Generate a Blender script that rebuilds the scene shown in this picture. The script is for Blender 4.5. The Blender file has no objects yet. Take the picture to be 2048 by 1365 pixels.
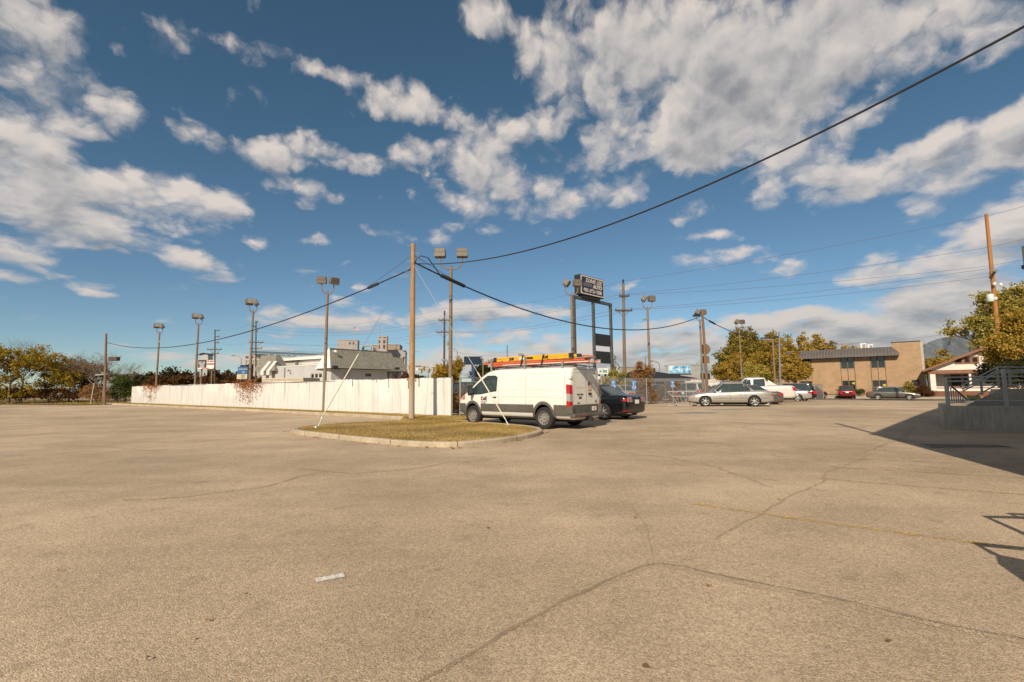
import bpy, bmesh, math, random
import numpy as np
from mathutils import Vector, Matrix
from mathutils.bvhtree import BVHTree
R = math.radians
C = bpy.context.scene.collection
scene = bpy.context.scene
rng = random.Random(7)

# ------------------------------------------------------------------ camera
FPX, CX, CY = 960.0, 1024.0, 682.5            # focal length and centre in pixels of the 2048 wide photo
EYE = Vector((0, 0, 1.4))
PITCH, ROLL = math.atan(95 / FPX), R(0.42)
_f = Vector((0, math.cos(PITCH), math.sin(PITCH)))
_u0 = Vector((0, -math.sin(PITCH), math.cos(PITCH)))
_r0 = Vector((1, 0, 0))
_r = _r0 * math.cos(ROLL) - _u0 * math.sin(ROLL)
_u = _u0 * math.cos(ROLL) + _r0 * math.sin(ROLL)
cam_d = bpy.data.cameras.new('camera'); cam = bpy.data.objects.new('camera', cam_d); C.objects.link(cam)
cam_d.sensor_width = 36; cam_d.lens = 36 * FPX / 2048; cam_d.clip_start = 0.1; cam_d.clip_end = 30000
m3 = Matrix((_r, _u, -_f)).transposed()
cam.matrix_world = Matrix.Translation(EYE) @ m3.to_4x4()
scene.camera = cam

# ------------------------------------------------------------------ sun, sky, exposure
SUN_EL = R(33.0)
SUN_H = Vector((-0.33, -0.944, 0)).normalized()
SUN_DIR = Vector((SUN_H.x * math.cos(SUN_EL), SUN_H.y * math.cos(SUN_EL), math.sin(SUN_EL)))
sun_d = bpy.data.lights.new('sun', 'SUN'); sun = bpy.data.objects.new('sun', sun_d); C.objects.link(sun)
sun_d.energy = 4.3; sun_d.angle = R(0.53); sun_d.color = (1.0, 0.87, 0.70)
sun.rotation_euler = SUN_DIR.to_track_quat('Z', 'Y').to_euler()
scene.view_settings.view_transform = 'Standard'; scene.view_settings.look = 'None'
scene.view_settings.exposure = 0.24; scene.view_settings.gamma = 1.0
scene.view_settings.use_curve_mapping = False

def ray(u, v):
    return _f + _r * ((u - CX) / FPX) + _u * ((CY - v) / FPX)
def azel(u, v):
    d = ray(u, v).normalized()
    return math.atan2(d.x, d.y), math.asin(d.z)

world = bpy.data.worlds.new("World"); scene.world = world; world.use_nodes = True
class NT:
    """small helper for writing node trees"""
    def __init__(s, tree): s.t = tree; s.x = 0
    def n(s, typ, **kw):
        nd = s.t.nodes.new(typ); s.x += 30; nd.location = (s.x, 0)
        ins = kw.pop('ins', {})
        for k, v in kw.items(): setattr(nd, k, v)
        for k, v in ins.items():
            if isinstance(v, bpy.types.NodeSocket): s.t.links.new(v, nd.inputs[k])
            else: nd.inputs[k].default_value = v
        return nd
    def math(s, op, a, b=0.0, c=0.0, clamp=False):
        nd = s.n('ShaderNodeMath', operation=op, use_clamp=clamp)
        for i, v in enumerate((a, b, c)):
            if isinstance(v, bpy.types.NodeSocket): s.t.links.new(v, nd.inputs[i])
            else: nd.inputs[i].default_value = v
        return nd.outputs[0]
    def vmath(s, op, a, b=None):
        nd = s.n('ShaderNodeVectorMath', operation=op)
        for i, v in enumerate((a, b)):
            if v is None: continue
            if isinstance(v, bpy.types.NodeSocket): s.t.links.new(v, nd.inputs[i])
            else: nd.inputs[i].default_value = v
        return nd.outputs[0]
    def ramp(s, fac, stops, interp='LINEAR'):
        nd = s.n('ShaderNodeValToRGB'); cr = nd.color_ramp; cr.interpolation = interp
        while len(cr.elements) < len(stops): cr.elements.new(0.5)
        for e, (p, c) in zip(cr.elements, stops):
            e.position = p; e.color = (c if len(c) == 4 else (*c, 1)) if not isinstance(c, (int, float)) else (c, c, c, 1)
        s.t.links.new(fac, nd.inputs[0]); return nd.outputs[0]
    def mix(s, fac, a, b, mode='MIX'):
        nd = s.n('ShaderNodeMix', data_type='RGBA', blend_type=mode)
        for i, v in ((0, fac), (6, a), (7, b)):
            if isinstance(v, bpy.types.NodeSocket): s.t.links.new(v, nd.inputs[i])
            elif i == 0: nd.inputs[i].default_value = v
            else: nd.inputs[i].default_value = (*v, 1) if len(v) == 3 else v
        return nd.outputs[2]
    def noise(s, vec, scale, detail=3, rough=0.55, out=0, dist=0.0):
        nd = s.n('ShaderNodeTexNoise', ins={'Scale': scale, 'Detail': detail, 'Roughness': rough, 'Distortion': dist})
        if vec is not None: s.t.links.new(vec, nd.inputs['Vector'])
        return nd.outputs[out]

# cloud masses: (u, v, half width, half height, tilt degrees, strength) given as photo directions, kept as azimuth/elevation
CLOUDS = [
 (40,50,190,90,0,1.0),(110,190,170,110,0,.95),(0,300,170,90,0,.7),(330,60,150,60,8,.45),(545,115,130,32,0,.6),(240,100,120,70,0,.4),
 (975,30,80,60,20,.85),(1085,95,75,42,0,.8),(710,60,60,20,0,.3),(700,165,50,22,0,.5),
 (800,195,110,48,6,1.15),(890,225,90,42,0,.8),(945,330,88,62,10,1.35),(940,405,60,26,0,.75),(1010,265,120,48,0,.6),
 (400,270,80,28,0,.45),(480,300,120,32,0,.7),(560,300,60,34,0,.8),(640,300,80,34,0,.75),(740,318,90,34,0,.7),(850,290,90,30,0,.6),
 (90,400,170,42,0,.85),(260,400,240,52,-4,1.15),(400,388,140,46,5,1.0),(120,455,190,52,-8,1.1),(30,510,130,50,0,.95),(565,370,100,34,10,.6),(120,330,130,34,8,.5),
 (380,515,140,36,4,.9),(515,487,70,20,-8,.5),(80,572,170,18,3,.55),(160,595,60,10,0,.4),(620,480,80,18,0,.35),
 (1250,70,220,110,0,.75),(1410,130,230,140,0,1.15),(1620,90,300,150,0,1.25),(1880,50,260,110,0,1.1),(1520,230,260,130,0,1.2),(1400,285,150,66,0,1.3),(1160,150,140,70,0,.85),(1130,230,120,60,0,.55),
 (1190,385,120,54,0,.7),(1075,375,110,50,0,.65),(1580,330,150,44,-15,.55),(1230,300,120,50,0,.5),(1090,435,90,26,0,.5),(830,465,90,26,0,.45),(920,450,80,18,0,.35),(1100,320,90,30,0,.4),
 (1950,320,190,80,-8,1.25),(1750,352,95,44,0,1.15),(1630,385,150,40,5,.95),(2030,250,120,60,0,.9),(1840,295,130,34,0,.6),(1850,430,90,22,-8,.7),(1700,330,120,30,0,.4),
 (1385,418,90,24,-16,.95),(1410,476,62,16,0,.95),(1430,520,110,24,-6,1.1),(1560,530,80,18,0,.55),(1240,470,40,10,0,.4),(1280,565,60,12,0,.4),
 (1880,505,190,60,-10,1.05),(2020,440,140,60,0,1.1),(1960,560,200,70,0,1.0),(1770,545,90,32,0,.7),(1840,605,140,36,0,.9),(1700,598,60,10,0,.45),(1980,640,200,60,0,1.1),
 (1000,628,190,24,0,.75),(700,598,60,20,-10,.8),(760,645,230,26,2,.95),(600,648,110,22,0,.7),(900,610,90,16,0,.5),(1040,612,110,16,-4,.6),
 (1180,700,330,46,0,1.0),(1500,690,380,60,0,1.05),(1800,680,330,50,0,1.1),(960,720,260,26,0,.8),(1350,650,150,22,0,.4),(1650,640,220,34,0,.8),(1024,745,1300,36,0,.55),(500,715,420,26,0,.35),(1900,640,260,60,0,.8),(1300,735,420,34,0,.6),
]
g = bpy.data.node_groups.new('cloud_field', 'ShaderNodeTree')
g.interface.new_socket('Vector', in_out='INPUT', socket_type='NodeSocketVector')
g.interface.new_socket('Density', in_out='OUTPUT', socket_type='NodeSocketFloat')
G_ = NT(g); gi = G_.n('NodeGroupInput'); go = G_.n('NodeGroupOutput')
# input vector is (azimuth, elevation, 0)
wn = G_.noise(gi.outputs[0], 9.0, 4, 0.6, out=1)
warp = G_.vmath('MULTIPLY', G_.vmath('SUBTRACT', wn, (.5, .5, .5)), (.10, .055, 0))
wv = G_.vmath('ADD', gi.outputs[0], warp)
acc = None
for (cu, cv, hw, hh, tilt, st) in CLOUDS:
    a0, e0 = azel(cu, cv)
    a1, e1 = azel(cu + hw, cv); a2, e2 = azel(cu, cv - hh)
    sa = max(.01, abs(a1 - a0)) * 1.25; se = max(.006, abs(e2 - e0)) * 1.25
    mp = G_.n('ShaderNodeMapping', vector_type='TEXTURE')
    g.links.new(wv, mp.inputs['Vector'])
    mp.inputs['Location'].default_value = (a0, e0, 0); mp.inputs['Rotation'].default_value = (0, 0, R(-tilt)); mp.inputs['Scale'].default_value = (sa, se, 1)
    gr = G_.n('ShaderNodeTexGradient', gradient_type='SPHERICAL'); g.links.new(mp.outputs[0], gr.inputs[0])
    acc = G_.math('MULTIPLY_ADD', gr.outputs[1], st, acc if acc is not None else 0.0)
acc = G_.math('MULTIPLY', G_.math('POWER', G_.math('MINIMUM', acc, 1.5), .62), 1.15)
sp0 = G_.n('ShaderNodeSeparateXYZ', ins={0: gi.outputs[0]})
behind = G_.n('ShaderNodeMapRange', interpolation_type='SMOOTHSTEP', ins={'Value': G_.math('ABSOLUTE', sp0.outputs[0]), 'From Min': 1.0, 'From Max': 1.5, 'To Min': 0.0, 'To Max': .8}).outputs[0]  # unseen cloud cover added behind the camera to raise ambient light
overhead = G_.n('ShaderNodeMapRange', interpolation_type='SMOOTHSTEP', ins={'Value': sp0.outputs[1], 'From Min': .85, 'From Max': 1.15, 'To Min': 0.0, 'To Max': .75}).outputs[0]  # unseen cloud added near the zenith, also for ambient fill
acc = G_.math('MAXIMUM', acc, G_.math('MAXIMUM', behind, overhead))
# cloud texture: billowing puffs, flatter and finer towards the horizon
sep = G_.n('ShaderNodeSeparateXYZ'); g.links.new(gi.outputs[0], sep.inputs[0])
el = G_.math('MAXIMUM', sep.outputs[1], .01)
invz = G_.math('MULTIPLY', G_.math('LOGARITHM', G_.math('ADD', el, .10), 2.718), 0.72)
pv = G_.n('ShaderNodeCombineXYZ')
g.links.new(sep.outputs[0], pv.inputs[0]); g.links.new(invz, pv.inputs[1])
w2 = G_.vmath('MULTIPLY', G_.vmath('SUBTRACT', G_.noise(pv.outputs[0], 14.0, 4, .6, out=1), (.5, .5, .5)), (.075, .075, 0))
pw = G_.vmath('ADD', pv.outputs[0], w2)
n1 = G_.noise(pw, 6.0, 6, 0.60)
n2 = G_.noise(pw, 19.0, 5, 0.66)
vo_ = G_.n('ShaderNodeTexVoronoi', feature='SMOOTH_F1', ins={'Scale': 13.0, 'Smoothness': .35}); g.links.new(pw, vo_.inputs['Vector'])
vo2 = G_.n('ShaderNodeTexVoronoi', feature='SMOOTH_F1', ins={'Scale': 38.0, 'Smoothness': .35}); g.links.new(pw, vo2.inputs['Vector'])
puff = G_.math('ADD', G_.math('MULTIPLY', vo_.outputs['Distance'], -1.15), G_.math('MULTIPLY', vo2.outputs['Distance'], -.45))
dn = G_.math('ADD', G_.math('ADD', G_.math('MULTIPLY', n1, 1.35), G_.math('MULTIPLY', n2, .85)), puff)
den = G_.math('SUBTRACT', G_.math('ADD', G_.math('MULTIPLY', acc, 1.0), dn), 0.78)
g.links.new(den, go.inputs[0])

W_ = NT(world.node_tree); world.node_tree.nodes.clear()
tc = W_.n('ShaderNodeTexCoord')
sp = W_.n('ShaderNodeSeparateXYZ'); world.node_tree.links.new(tc.outputs['Generated'], sp.inputs[0])
az = W_.math('ARCTAN2', sp.outputs[0], sp.outputs[1]); elv = W_.math('ARCSINE', sp.outputs[2])
def field(de, da=0.0):
    cb = W_.n('ShaderNodeCombineXYZ')
    world.node_tree.links.new(W_.math('ADD', az, da), cb.inputs[0])
    world.node_tree.links.new(W_.math('ADD', elv, de), cb.inputs[1])
    gn = W_.n('ShaderNodeGroup'); gn.node_tree = g
    world.node_tree.links.new(cb.outputs[0], gn.inputs[0]); return gn.outputs[0]
d0 = field(0.0); d1 = field(0.022, -0.012)
sky = W_.n('ShaderNodeTexSky', sky_type='NISHITA', sun_disc=False, sun_elevation=SUN_EL,
           sun_rotation=math.atan2(SUN_H.x, SUN_H.y), altitude=1300, air_density=1.0, dust_density=0.35, ozone_density=1.5)
tnt = W_.mix(W_.n('ShaderNodeMapRange', ins={'Value': elv, 'From Min': 0.0, 'From Max': 0.5}).outputs[0], (.69, .77, .81), (0.585, 0.80, 0.765))
skyc = W_.mix(1.0, sky.outputs[0], tnt, 'MULTIPLY')
cover = W_.n('ShaderNodeMapRange', interpolation_type='SMOOTHSTEP', ins={'Value': d0, 'From Min': -0.10, 'From Max': 0.78}).outputs[0]
lit = W_.math('ADD', W_.math('MULTIPLY', W_.math('SUBTRACT', d0, d1), 0.50), 0.67)
soft = W_.noise(W_.n('ShaderNodeCombineXYZ', ins={0: az, 1: W_.math('MULTIPLY', elv, 1.5)}).outputs[0], 7.0, 4, .55)
lit = W_.math('ADD', lit, W_.math('MULTIPLY', W_.math('SUBTRACT', soft, .5), .75))      # sunlit upper edges, greyer undersides
thick = W_.n('ShaderNodeMapRange', ins={'Value': d0, 'From Min': 0.25, 'From Max': 1.5, 'To Min': 0.16, 'To Max': -0.22}).outputs[0]
litt = W_.math('ADD', lit, thick, clamp=True)
lowg = W_.n('ShaderNodeMapRange', ins={'Value': elv, 'From Min': 0.0, 'From Max': 0.28, 'To Min': 0.78, 'To Max': 1.0}).outputs[0]
cc = W_.ramp(litt, [(0.15, (2.3, 2.4, 2.6)), (0.45, (4.1, 3.95, 3.95)), (0.72, (6.1, 5.7, 5.4)), (1.0, (7.9, 7.0, 6.3))])
cc = W_.mix(1.0, cc, W_.n('ShaderNodeCombineColor', ins={0: lowg, 1: lowg, 2: lowg}).outputs[0], 'MULTIPLY')
up = W_.math('GREATER_THAN', elv, -0.02)
cov = W_.math('MULTIPLY', W_.math('MULTIPLY', cover, 0.88), up)
final = W_.mix(cov, skyc, cc)
bg = W_.n('ShaderNodeBackground', ins={'Color': final, 'Strength': 0.085})
wo = W_.n('ShaderNodeOutputWorld'); world.node_tree.links.new(bg.outputs[0], wo.inputs[0])
world.cycles.sampling_method = 'MANUAL'; world.cycles.sample_map_resolution = 512
scene.cycles.max_bounces = 5; scene.cycles.diffuse_bounces = 2; scene.cycles.glossy_bounces = 3
scene.cycles.transparent_max_bounces = 12
# ------------------------------------------------------------------ placing helpers
D1 = Vector((0.777, -0.629, 0)); N1 = Vector((0.629, 0.777, 0))         # along and across the street
SC = Vector((44.6, 56.0, 0))
GK = [(-4000, 0), (-62, 0), (-44, .20), (-30, .20), (-9, -.14), (-5, -.2), (5, -.2), (16, .30), (5000, .30)]
def Gq(q):
    for (a, za), (b, zb) in zip(GK, GK[1:]):
        if q <= b: return za + (zb - za) * (q - a) / (b - a)
    return GK[-1][1]
def qof(x, y): return (x - SC.x) * N1.x + (y - SC.y) * N1.y
def G(x, y): return Gq(qof(x, y))
def gp(u, v):
    """point of the ground seen at a photo position"""
    d = ray(u, v); z = 0.0
    for _ in range(12):
        t = (z - EYE.z) / d.z; p = EYE + d * t; z = G(p.x, p.y)
    return Vector((p.x, p.y, z))
def gpz(u, v, h):
    d = ray(u, v); return EYE + d * ((h - EYE.z) / d.z)
def W(u, v, Y):
    d = ray(u, v); return EYE + d * (Y / d.y)
def at(u, Y, v=775):
    p = W(u, v, Y); return Vector((p.x, p.y, G(p.x, p.y)))
class Wall:
    """a vertical plane through a corner; turns photo positions into (along, z)"""
    def __init__(s, corner, direction):
        s.c = Vector((corner[0], corner[1], 0)); s.d = Vector((direction[0], direction[1], 0)).normalized()
        s.n = Vector((-s.d.y, s.d.x, 0)); s.rz = math.atan2(s.d.y, s.d.x)
    def xz(s, u, v, off=0.0):
        d = ray(u, v); o = s.c + s.n * off
        t = (o - EYE).dot(s.n) / d.dot(s.n); p = EYE + d * t
        return (p - s.c).dot(s.d), p.z
    def x(s, u, off=0.0): return s.xz(u, 775, off)[0]

# ------------------------------------------------------------------ mesh helpers
def tag(o, label=None, cat=None, group=None, kind=None):
    if label: o['label'] = label
    if cat: o['category'] = cat
    if group: o['group'] = group
    if kind: o['kind'] = kind
    return o
def thing(name, label, cat, loc=(0, 0, 0), rz=0.0, group=None):
    o = bpy.data.objects.new(name, None); C.objects.link(o); o.empty_display_size = .2
    o.location = loc; o.rotation_euler = (0, 0, rz); return tag(o, label, cat, group)
def mesh_obj(name, me, parent=None):
    o = bpy.data.objects.new(name, me); C.objects.link(o)
    if parent is not None: o.parent = parent
    return o
class MB:
    def __init__(s): s.v = []; s.f = []; s.mi = []
    def add(s, vs, fs, mi=0):
        b = len(s.v); s.v += [tuple(p) for p in vs]
        s.f += [tuple(i + b for i in f) for f in fs]; s.mi += [mi] * len(fs); return s
    def box(s, x0, x1, y0, y1, z0, z1, mi=0, M=None):
        P = [Vector((x, y, z)) for z in (z0, z1) for y in (y0, y1) for x in (x0, x1)]
        if M is not None: P = [M @ p for p in P]
        return s.add(P, [(0, 2, 3, 1), (4, 5, 7, 6), (0, 1, 5, 4), (2, 6, 7, 3), (0, 4, 6, 2), (1, 3, 7, 5)], mi)
    def quad(s, a, b, c, d, mi=0): return s.add([a, b, c, d], [(0, 1, 2, 3)], mi)
    def prism(s, poly, y0, y1, mi=0, M=None):
        """outline in x,z extruded along y"""
        n = len(poly); P = [Vector((x, y0, z)) for x, z in poly] + [Vector((x, y1, z)) for x, z in poly]
        if M is not None: P = [M @ p for p in P]
        return s.add(P, [tuple(range(n))[::1], tuple(range(2 * n - 1, n - 1, -1))] + [(i + n, (i + 1) % n + n, (i + 1) % n, i) for i in range(n)], mi)
    def slab(s, poly, z0, z1, mi=0):
        """outline in x,y extruded up"""
        n = len(poly); P = [(x, y, z0) for x, y in poly] + [(x, y, z1) for x, y in poly]
        return s.add(P, [tuple(range(n - 1, -1, -1)), tuple(range(n, 2 * n))] + [(i, (i + 1) % n, (i + 1) % n + n, i + n) for i in range(n)], mi)
    def tube(s, pts, r, n=8, mi=0, cap=True):
        pts = [Vector(p) for p in pts]; rs = r if isinstance(r, (list, tuple)) else [r] * len(pts)
        base = len(s.v); prev = None
        for i, p in enumerate(pts):
            t = (pts[min(i + 1, len(pts) - 1)] - pts[max(i - 1, 0)])
            t = t.normalized() if t.length > 1e-9 else Vector((0, 0, 1))
            if prev is None:
                a = Vector((1, 0, 0)) if abs(t.x) < .8 else Vector((0, 1, 0)); a = (a - t * a.dot(t)).normalized()
            else:
                a = (prev - t * prev.dot(t)); a = a.normalized() if a.length > 1e-6 else prev
            prev = a; b = t.cross(a)
            for k in range(n):
                an = 2 * math.pi * k / n; s.v.append(tuple(p + (a * math.cos(an) + b * math.sin(an)) * rs[i]))
        for i in range(len(pts) - 1):
            for k in range(n):
                k2 = (k + 1) % n
                s.f.append((base + i * n + k, base + i * n + k2, base + (i + 1) * n + k2, base + (i + 1) * n + k)); s.mi.append(mi)
        if cap:
            s.f.append(tuple(base + k for k in range(n))[::-1]); s.mi.append(mi)
            s.f.append(tuple(base + (len(pts) - 1) * n + k for k in range(n))); s.mi.append(mi)
        return s
    def lathe(s, prof, n=20, axis='z', c=(0, 0, 0), mi=0):
        """prof = [(radius, height)] about an axis through c"""
        base = len(s.v)
        for (r_, h) in prof:
            for k in range(n):
                a = 2 * math.pi * k / n; p = (r_ * math.cos(a), r_ * math.sin(a), h)
                if axis == 'y': p = (p[0], p[2], p[1])
                elif axis == 'x': p = (p[2], p[0], p[1])
                s.v.append((p[0] + c[0], p[1] + c[1], p[2] + c[2]))
        for i in range(len(prof) - 1):
            for k in range(n):
                k2 = (k + 1) % n
                s.f.append((base + i * n + k, base + i * n + k2, base + (i + 1) * n + k2, base + (i + 1) * n + k)); s.mi.append(mi)
        return s
    def build(s, name, mats, parent=None, smooth=False, bevel=0.0, fix=True):
        me = bpy.data.meshes.new(name); me.from_pydata(s.v, [], s.f)
        mats = mats if isinstance(mats, (list, tuple)) else [mats]
        for m in mats: me.materials.append(m)
        if len(mats) > 1: me.polygons.foreach_set('material_index', s.mi)
        if fix or bevel:
            bm = bmesh.new(); bm.from_mesh(me)
            if fix: bmesh.ops.recalc_face_normals(bm, faces=bm.faces)
            if bevel:
                ed = [e for e in bm.edges if len(e.link_faces) == 2 and e.calc_face_angle(0) > R(40)]
                bmesh.ops.bevel(bm, geom=ed, offset=bevel, segments=1, affect='EDGES', clamp_overlap=True)
            bm.to_mesh(me); bm.free()
        if smooth:
            me.polygons.foreach_set('use_smooth', [True] * len(me.polygons))
            me.set_sharp_from_angle(angle=R(35))
        me.update()
        return mesh_obj(name, me, parent)
def sag(a, b, s, n=24):
    a = Vector(a); b = Vector(b)
    return [a.lerp(b, i / n) - Vector((0, 0, 4 * s * (i / n) * (1 - i / n))) for i in range(n + 1)]
def copy_tree(o, parent=None):
    c = o.copy(); C.objects.link(c)
    if parent is not None: c.parent = parent
    for ch in [x for x in o.children]: copy_tree(ch, c)
    return c
def text(name, body, mat, size, parent, M, shear=0.0, ext=0.006, align='CENTER', sx=1.0, bold=0.0):
    cu = bpy.data.curves.new(name, 'FONT'); cu.body = body; cu.size = size; cu.shear = shear; cu.extrude = ext
    cu.align_x = align; cu.align_y = 'CENTER'; cu.offset = bold; cu.space_character = 1.0
    tmp = bpy.data.objects.new('tmp', cu); C.objects.link(tmp)
    dg = bpy.context.evaluated_depsgraph_get(); dg.update()
    me = bpy.data.meshes.new_from_object(tmp.evaluated_get(dg)); bpy.data.objects.remove(tmp)
    me.transform(M @ Matrix.Diagonal((sx, 1, 1, 1))); me.materials.clear(); me.materials.append(mat); me.name = name
    return mesh_obj(name, me, parent)
def upright(x, y, z, rz=0.0):
    """matrix that stands text up facing -y, turned by rz"""
    return Matrix.Translation((x, y, z)) @ Matrix.Rotation(rz, 4, 'Z') @ Matrix.Rotation(R(90), 4, 'X')

# ------------------------------------------------------------------ materials
def mat(name, col, rough=.6, metal=0.0, spec=.5, noise=None, bump=None, coat=0.0, coords='Object'):
    """noise = (scale, strength) or list; bump = (scale, strength)"""
    m = bpy.data.materials.new(name); m.use_nodes = True; t = NT(m.node_tree); b = m.node_tree.nodes['Principled BSDF']
    b.inputs['Base Color'].default_value = (*col, 1); b.inputs['Roughness'].default_value = rough
    b.inputs['Metallic'].default_value = metal; b.inputs['Specular IOR Level'].default_value = spec
    if coat: b.inputs['Coat Weight'].default_value = coat; b.inputs['Coat Roughness'].default_value = .04
    L = m.node_tree.links
    if noise or bump: tcn = t.n('ShaderNodeTexCoord').outputs[coords]
    if noise:
        c = None
        for (sc_, st, *an) in (noise if isinstance(noise, list) else [noise]):
            vec = tcn
            if an: vec = t.n('ShaderNodeMapping', ins={'Vector': tcn, 'Scale': an[0]}).outputs[0]
            nz = t.noise(vec, sc_, 5, .6)
            f = t.n('ShaderNodeMapRange', ins={'Value': nz, 'From Min': .3, 'From Max': .7, 'To Min': 1 - st, 'To Max': 1 + st}).outputs[0]
            c = f if c is None else t.math('MULTIPLY', c, f)
        cmb = t.n('ShaderNodeCombineColor', ins={0: c, 1: c, 2: c}).outputs[0]
        L.new(t.mix(1.0, col, cmb, 'MULTIPLY'), b.inputs['Base Color'])
    if bump:
        nz = t.noise(tcn, bump[0], 4, .6)
        bp = t.n('ShaderNodeBump', ins={'Height': nz, 'Strength': bump[1], 'Distance': .02}); L.new(bp.outputs[0], b.inputs['Normal'])
    return m
def paint(name, col, metal=.0, rough=.28, dirt=.12):
    m = mat(name, col, rough=rough, metal=metal, spec=.5, noise=[(2.2, dirt), (14, dirt * .35)], coat=.6)
    return m
def leafmat(name, cols, trans=.38):
    m = bpy.data.materials.new(name); m.use_nodes = True; t = NT(m.node_tree); L = m.node_tree.links
    m.node_tree.nodes.remove(m.node_tree.nodes['Principled BSDF'])
    a = t.n('ShaderNodeAttribute', attribute_name='rnd', attribute_type='GEOMETRY').outputs['Fac']
    c = t.ramp(a, [(i / (len(cols) - 1), k) for i, k in enumerate(cols)])
    d = t.n('ShaderNodeBsdfDiffuse', ins={'Color': c}); tr = t.n('ShaderNodeBsdfTranslucent', ins={'Color': c})
    mx = t.n('ShaderNodeMixShader', ins={0: trans}); L.new(d.outputs[0], mx.inputs[1]); L.new(tr.outputs[0], mx.inputs[2])
    L.new(mx.outputs[0], m.node_tree.nodes['Material Output'].inputs[0]); return m

def asphalt(name, c_lo, c_hi, stone=120.0, patch=.30):
    m = bpy.data.materials.new(name); m.use_nodes = True; t = NT(m.node_tree); L = m.node_tree.links
    b = m.node_tree.nodes['Principled BSDF']; tcn = t.n('ShaderNodeTexCoord').outputs['Object']
    vo = t.n('ShaderNodeTexVoronoi', feature='F1', ins={'Scale': stone}); L.new(tcn, vo.inputs['Vector'])
    sepc = t.n('ShaderNodeSeparateColor'); L.new(vo.outputs['Color'], sepc.inputs[0])
    stonev = sepc.outputs[0]; hue = sepc.outputs[1]
    big = t.noise(tcn, .16, 5, .6); mid = t.noise(tcn, 1.1, 5, .62)
    wear = t.n('ShaderNodeMapping', ins={'Vector': tcn, 'Rotation': (0, 0, R(-12)), 'Scale': (.07, .33, 1)}).outputs[0]
    streak = t.noise(wear, 1.6, 5, .62, dist=.6)
    fine = t.noise(tcn, 22.0, 3, .6)
    k = t.n('ShaderNodeMapRange', ins={'Value': big, 'From Min': .3, 'From Max': .7, 'To Min': 1 - patch, 'To Max': 1 + patch * .6}).outputs[0]
    k2 = t.n('ShaderNodeMapRange', ins={'Value': mid, 'From Min': .3, 'From Max': .7, 'To Min': .88, 'To Max': 1.10}).outputs[0]
    k3 = t.n('ShaderNodeMapRange', ins={'Value': streak, 'From Min': .34, 'From Max': .58, 'To Min': .86, 'To Max': 1.03}).outputs[0]
    k4 = t.n('ShaderNodeMapRange', ins={'Value': fine, 'From Min': .3, 'From Max': .7, 'To Min': .86, 'To Max': 1.14}).outputs[0]
    base = t.mix(stonev, c_lo, c_hi)
    tint = t.mix(t.math('MULTIPLY', hue, .35), base, (.53, .385, .235))
    k5 = t.n('ShaderNodeMapRange', ins={'Value': t.noise(tcn, 2.6, 4, .55), 'From Min': .58, 'From Max': .76, 'To Min': 1.0, 'To Max': .74}).outputs[0]
    k6 = t.n('ShaderNodeMapRange', ins={'Value': t.noise(tcn, 30.0, 2, .5), 'From Min': .70, 'From Max': .76, 'To Min': 1.0, 'To Max': .55}).outputs[0]
    kk = t.math('MULTIPLY', t.math('MULTIPLY', t.math('MULTIPLY', k, k2), t.math('MULTIPLY', k3, k4)), t.math('MULTIPLY', k5, k6))
    cm = t.n('ShaderNodeCombineColor', ins={0: kk, 1: kk, 2: kk}).outputs[0]
    L.new(t.mix(1.0, tint, cm, 'MULTIPLY'), b.inputs['Base Color'])
    b.inputs['Roughness'].default_value = .92; b.inputs['Specular IOR Level'].default_value = .25
    bp = t.n('ShaderNodeBump', ins={'Height': vo.outputs['Distance'], 'Strength': .55, 'Distance': .006}, invert=True)
    L.new(bp.outputs[0], b.inputs['Normal']); return m
def worn(name, col, keep=.5, scale=9.0, rough=.85, stretch=(1, 1, 1)):
    """paint or tar that is worn away in patches so that the ground shows through"""
    m = bpy.data.materials.new(name); m.use_nodes = True; t = NT(m.node_tree); L = m.node_tree.links
    b = m.node_tree.nodes['Principled BSDF']; tcn = t.n('ShaderNodeTexCoord').outputs['Object']
    v_ = t.n('ShaderNodeMapping', ins={'Vector': tcn, 'Scale': stretch}).outputs[0]
    n_ = t.math('ADD', t.math('MULTIPLY', t.noise(v_, scale, 6, .7), .4), t.math('MULTIPLY', t.noise(v_, scale * 9, 2, .6), .6))
    a = t.n('ShaderNodeMapRange', ins={'Value': n_, 'From Min': .38 + keep * .2, 'From Max': .44 + keep * .2, 'To Min': 1.0, 'To Max': 0.0}).outputs[0]
    b.inputs['Base Color'].default_value = (*col, 1); b.inputs['Roughness'].default_value = rough
    L.new(a, b.inputs['Alpha']); return m
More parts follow.
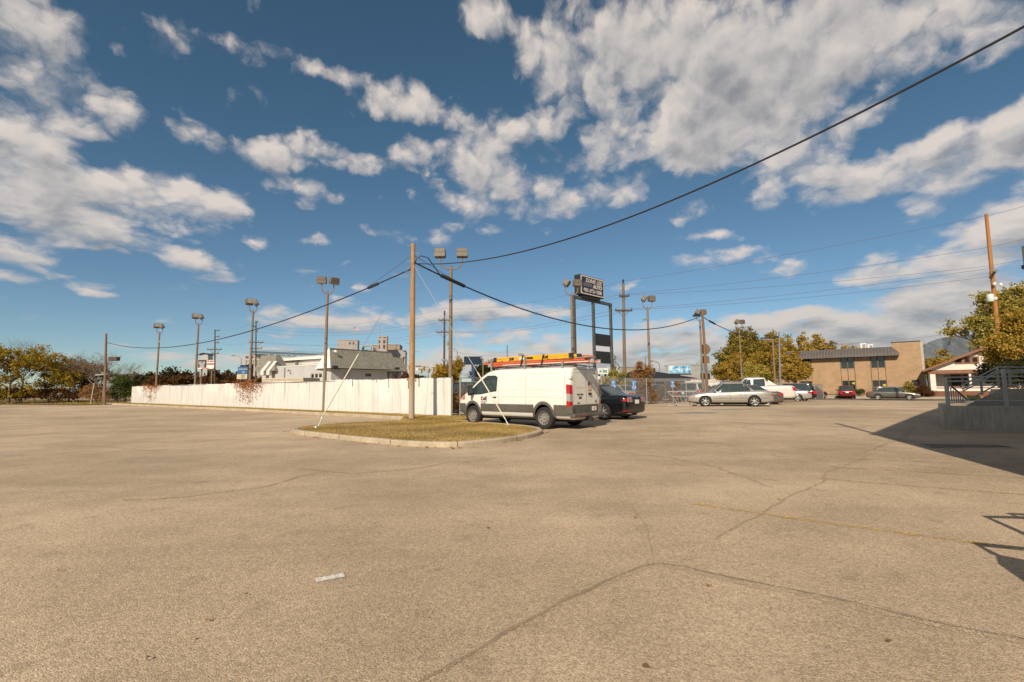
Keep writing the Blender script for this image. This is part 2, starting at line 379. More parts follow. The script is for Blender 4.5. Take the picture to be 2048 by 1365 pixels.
def patterned(name, kind, c1, c2, c3=None, sc=(1, 1, 1), rough=.8, **kw):
    m = bpy.data.materials.new(name); m.use_nodes = True; t = NT(m.node_tree); L = m.node_tree.links
    b = m.node_tree.nodes['Principled BSDF']; tcn = t.n('ShaderNodeTexCoord').outputs['Object']
    b.inputs['Roughness'].default_value = rough
    # wall coordinates: run along x+y, up z
    sp_ = t.n('ShaderNodeSeparateXYZ'); L.new(tcn, sp_.inputs[0])
    al = t.math('ADD', sp_.outputs[0], sp_.outputs[1])
    cb = t.n('ShaderNodeCombineXYZ'); L.new(al, cb.inputs[0]); L.new(sp_.outputs[2], cb.inputs[1])
    if kind == 'brick':
        br = t.n('ShaderNodeTexBrick', ins={'Vector': cb.outputs[0], 'Color1': (*c1, 1), 'Color2': (*c2, 1), 'Mortar': (*(c3 or c1), 1), 'Scale': 1.0,
                 'Mortar Size': kw.get('mortar', .006), 'Brick Width': kw.get('bw', .22), 'Row Height': kw.get('rh', .075)})
        col = br.outputs[0]
        nz = t.noise(tcn, .8, 5, .65); f = t.n('ShaderNodeMapRange', ins={'Value': nz, 'From Min': .3, 'From Max': .7, 'To Min': .86, 'To Max': 1.12}).outputs[0]
    elif kind == 'shingle':
        br = t.n('ShaderNodeTexBrick', ins={'Vector': cb.outputs[0], 'Color1': (*c1, 1), 'Color2': (*c2, 1), 'Mortar': (*(c3 or c1), 1), 'Scale': 1.0,
                 'Mortar Size': .012, 'Brick Width': .32, 'Row Height': .14})
        col = br.outputs[0]; nz = t.noise(tcn, 2.2, 5, .65)
        f = t.n('ShaderNodeMapRange', ins={'Value': nz, 'From Min': .3, 'From Max': .7, 'To Min': .78, 'To Max': 1.2}).outputs[0]
    cm = t.n('ShaderNodeCombineColor', ins={0: f, 1: f, 2: f}).outputs[0]
    L.new(t.mix(1.0, col, cm, 'MULTIPLY'), b.inputs['Base Color']); return m

M = dict(
 lot=asphalt('old_asphalt', (.30, .228, .153), (.70, .536, .372)),
 street=asphalt('street_asphalt', (.07, .062, .052), (.16, .145, .12)),
 conc=mat('concrete', (.42, .37, .30), .9, noise=[(1.3, .16), (9, .12), (60, .1)], bump=(40, .3)),
 conc_grey=mat('grey_concrete', (.40, .365, .295), .9, noise=[(.8, .25), (3, .2, (6, 6, .7)), (40, .12)], bump=(30, .4)),
 kerb=mat('kerb_concrete', (.42, .345, .24), .9, noise=[(1.5, .2), (10, .14), (70, .12)], bump=(50, .4)),
 soil=mat('lawn_soil', (.20, .145, .065), 1, noise=[(1.2, .25), (12, .3)], bump=(30, .8)),
 farsoil=mat('far_ground', (.16, .13, .09), 1, noise=[(.05, .25), (.6, .25)]),
 slat=None,
 galv=mat('galvanised_steel', (.42, .42, .40), .45, metal=.6, noise=(12, .15)),
 galv_dark=mat('dull_steel', (.22, .23, .23), .55, metal=.4, noise=(8, .15)),
 polepaint=mat('pole_paint', (.20, .145, .09), .6, noise=[(1.5, .12), (20, .08)]),
 lampbox=mat('lamp_housing', (.145, .12, .09), .6, noise=(3, .12)),
 lampglass=mat('lamp_lens', (.30, .30, .27), .25),
 wood=mat('pole_wood', (.36, .205, .088), .85, noise=[(2.0, .22, (6, 6, .35)), (14, .3, (5, 5, .25))], bump=(20, .5)),
 wood_br=mat('brown_pole_wood', (.20, .11, .055), .85, noise=[(2.0, .22, (6, 6, .35)), (14, .3, (5, 5, .25))]),
 wood_or=mat('orange_pole_wood', (.34, .15, .042), .85, noise=[(1.5, .22, (5, 5, .3)), (12, .3, (5, 5, .2))], bump=(20, .5)),
 wood_gr=mat('weathered_wood', (.17, .125, .085), .9, noise=[(2, .25, (5, 5, .3)), (12, .3, (4, 4, .2))]),
 wood_dk=mat('dark_wood', (.085, .062, .045), .9, noise=(3, .3)),
 black=mat('black_rubber', (.018, .018, .018), .65), cable=mat('cable_black', (.02, .02, .022), .5),
 wire=mat('thin_wire', (.12, .12, .13), .6), guy=mat('guy_steel', (.34, .33, .31), .5, metal=.5),
 guard=mat('guy_guard', (.62, .55, .42), .5, noise=(3, .12)),
 white=mat('white_paint', (.74, .72, .66), .6, noise=[(1.0, .08), (9, .05)]),
 offwhite=mat('off_white_stucco', (.62, .585, .52), .85, noise=[(.8, .1), (10, .06)]),
 glass=mat('dark_glass', (.018, .024, .025), .06, spec=.8), glass_c=mat('car_glass', (.03, .045, .042), .05, spec=.9),
 tyre=mat('tyre', (.022, .021, .020), .85, noise=(9, .3)), silver=mat('alloy', (.36, .35, .33), .42, metal=.6),
 steelw=mat('steel_wheel', (.30, .275, .235), .5, metal=.4, noise=(9, .15)),
 chrome=mat('chrome', (.7, .7, .7), .12, metal=1), red=mat('red_lens', (.42, .012, .014), .15, coat=.5), orange=mat('orange_lens', (.75, .17, .01), .2),
 clear=mat('clear_lens', (.34, .33, .31), .12, spec=.9), plate=mat('plate', (.72, .70, .66), .5),
 brown=mat('brown_trim', (.23, .105, .055), .7, noise=(4, .12)), blackm=mat('black_metal', (.022, .023, .025), .55, noise=(3, .3)),
)

def bleach(m):
    """the foot of the tan pole has lost its stain: paler and greyer below about 1.6 m"""
    t = NT(m.node_tree); L = m.node_tree.links; b = m.node_tree.nodes['Principled BSDF']; src = b.inputs['Base Color'].links[0].from_socket
    tcn = t.n('ShaderNodeTexCoord').outputs['Object']; sp_ = t.n('ShaderNodeSeparateXYZ', ins={0: tcn}); nz = t.noise(t.n('ShaderNodeMapping', ins={'Vector': tcn, 'Scale': (6, 6, .7)}).outputs[0], 2.5, 4, .6)
    h = t.math('ADD', sp_.outputs[2], t.math('MULTIPLY', nz, -1.6)); f = t.n('ShaderNodeMapRange', ins={'Value': h, 'From Min': .45, 'From Max': 1.2, 'To Min': .85, 'To Max': 0.0}).outputs[0]
    L.new(t.mix(f, src, (.40, .33, .25)), b.inputs['Base Color'])
bleach(M['wood'])
# ------------------------------------------------------------------ the ground as one sheet, streets and kerbs on it
def pq(p, q, z=0.0):
    x = SC.x + D1.x * p + N1.x * q; y = SC.y + D1.y * p + N1.y * q
    return (x, y, Gq(q) + z)
def strip(name, q0, q1, z, m, p0=-2500, p1=2500, kind='structure'):
    ks = sorted({q0, q1} | {k for k, _ in GK if q0 < k < q1}); mb = MB()
    for a, b in zip(ks, ks[1:]): mb.quad(pq(p0, a, z), pq(p1, a, z), pq(p1, b, z), pq(p0, b, z))
    o = mb.build(name, m); tag(o, kind=kind); return o
strip('ground', -3800, 4800, 0.0, M['lot'])
strip('street', -4.6, 4.6, .006, M['street'], -900, 900)
def kerbbox(name, q0, q1, zt, m, p0, p1):
    mb = MB(); mb.add([pq(p0, q0, -.1), pq(p1, q0, -.1), pq(p1, q1, -.1), pq(p0, q1, -.1), pq(p0, q0, zt), pq(p1, q0, zt), pq(p1, q1, zt), pq(p0, q1, zt)],
                      [(0, 1, 2, 3), (4, 5, 6, 7), (0, 1, 5, 4), (1, 2, 6, 5), (2, 3, 7, 6), (3, 0, 4, 7)])
    return tag(mb.build(name, m), kind='structure')
kerbbox('far_kerb', 4.6, 4.85, .13, M['kerb'], -900, 900)
kerbbox('far_sidewalk', 4.9, 7.6, .12, M['conc'], -900, 900)
strip('far_lot', 12.2, 15.8, .03, M['street'], -40, 8)
grass_floor = strip('far_lawn', 40, 2600, .05, M['farsoil'], -2400, 2400)

def poly_sheet(name, pts, z, m, kind='structure', parent=None):
    mb = MB(); P = [(p[0], p[1], G(p[0], p[1]) + z) for p in pts]
    mb.add(P, [tuple(range(len(P)))]); o = mb.build(name, m, parent); tag(o, kind=kind); return o
def smooth_closed(pts, k=4):
    out = []; n = len(pts)
    for i in range(n):
        p0, p1, p2, p3 = (Vector(pts[(i + j - 1) % n]) for j in range(4))
        for s in range(k):
            t = s / k
            out.append(.5 * ((2 * p1) + (-p0 + p2) * t + (2 * p0 - 5 * p1 + 4 * p2 - p3) * t * t + (-p0 + 3 * p1 - 3 * p2 + p3) * t ** 3))
    return out
def offset(pts, d, closed=True):
    n = len(pts); out = []
    for i, p in enumerate(pts):
        a = pts[(i - 1) % n] if closed or i else p; b = pts[(i + 1) % n] if closed or i < n - 1 else p
        t = (b - a); t.z = 0; t.normalize(); out.append(Vector((p.x - t.y * d, p.y + t.x * d, 0)))
    return out
M['joint'] = mat('kerb_joint', (.10, .08, .055), 1)
def kerb(name, outer, width, h, closed=True):
    """raised kerb with a rounded nose following a line on the ground, in cast lengths"""
    inner = offset(outer, width, closed); nose = offset(outer, .03, closed); mb = MB(); n = len(outer)
    rng_ = range(n if closed else n - 1)
    for i in rng_:
        j = (i + 1) % n; rows = []
        for q in (i, j):
            g_ = G(outer[q].x, outer[q].y)
            rows.append([(outer[q].x, outer[q].y, g_ - .05), (outer[q].x, outer[q].y, g_ + h - .03), (nose[q].x, nose[q].y, g_ + h), (inner[q].x, inner[q].y, g_ + h), (inner[q].x, inner[q].y, g_ - .05)])
        for k in range(4): mb.quad(rows[0][k], rows[1][k], rows[1][k + 1], rows[0][k + 1])
    run = 0.0
    for i in range(1, n - 1):      # joints between the cast lengths
        run += (outer[i] - outer[i - 1]).length
        if run < 1.9: continue
        run = 0.0; t = (outer[i + 1] - outer[i]).normalized() * .011; g_ = G(outer[i].x, outer[i].y); o_ = (outer[i] - inner[i]).normalized() * .003
        pr_ = [(outer[i] + o_, g_ - .02), (outer[i] + o_, g_ + h - .028), (nose[i] + o_, g_ + h + .003), (inner[i], g_ + h + .003)]
        for (pa, za), (pb_, zb_) in zip(pr_, pr_[1:]): mb.quad((pa.x - t.x, pa.y - t.y, za), (pa.x + t.x, pa.y + t.y, za), (pb_.x + t.x, pb_.y + t.y, zb_), (pb_.x - t.x, pb_.y - t.y, zb_), 1)
    if not closed:
        for q in (0, n - 1):
            g_ = G(outer[q].x, outer[q].y)
            mb.quad((outer[q].x, outer[q].y, g_ - .05), (outer[q].x, outer[q].y, g_ + h - .02), (inner[q].x, inner[q].y, g_ + h - .01), (inner[q].x, inner[q].y, g_ - .05))
    o = mb.build(name, [M['kerb'], M['joint']], smooth=True); return tag(o, kind='structure')

# fence corner and the two fence lines
FC = gp(903, 838); FL = gp(262, 808.5)                                       # corner post, far left end
FD = (FL - FC); FD.z = 0; FLEN = FD.length; FD.normalize(); FN = Vector((-FD.y, FD.x, 0))   # FN points to the camera side?
if FN.dot(EYE - FC) < 0: FN = -FN
island_px = [(592, 861), (588, 868), (640, 875), (720, 884), (800, 891.5), (870, 895), (930, 894), (990, 888), (1045, 880), (1078, 872), (1085, 866), (1066, 860), (1030, 855.5), (985, 852), (940, 848), (900, 845), (860, 843), (815, 845.5), (760, 848), (700, 851), (640, 856)]
isl = [gp(u, v) for u, v in island_px]
isl = smooth_closed([Vector((p.x, p.y, 0)) for p in isl], 4)
area = sum(a.x * b.y - b.x * a.y for a, b in zip(isl, isl[1:] + isl[:1]))
if area < 0: isl = isl[::-1]
kerb('island_kerb', isl, .17, .125)
inn = offset(isl, .165)
poly_sheet('island_soil', inn, .10, M['soil'])
# strip of lawn along the white fence, its kerb on the lot side
kn = [FC + FN * 1.5 + FD * 1.2, FC + FN * 1.3 + FD * 5, FC + FN * 1.25 + FD * 15, FC + FN * 1.3 + FD * 30, FC + FN * 1.5 + FD * (FLEN - 1.5), FC + FN * 1.6 + FD * (FLEN + 2.5)]
kn = [Vector((p.x, p.y, 0)) for p in kn]
kl = []
for a, b in zip(kn, kn[1:]): kl += [a.lerp(b, i / 8) for i in range(8)]
kl.append(kn[-1])
if (offset(kl, 1, False)[3] - kl[3]).dot(FN) > 0: kl = kl[::-1]
kerb('fence_kerb', kl, .16, .14, closed=False)
kin = offset(kl, .155, False)
backs = [p - FN * (1.6) for p in kin]
poly_sheet('verge_soil', kin + backs[::-1], .115, M['soil'])
# link of lawn between island and fence
lk = [FC + FN * 1.4 + FD * 1.6, FC - FN * .3 + FD * .6, FC - FN * .4 - FD * .8, gp(930, 843), gp(935, 847), gp(880, 846), gp(830, 846), gp(800, 846.5), gp(806, 843)]
poly_sheet('lawn_link_soil', [Vector((p.x, p.y, 0)) for p in lk], .12, M['soil'])
# grass verge at the far left edge of the lot
vl = [gp(-500, 806), gp(-120, 809), gp(60, 810), gp(170, 811), gp(215, 810), gp(262, 807), gp(240, 802.5), gp(100, 801), gp(-120, 801), gp(-500, 799)]
poly_sheet('left_verge', [Vector((p.x, p.y, 0)) for p in vl], .05, M['soil'])

# ---- grass blades
def pts_in(poly, n, rs):
    P = np.array([(p[0], p[1]) for p in poly]); lo = P.min(0); hi = P.max(0); out = []
    need = n
    while need > 0:
        q = rs.uniform(lo, hi, (need * 3 + 50, 2)); ins = np.zeros(len(q), bool); j = len(P) - 1
        for i in range(len(P)):
            c = ((P[i, 1] > q[:, 1]) != (P[j, 1] > q[:, 1])) & (q[:, 0] < (P[j, 0] - P[i, 0]) * (q[:, 1] - P[i, 1]) / (P[j, 1] - P[i, 1] + 1e-12) + P[i, 0])
            ins ^= c; j = i
        q = q[ins][:need]; out.append(q); need -= len(q)
        if len(q) == 0: break
    return np.concatenate(out)
def tris_obj(name, V, F, rnd, m, parent=None, kind=None):
    me = bpy.data.meshes.new(name); nf = len(F); k = F.shape[1]
    me.vertices.add(len(V)); me.vertices.foreach_set('co', V.astype(np.float32).ravel())
    me.loops.add(nf * k); me.loops.foreach_set('vertex_index', F.astype(np.int32).ravel())
    me.polygons.add(nf); me.polygons.foreach_set('loop_start', np.arange(0, nf * k, k, dtype=np.int32))
    me.polygons.foreach_set('loop_total', np.full(nf, k, dtype=np.int32))
    a = me.attributes.new('rnd', 'FLOAT', 'FACE'); a.data.foreach_set('value', rnd.astype(np.float32))
    me.materials.append(m); me.update(); me.validate()
    o = mesh_obj(name, me, parent)
    if kind: o['kind'] = kind
    return o
def blades(name, poly, n, z, h, m, seed, w=.010):
    rs = np.random.RandomState(seed); P = pts_in(poly, n, rs); n = len(P)
    gz = np.array([G(x, y) for x, y in P]) + z
    hh = h * rs.uniform(.35, 1.15, n); an = rs.uniform(0, 2 * math.pi, n); ln = rs.uniform(-.8, .8, (n, 2)) * hh[:, None]
    V = np.zeros((n, 3, 3)); dx = np.cos(an) * w; dy = np.sin(an) * w
    V[:, 0] = np.stack([P[:, 0] - dx, P[:, 1] - dy, gz], 1); V[:, 1] = np.stack([P[:, 0] + dx, P[:, 1] + dy, gz], 1)
    V[:, 2] = np.stack([P[:, 0] + ln[:, 0], P[:, 1] + ln[:, 1], gz + hh], 1)
    # patches of greener and drier grass
    pn = .5 + .25 * (np.sin(P[:, 0] * 1.7 + 3 * np.sin(P[:, 1] * .9)) + np.sin(P[:, 1] * 2.3 + 2 * np.sin(P[:, 0] * 1.3)))
    rnd = np.clip(pn * .55 + rs.uniform(0, .5, n), 0, 1)
    o = tris_obj(name, V.reshape(-1, 3), np.arange(n * 3).reshape(-1, 3), rnd, m, kind='stuff')
    return tag(o, 'short dry yellow green grass', 'grass')
M['grass'] = leafmat('lawn_blades', [(.20, .16, .045), (.38, .27, .085), (.56, .38, .14), (.66, .48, .21)], .3)
blades('island_grass', inn, 60000, .09, .05, M['grass'], 1)
blades('fence_verge_grass', kin + backs[::-1], 60000, .10, .075, M['grass'], 2, .013)
blades('corner_grass', lk, 9000, .11, .07, M['grass'], 3)
M['verge'] = leafmat('verge_blades', [(.10, .11, .02), (.25, .20, .04), (.48, .32, .03), (.55, .36, .05)], .3)
blades('left_verge_grass', [(p.x, p.y) for p in vl], 26000, .04, .13, M['verge'], 4, .035)

# ---- painted lines, cracks, stains (thin sheets on the asphalt)
def ribbon(name, px, width, m, z=.006, jit=0.0, seed=0, wpx=None):
    rs = random.Random(seed); P = [gp(*p) for p in px]; pts = []
    for a, b in zip(P, P[1:]):
        n = max(1, int((b - a).length / .12)); pts += [a.lerp(b, i / n) for i in range(n)]
    pts.append(P[-1])
    mb = MB(); L_, R_ = [], []; o1 = 0.0
    for i, p in enumerate(pts):
        a = pts[max(0, i - 1)]; b = pts[min(len(pts) - 1, i + 1)]; t = b - a; t.z = 0; t.normalize(); nn = Vector((-t.y, t.x, 0))
        o1 = o1 * .85 + rs.gauss(0, 1) * jit; w = width * (1 + (rs.uniform(-.5, .6) if jit else 0)) * .5
        for lst, s in ((L_, 1), (R_, -1)):
            q = p + nn * (o1 + s * w); lst.append((q.x, q.y, G(q.x, q.y) + z))
    n = len(pts); mb.add(L_ + R_, [(i, i + 1, n + i + 1, n + i) for i in range(n - 1)])
    return tag(mb.build(name, m), kind='structure')
M['yellow'] = worn('worn_yellow_line', (.60, .40, .14), .36, 5, stretch=(1, 1, 1))
M['yellow_faint'] = worn('faint_yellow_line', (.42, .30, .12), .28, 6)
M['crack'] = worn('asphalt_crack', (.29, .22, .145), .55, 12)
M['crack_soft'] = worn('faint_crack', (.44, .335, .22), .42, 9)
M['blue'] = worn('worn_blue_paint', (.20, .27, .33), .45, 4)
ribbon('yellow_line', [(1390, 1008), (1570, 1035), (1800, 1066), (2060, 1101), (2200, 1120)], .10, M['yellow'])
ribbon('yellow_line', [(1640, 958), (1800, 971), (2060, 991), (2300, 1010)], .09, M['yellow_faint'])
ribbon('yellow_line', [(1660, 935), (1800, 942), (2060, 958), (2300, 970)], .09, M['yellow_faint'])
ribbon('yellow_line', [(1700, 918), (1850, 924), (2060, 934)], .08, M['yellow_faint'])
ribbon('yellow_line', [(1286, 848), (1400, 850), (1640, 853), (1740, 857)], .10, M['yellow_faint'])
ribbon('yellow_line', [(1400, 838), (1560, 842)], .10, M['yellow_faint'])
CR = [
 ([(800, 1400), (840, 1364), (900, 1330), (960, 1297), (1010, 1262), (1060, 1238), (1110, 1212), (1165, 1187), (1210, 1165), (1260, 1144), (1312, 1128)], .024, .006),
 ([(1312, 1128), (1370, 1136), (1440, 1152), (1530, 1170), (1620, 1188), (1700, 1205), (1800, 1232), (1900, 1255), (2060, 1284)], .024, .006),
 ([(1312, 1128), (1306, 1100), (1296, 1078), (1290, 1050), (1260, 1012), (1290, 1000)], .02, .006),
 ([(1430, 1080), (1500, 1040), (1560, 1000), (1640, 965), (1655, 945), (1700, 930), (1745, 908)], .03, .012),
 ([(600, 940), (700, 948), (820, 940), (900, 925), (1000, 918)], .05, .03),
 ([(250, 1000), (380, 992), (520, 975), (640, 948)], .05, .03),
 ([(1240, 905), (1330, 915), (1430, 935), (1540, 975)], .04, .03),
 ([(60, 900), (200, 893), (330, 905)], .05, .03),
 ([(1735, 905), (1800, 880), (1830, 855)], .05, .02),
]
M['dust'] = worn('crack_dust', (.50, .385, .26), .45, 9)
for i in (0, 1): ribbon('crack_edge', CR[i][0], .10, M['dust'], .0042, .02, 40 + i)
for i, (px, w_, j_) in enumerate(CR): ribbon('crack', px, w_, M['crack'] if i < 2 else M['crack_soft'], .0052 + .0006 * i, j_, i)
def blob(name, c_px, rx, ry, m, z=.005, n=28, seed=1, rot=0.0):
    rs = random.Random(seed); c = gp(*c_px); P = []
    for i in range(n):
        a = 2 * math.pi * i / n; k = 1 + rs.uniform(-.15, .15); x, y = rx * k * math.cos(a), ry * k * math.sin(a)
        x, y = x * math.cos(rot) - y * math.sin(rot), x * math.sin(rot) + y * math.cos(rot); P.append((c.x + x, c.y + y))
    return poly_sheet(name, P, z, m)
blob('blue_parking_emblem', (1395, 826), 1.1, .55, M['blue'], .007); blob('blue_parking_emblem', (1455, 820), 1.2, .5, M['blue'], .007, seed=2)
M['patch'] = mat('patched_asphalt', (.20, .16, .115), .95, noise=[(2, .2), (30, .25)])
# drain and cracked slab before the platform
d0_ = gp(1880, 888); d1_ = gp(1985, 900)
mb = MB(); 
mb.box(-.85, .85, -.24, .24, 0, .014); dr = mb.build('drain_frame', M['conc_grey'])
for i in range(14): pass
dt = thing('drain_grate', 'flat dark drain grate set in the shaded asphalt before the concrete platform', 'drain', ((d0_ + d1_) / 2), R(-8))
dr.parent = dt
mb = MB()
for i in range(24): mb.box(-.78 + i * .065, -.745 + i * .065, -.2, .2, .012, .03)
mb.build('grate', mat('rusty_grate', (.22, .175, .125), .9, noise=(8, .3)), dt)
# strip of white paper / tape on the asphalt
p = gp(661, 1157.5); tp = MB(); pa, pb = gp(633, 1163), gp(690, 1152); ang = math.atan2((pb - pa).y, (pb - pa).x); L_ = (pb - pa).length
tape = thing('road_tape', 'short off white strip of tape stuck on the open asphalt', 'tape', (p.x, p.y, G(p.x, p.y)), ang)
mb = MB(); n = 10
top = [(-L_ / 2 + L_ * i / n, .035 + .004 * math.sin(i * 2.1), .009 + .003 * (i % 3 == 0)) for i in range(n + 1)]
bot = [(-L_ / 2 + L_ * i / n, -.035 + .004 * math.cos(i * 1.7), .008) for i in range(n + 1)]
mb.add(top + bot, [(i, i + 1, n + i + 2, n + i + 1) for i in range(n)]); mb.add([(a[0], a[1], .004) for a in top + bot], [(i, i + 1, n + i + 2, n + i + 1) for i in range(n)])
mb.build('tape_strip', worn('tape_white', (.66, .63, .56), .85, 30), tape)

# fallen leaves and grit on the lot
def litter(n, seed):
    rs = np.random.RandomState(seed); V = []; F = []; rn = []
    pts = []
    for _ in range(n):
        u = rs.uniform(-50, 2050); v = 812 + (rs.uniform(0, 1) ** 1.6) * 540; pts.append((u, v, 1.0))
    for _ in range(90): # drift along the island kerb and verge
        k = rs.randint(len(isl)); p = isl[k]; c = sum(isl, Vector()) / len(isl); q = p + (p - c).normalized() * rs.uniform(.02, .35); pts.append((q.x, q.y, None))
    for _ in range(500):
        pts.append((*[(lambda w: (w.x, w.y))(gp(rs.uniform(-60, 260), rs.uniform(806, 815)))][0], None))
    for a, b, k in pts:
        p = gp(a, b) if k else Vector((a, b, G(a, b)))
        s = rs.uniform(.012, .032) if k else rs.uniform(.03, .07); an = rs.uniform(0, 6.28); z0 = p.z + .008
        m5 = []
        for j in range(6):
            aa = an + j * math.pi / 3; r_ = s * (1 if j % 2 == 0 else .55) * rs.uniform(.7, 1.2)
            m5.append((p.x + r_ * math.cos(aa), p.y + r_ * math.sin(aa), z0 + rs.uniform(0, .02)))
        b0 = len(V); V += m5; F += [(b0, b0 + 1, b0 + 2, b0 + 3), (b0, b0 + 3, b0 + 4, b0 + 5)]; r0 = rs.uniform(); rn += [r0, r0]
    return np.array(V), np.array(F), np.array(rn)
V_, F_, r_ = litter(24, 5)
o = tris_obj('fallen_leaves', V_, F_, r_, leafmat('leaf_litter', [(.16, .075, .03), (.42, .17, .04), (.50, .27, .08), (.2, .12, .06)], .1), kind='stuff')
tag(o, 'dry orange and brown fallen leaves scattered over the asphalt', 'leaves')

# distant mountain
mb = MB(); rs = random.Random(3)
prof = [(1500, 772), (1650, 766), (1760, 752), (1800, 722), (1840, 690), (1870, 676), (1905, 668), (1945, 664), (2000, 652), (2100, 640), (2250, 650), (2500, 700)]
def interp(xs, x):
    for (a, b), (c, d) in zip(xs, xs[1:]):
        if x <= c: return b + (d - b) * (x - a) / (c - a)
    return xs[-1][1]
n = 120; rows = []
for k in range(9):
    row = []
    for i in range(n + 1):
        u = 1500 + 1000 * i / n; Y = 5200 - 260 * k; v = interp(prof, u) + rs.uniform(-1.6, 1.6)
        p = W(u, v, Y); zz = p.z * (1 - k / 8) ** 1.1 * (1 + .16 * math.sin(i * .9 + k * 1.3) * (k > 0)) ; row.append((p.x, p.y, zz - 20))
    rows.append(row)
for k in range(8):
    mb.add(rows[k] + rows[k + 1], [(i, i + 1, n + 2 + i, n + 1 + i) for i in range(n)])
hl = mb.build('mountain', mat('haze_tinted_slope', (.12, .135, .15), 1, noise=[(.004, .3), (.02, .25)]), smooth=True); tag(hl, kind='structure')  # bluish slope colour has the haze of distance painted in
# ------------------------------------------------------------------ cars
def wheel_meshes(r, w, style, rimr, rimmat):
    """tyre and rim meshes, axle along y, outer face towards +y"""
    t = MB(); h = w / 2
    t.lathe([(rimr, -h * .9), (r * .90, -h), (r * .985, -h * .82), (r, -h * .4), (r, h * .4), (r * .985, h * .82), (r * .90, h), (rimr, h * .9), (rimr * .98, h * .3), (rimr * .98, -h * .3), (rimr, -h * .9)], 36, 'y')
    tyre = t.build('tyre', M['tyre'], smooth=True)
    q = MB(); R_ = rimr
    q.lathe([(R_ * 1.0, h * .88), (R_ * 1.03, h * .97), (R_ * .97, h * .93), (R_ * .90, h * .55), (R_ * .88, -h * .5)], 36, 'y')
    q.lathe([(R_ * .9, -h * .1), (.001, -h * .1)], 24, 'y', mi=1)
    if style == 'steel':
        q.lathe([(R_ * .93, h * .55), (R_ * .80, h * .40), (R_ * .72, h * .72), (R_ * .5, h * .80), (R_ * .3, h * .66), (R_ * .28, h * .86), (.001, h * .9)], 36, 'y')
        for k in range(10):
            a = 2 * math.pi * k / 10; c = Vector((math.cos(a) * R_ * .70, h * .74, math.sin(a) * R_ * .70))
            q.lathe([(R_ * .085, h * .08), (.001, h * .085)], 10, 'y', c=tuple(c), mi=1)
    else:
        n = int(style); 
        for k in range(n):
            a = 2 * math.pi * k / n; ca, sa = math.cos(a), math.sin(a)
            def pt(rad, off, yy): return (ca * rad - sa * off, yy, sa * rad + ca * off)
            w0, w1 = R_ * .17, R_ * (.15 if n <= 6 else .09)
            pts = [pt(R_ * .1, -w0, h * .75), pt(R_ * .1, w0, h * .75), pt(R_ * .93, w1, h * .72), pt(R_ * .93, -w1, h * .72), pt(R_ * .1, -w0, h * .35), pt(R_ * .1, w0, h * .35), pt(R_ * .93, w1, h * .4), pt(R_ * .93, -w1, h * .4)]
            q.add(pts, [(0, 1, 2, 3), (0, 4, 5, 1), (1, 5, 6, 2), (2, 6, 7, 3), (3, 7, 4, 0)])
        q.lathe([(R_ * .26, h * .4), (R_ * .25, h * .78), (R_ * .12, h * .85), (.001, h * .86)], 20, 'y')
    rim = q.build('rim', [rimmat, M['black']], smooth=True)
    tm, rm = tyre.data, rim.data; bpy.data.objects.remove(tyre); bpy.data.objects.remove(rim); return tm, rm
def add_wheels(root, axles, half, r, w, style='6', rimr=None, rimmat=None):
    tm, rm = wheel_meshes(r, w, style, rimr or r * .66, rimmat or M['silver'])
    for x in axles:
        for s in (1, -1):
            t = mesh_obj('wheel', tm, root); t.location = (x, s * half, r); t.rotation_euler = (0, rng.uniform(0, 1), 0 if s > 0 else math.pi)
            mesh_obj('rim', rm, t)
def crom(xs, x):
    """smooth interpolation through points"""
    if x <= xs[0][0]: return xs[0][1]
    for i in range(len(xs) - 1):
        if x <= xs[i + 1][0]:
            p1, p2 = xs[i], xs[i + 1]; p0 = xs[max(0, i - 1)]; p3 = xs[min(len(xs) - 1, i + 2)]
            t = (x - p1[0]) / (p2[0] - p1[0]); d = p2[0] - p1[0]
            m1 = (p2[1] - p0[1]) / max(1e-6, p2[0] - p0[0]) * d; m2 = (p3[1] - p1[1]) / max(1e-6, p3[0] - p1[0]) * d
            return (2 * t ** 3 - 3 * t * t + 1) * p1[1] + (t ** 3 - 2 * t * t + t) * m1 + (-2 * t ** 3 + 3 * t * t) * p2[1] + (t ** 3 - t * t) * m2
    return xs[-1][1]
def loft(stations):
    """stations: list of half rings [(y,z)..] from bottom centre to top centre with x; returns MB closed"""
    mb = MB(); rings = []
    for x, half in stations:
        full = [(x, y, z) for y, z in half] + [(x, -y, z) for y, z in half[-2:0:-1]]
        rings.append(full)
    n = len(rings[0]); base = 0
    for r_ in rings: mb.v += r_
    for i in range(len(rings) - 1):
        for k in range(n):
            k2 = (k + 1) % n; mb.f.append((i * n + k, i * n + k2, (i + 1) * n + k2, (i + 1) * n + k)); mb.mi.append(0)
    for i, rev in ((0, True), (len(rings) - 1, False)):
        c = len(mb.v); ring = [i * n + k for k in range(n)]
        mb.v.append(tuple(sum(mb.v[j][a] for j in ring) / n for a in range(3)))
        for k in range(n):
            f = (ring[k], ring[(k + 1) % n], c); mb.f.append(f[::-1] if rev else f); mb.mi.append(0)
    return mb
def subdiv(o, lv=1):
    md = o.modifiers.new('s', 'SUBSURF'); md.levels = md.render_levels = lv
    dg = bpy.context.evaluated_depsgraph_get(); dg.update(); me = bpy.data.meshes.new_from_object(o.evaluated_get(dg)); o.modifiers.clear(); o.data = me
def bvh_of(o):
    me = o.data; return BVHTree.FromPolygons([v.co.copy() for v in me.vertices], [tuple(p.vertices) for p in me.polygons])
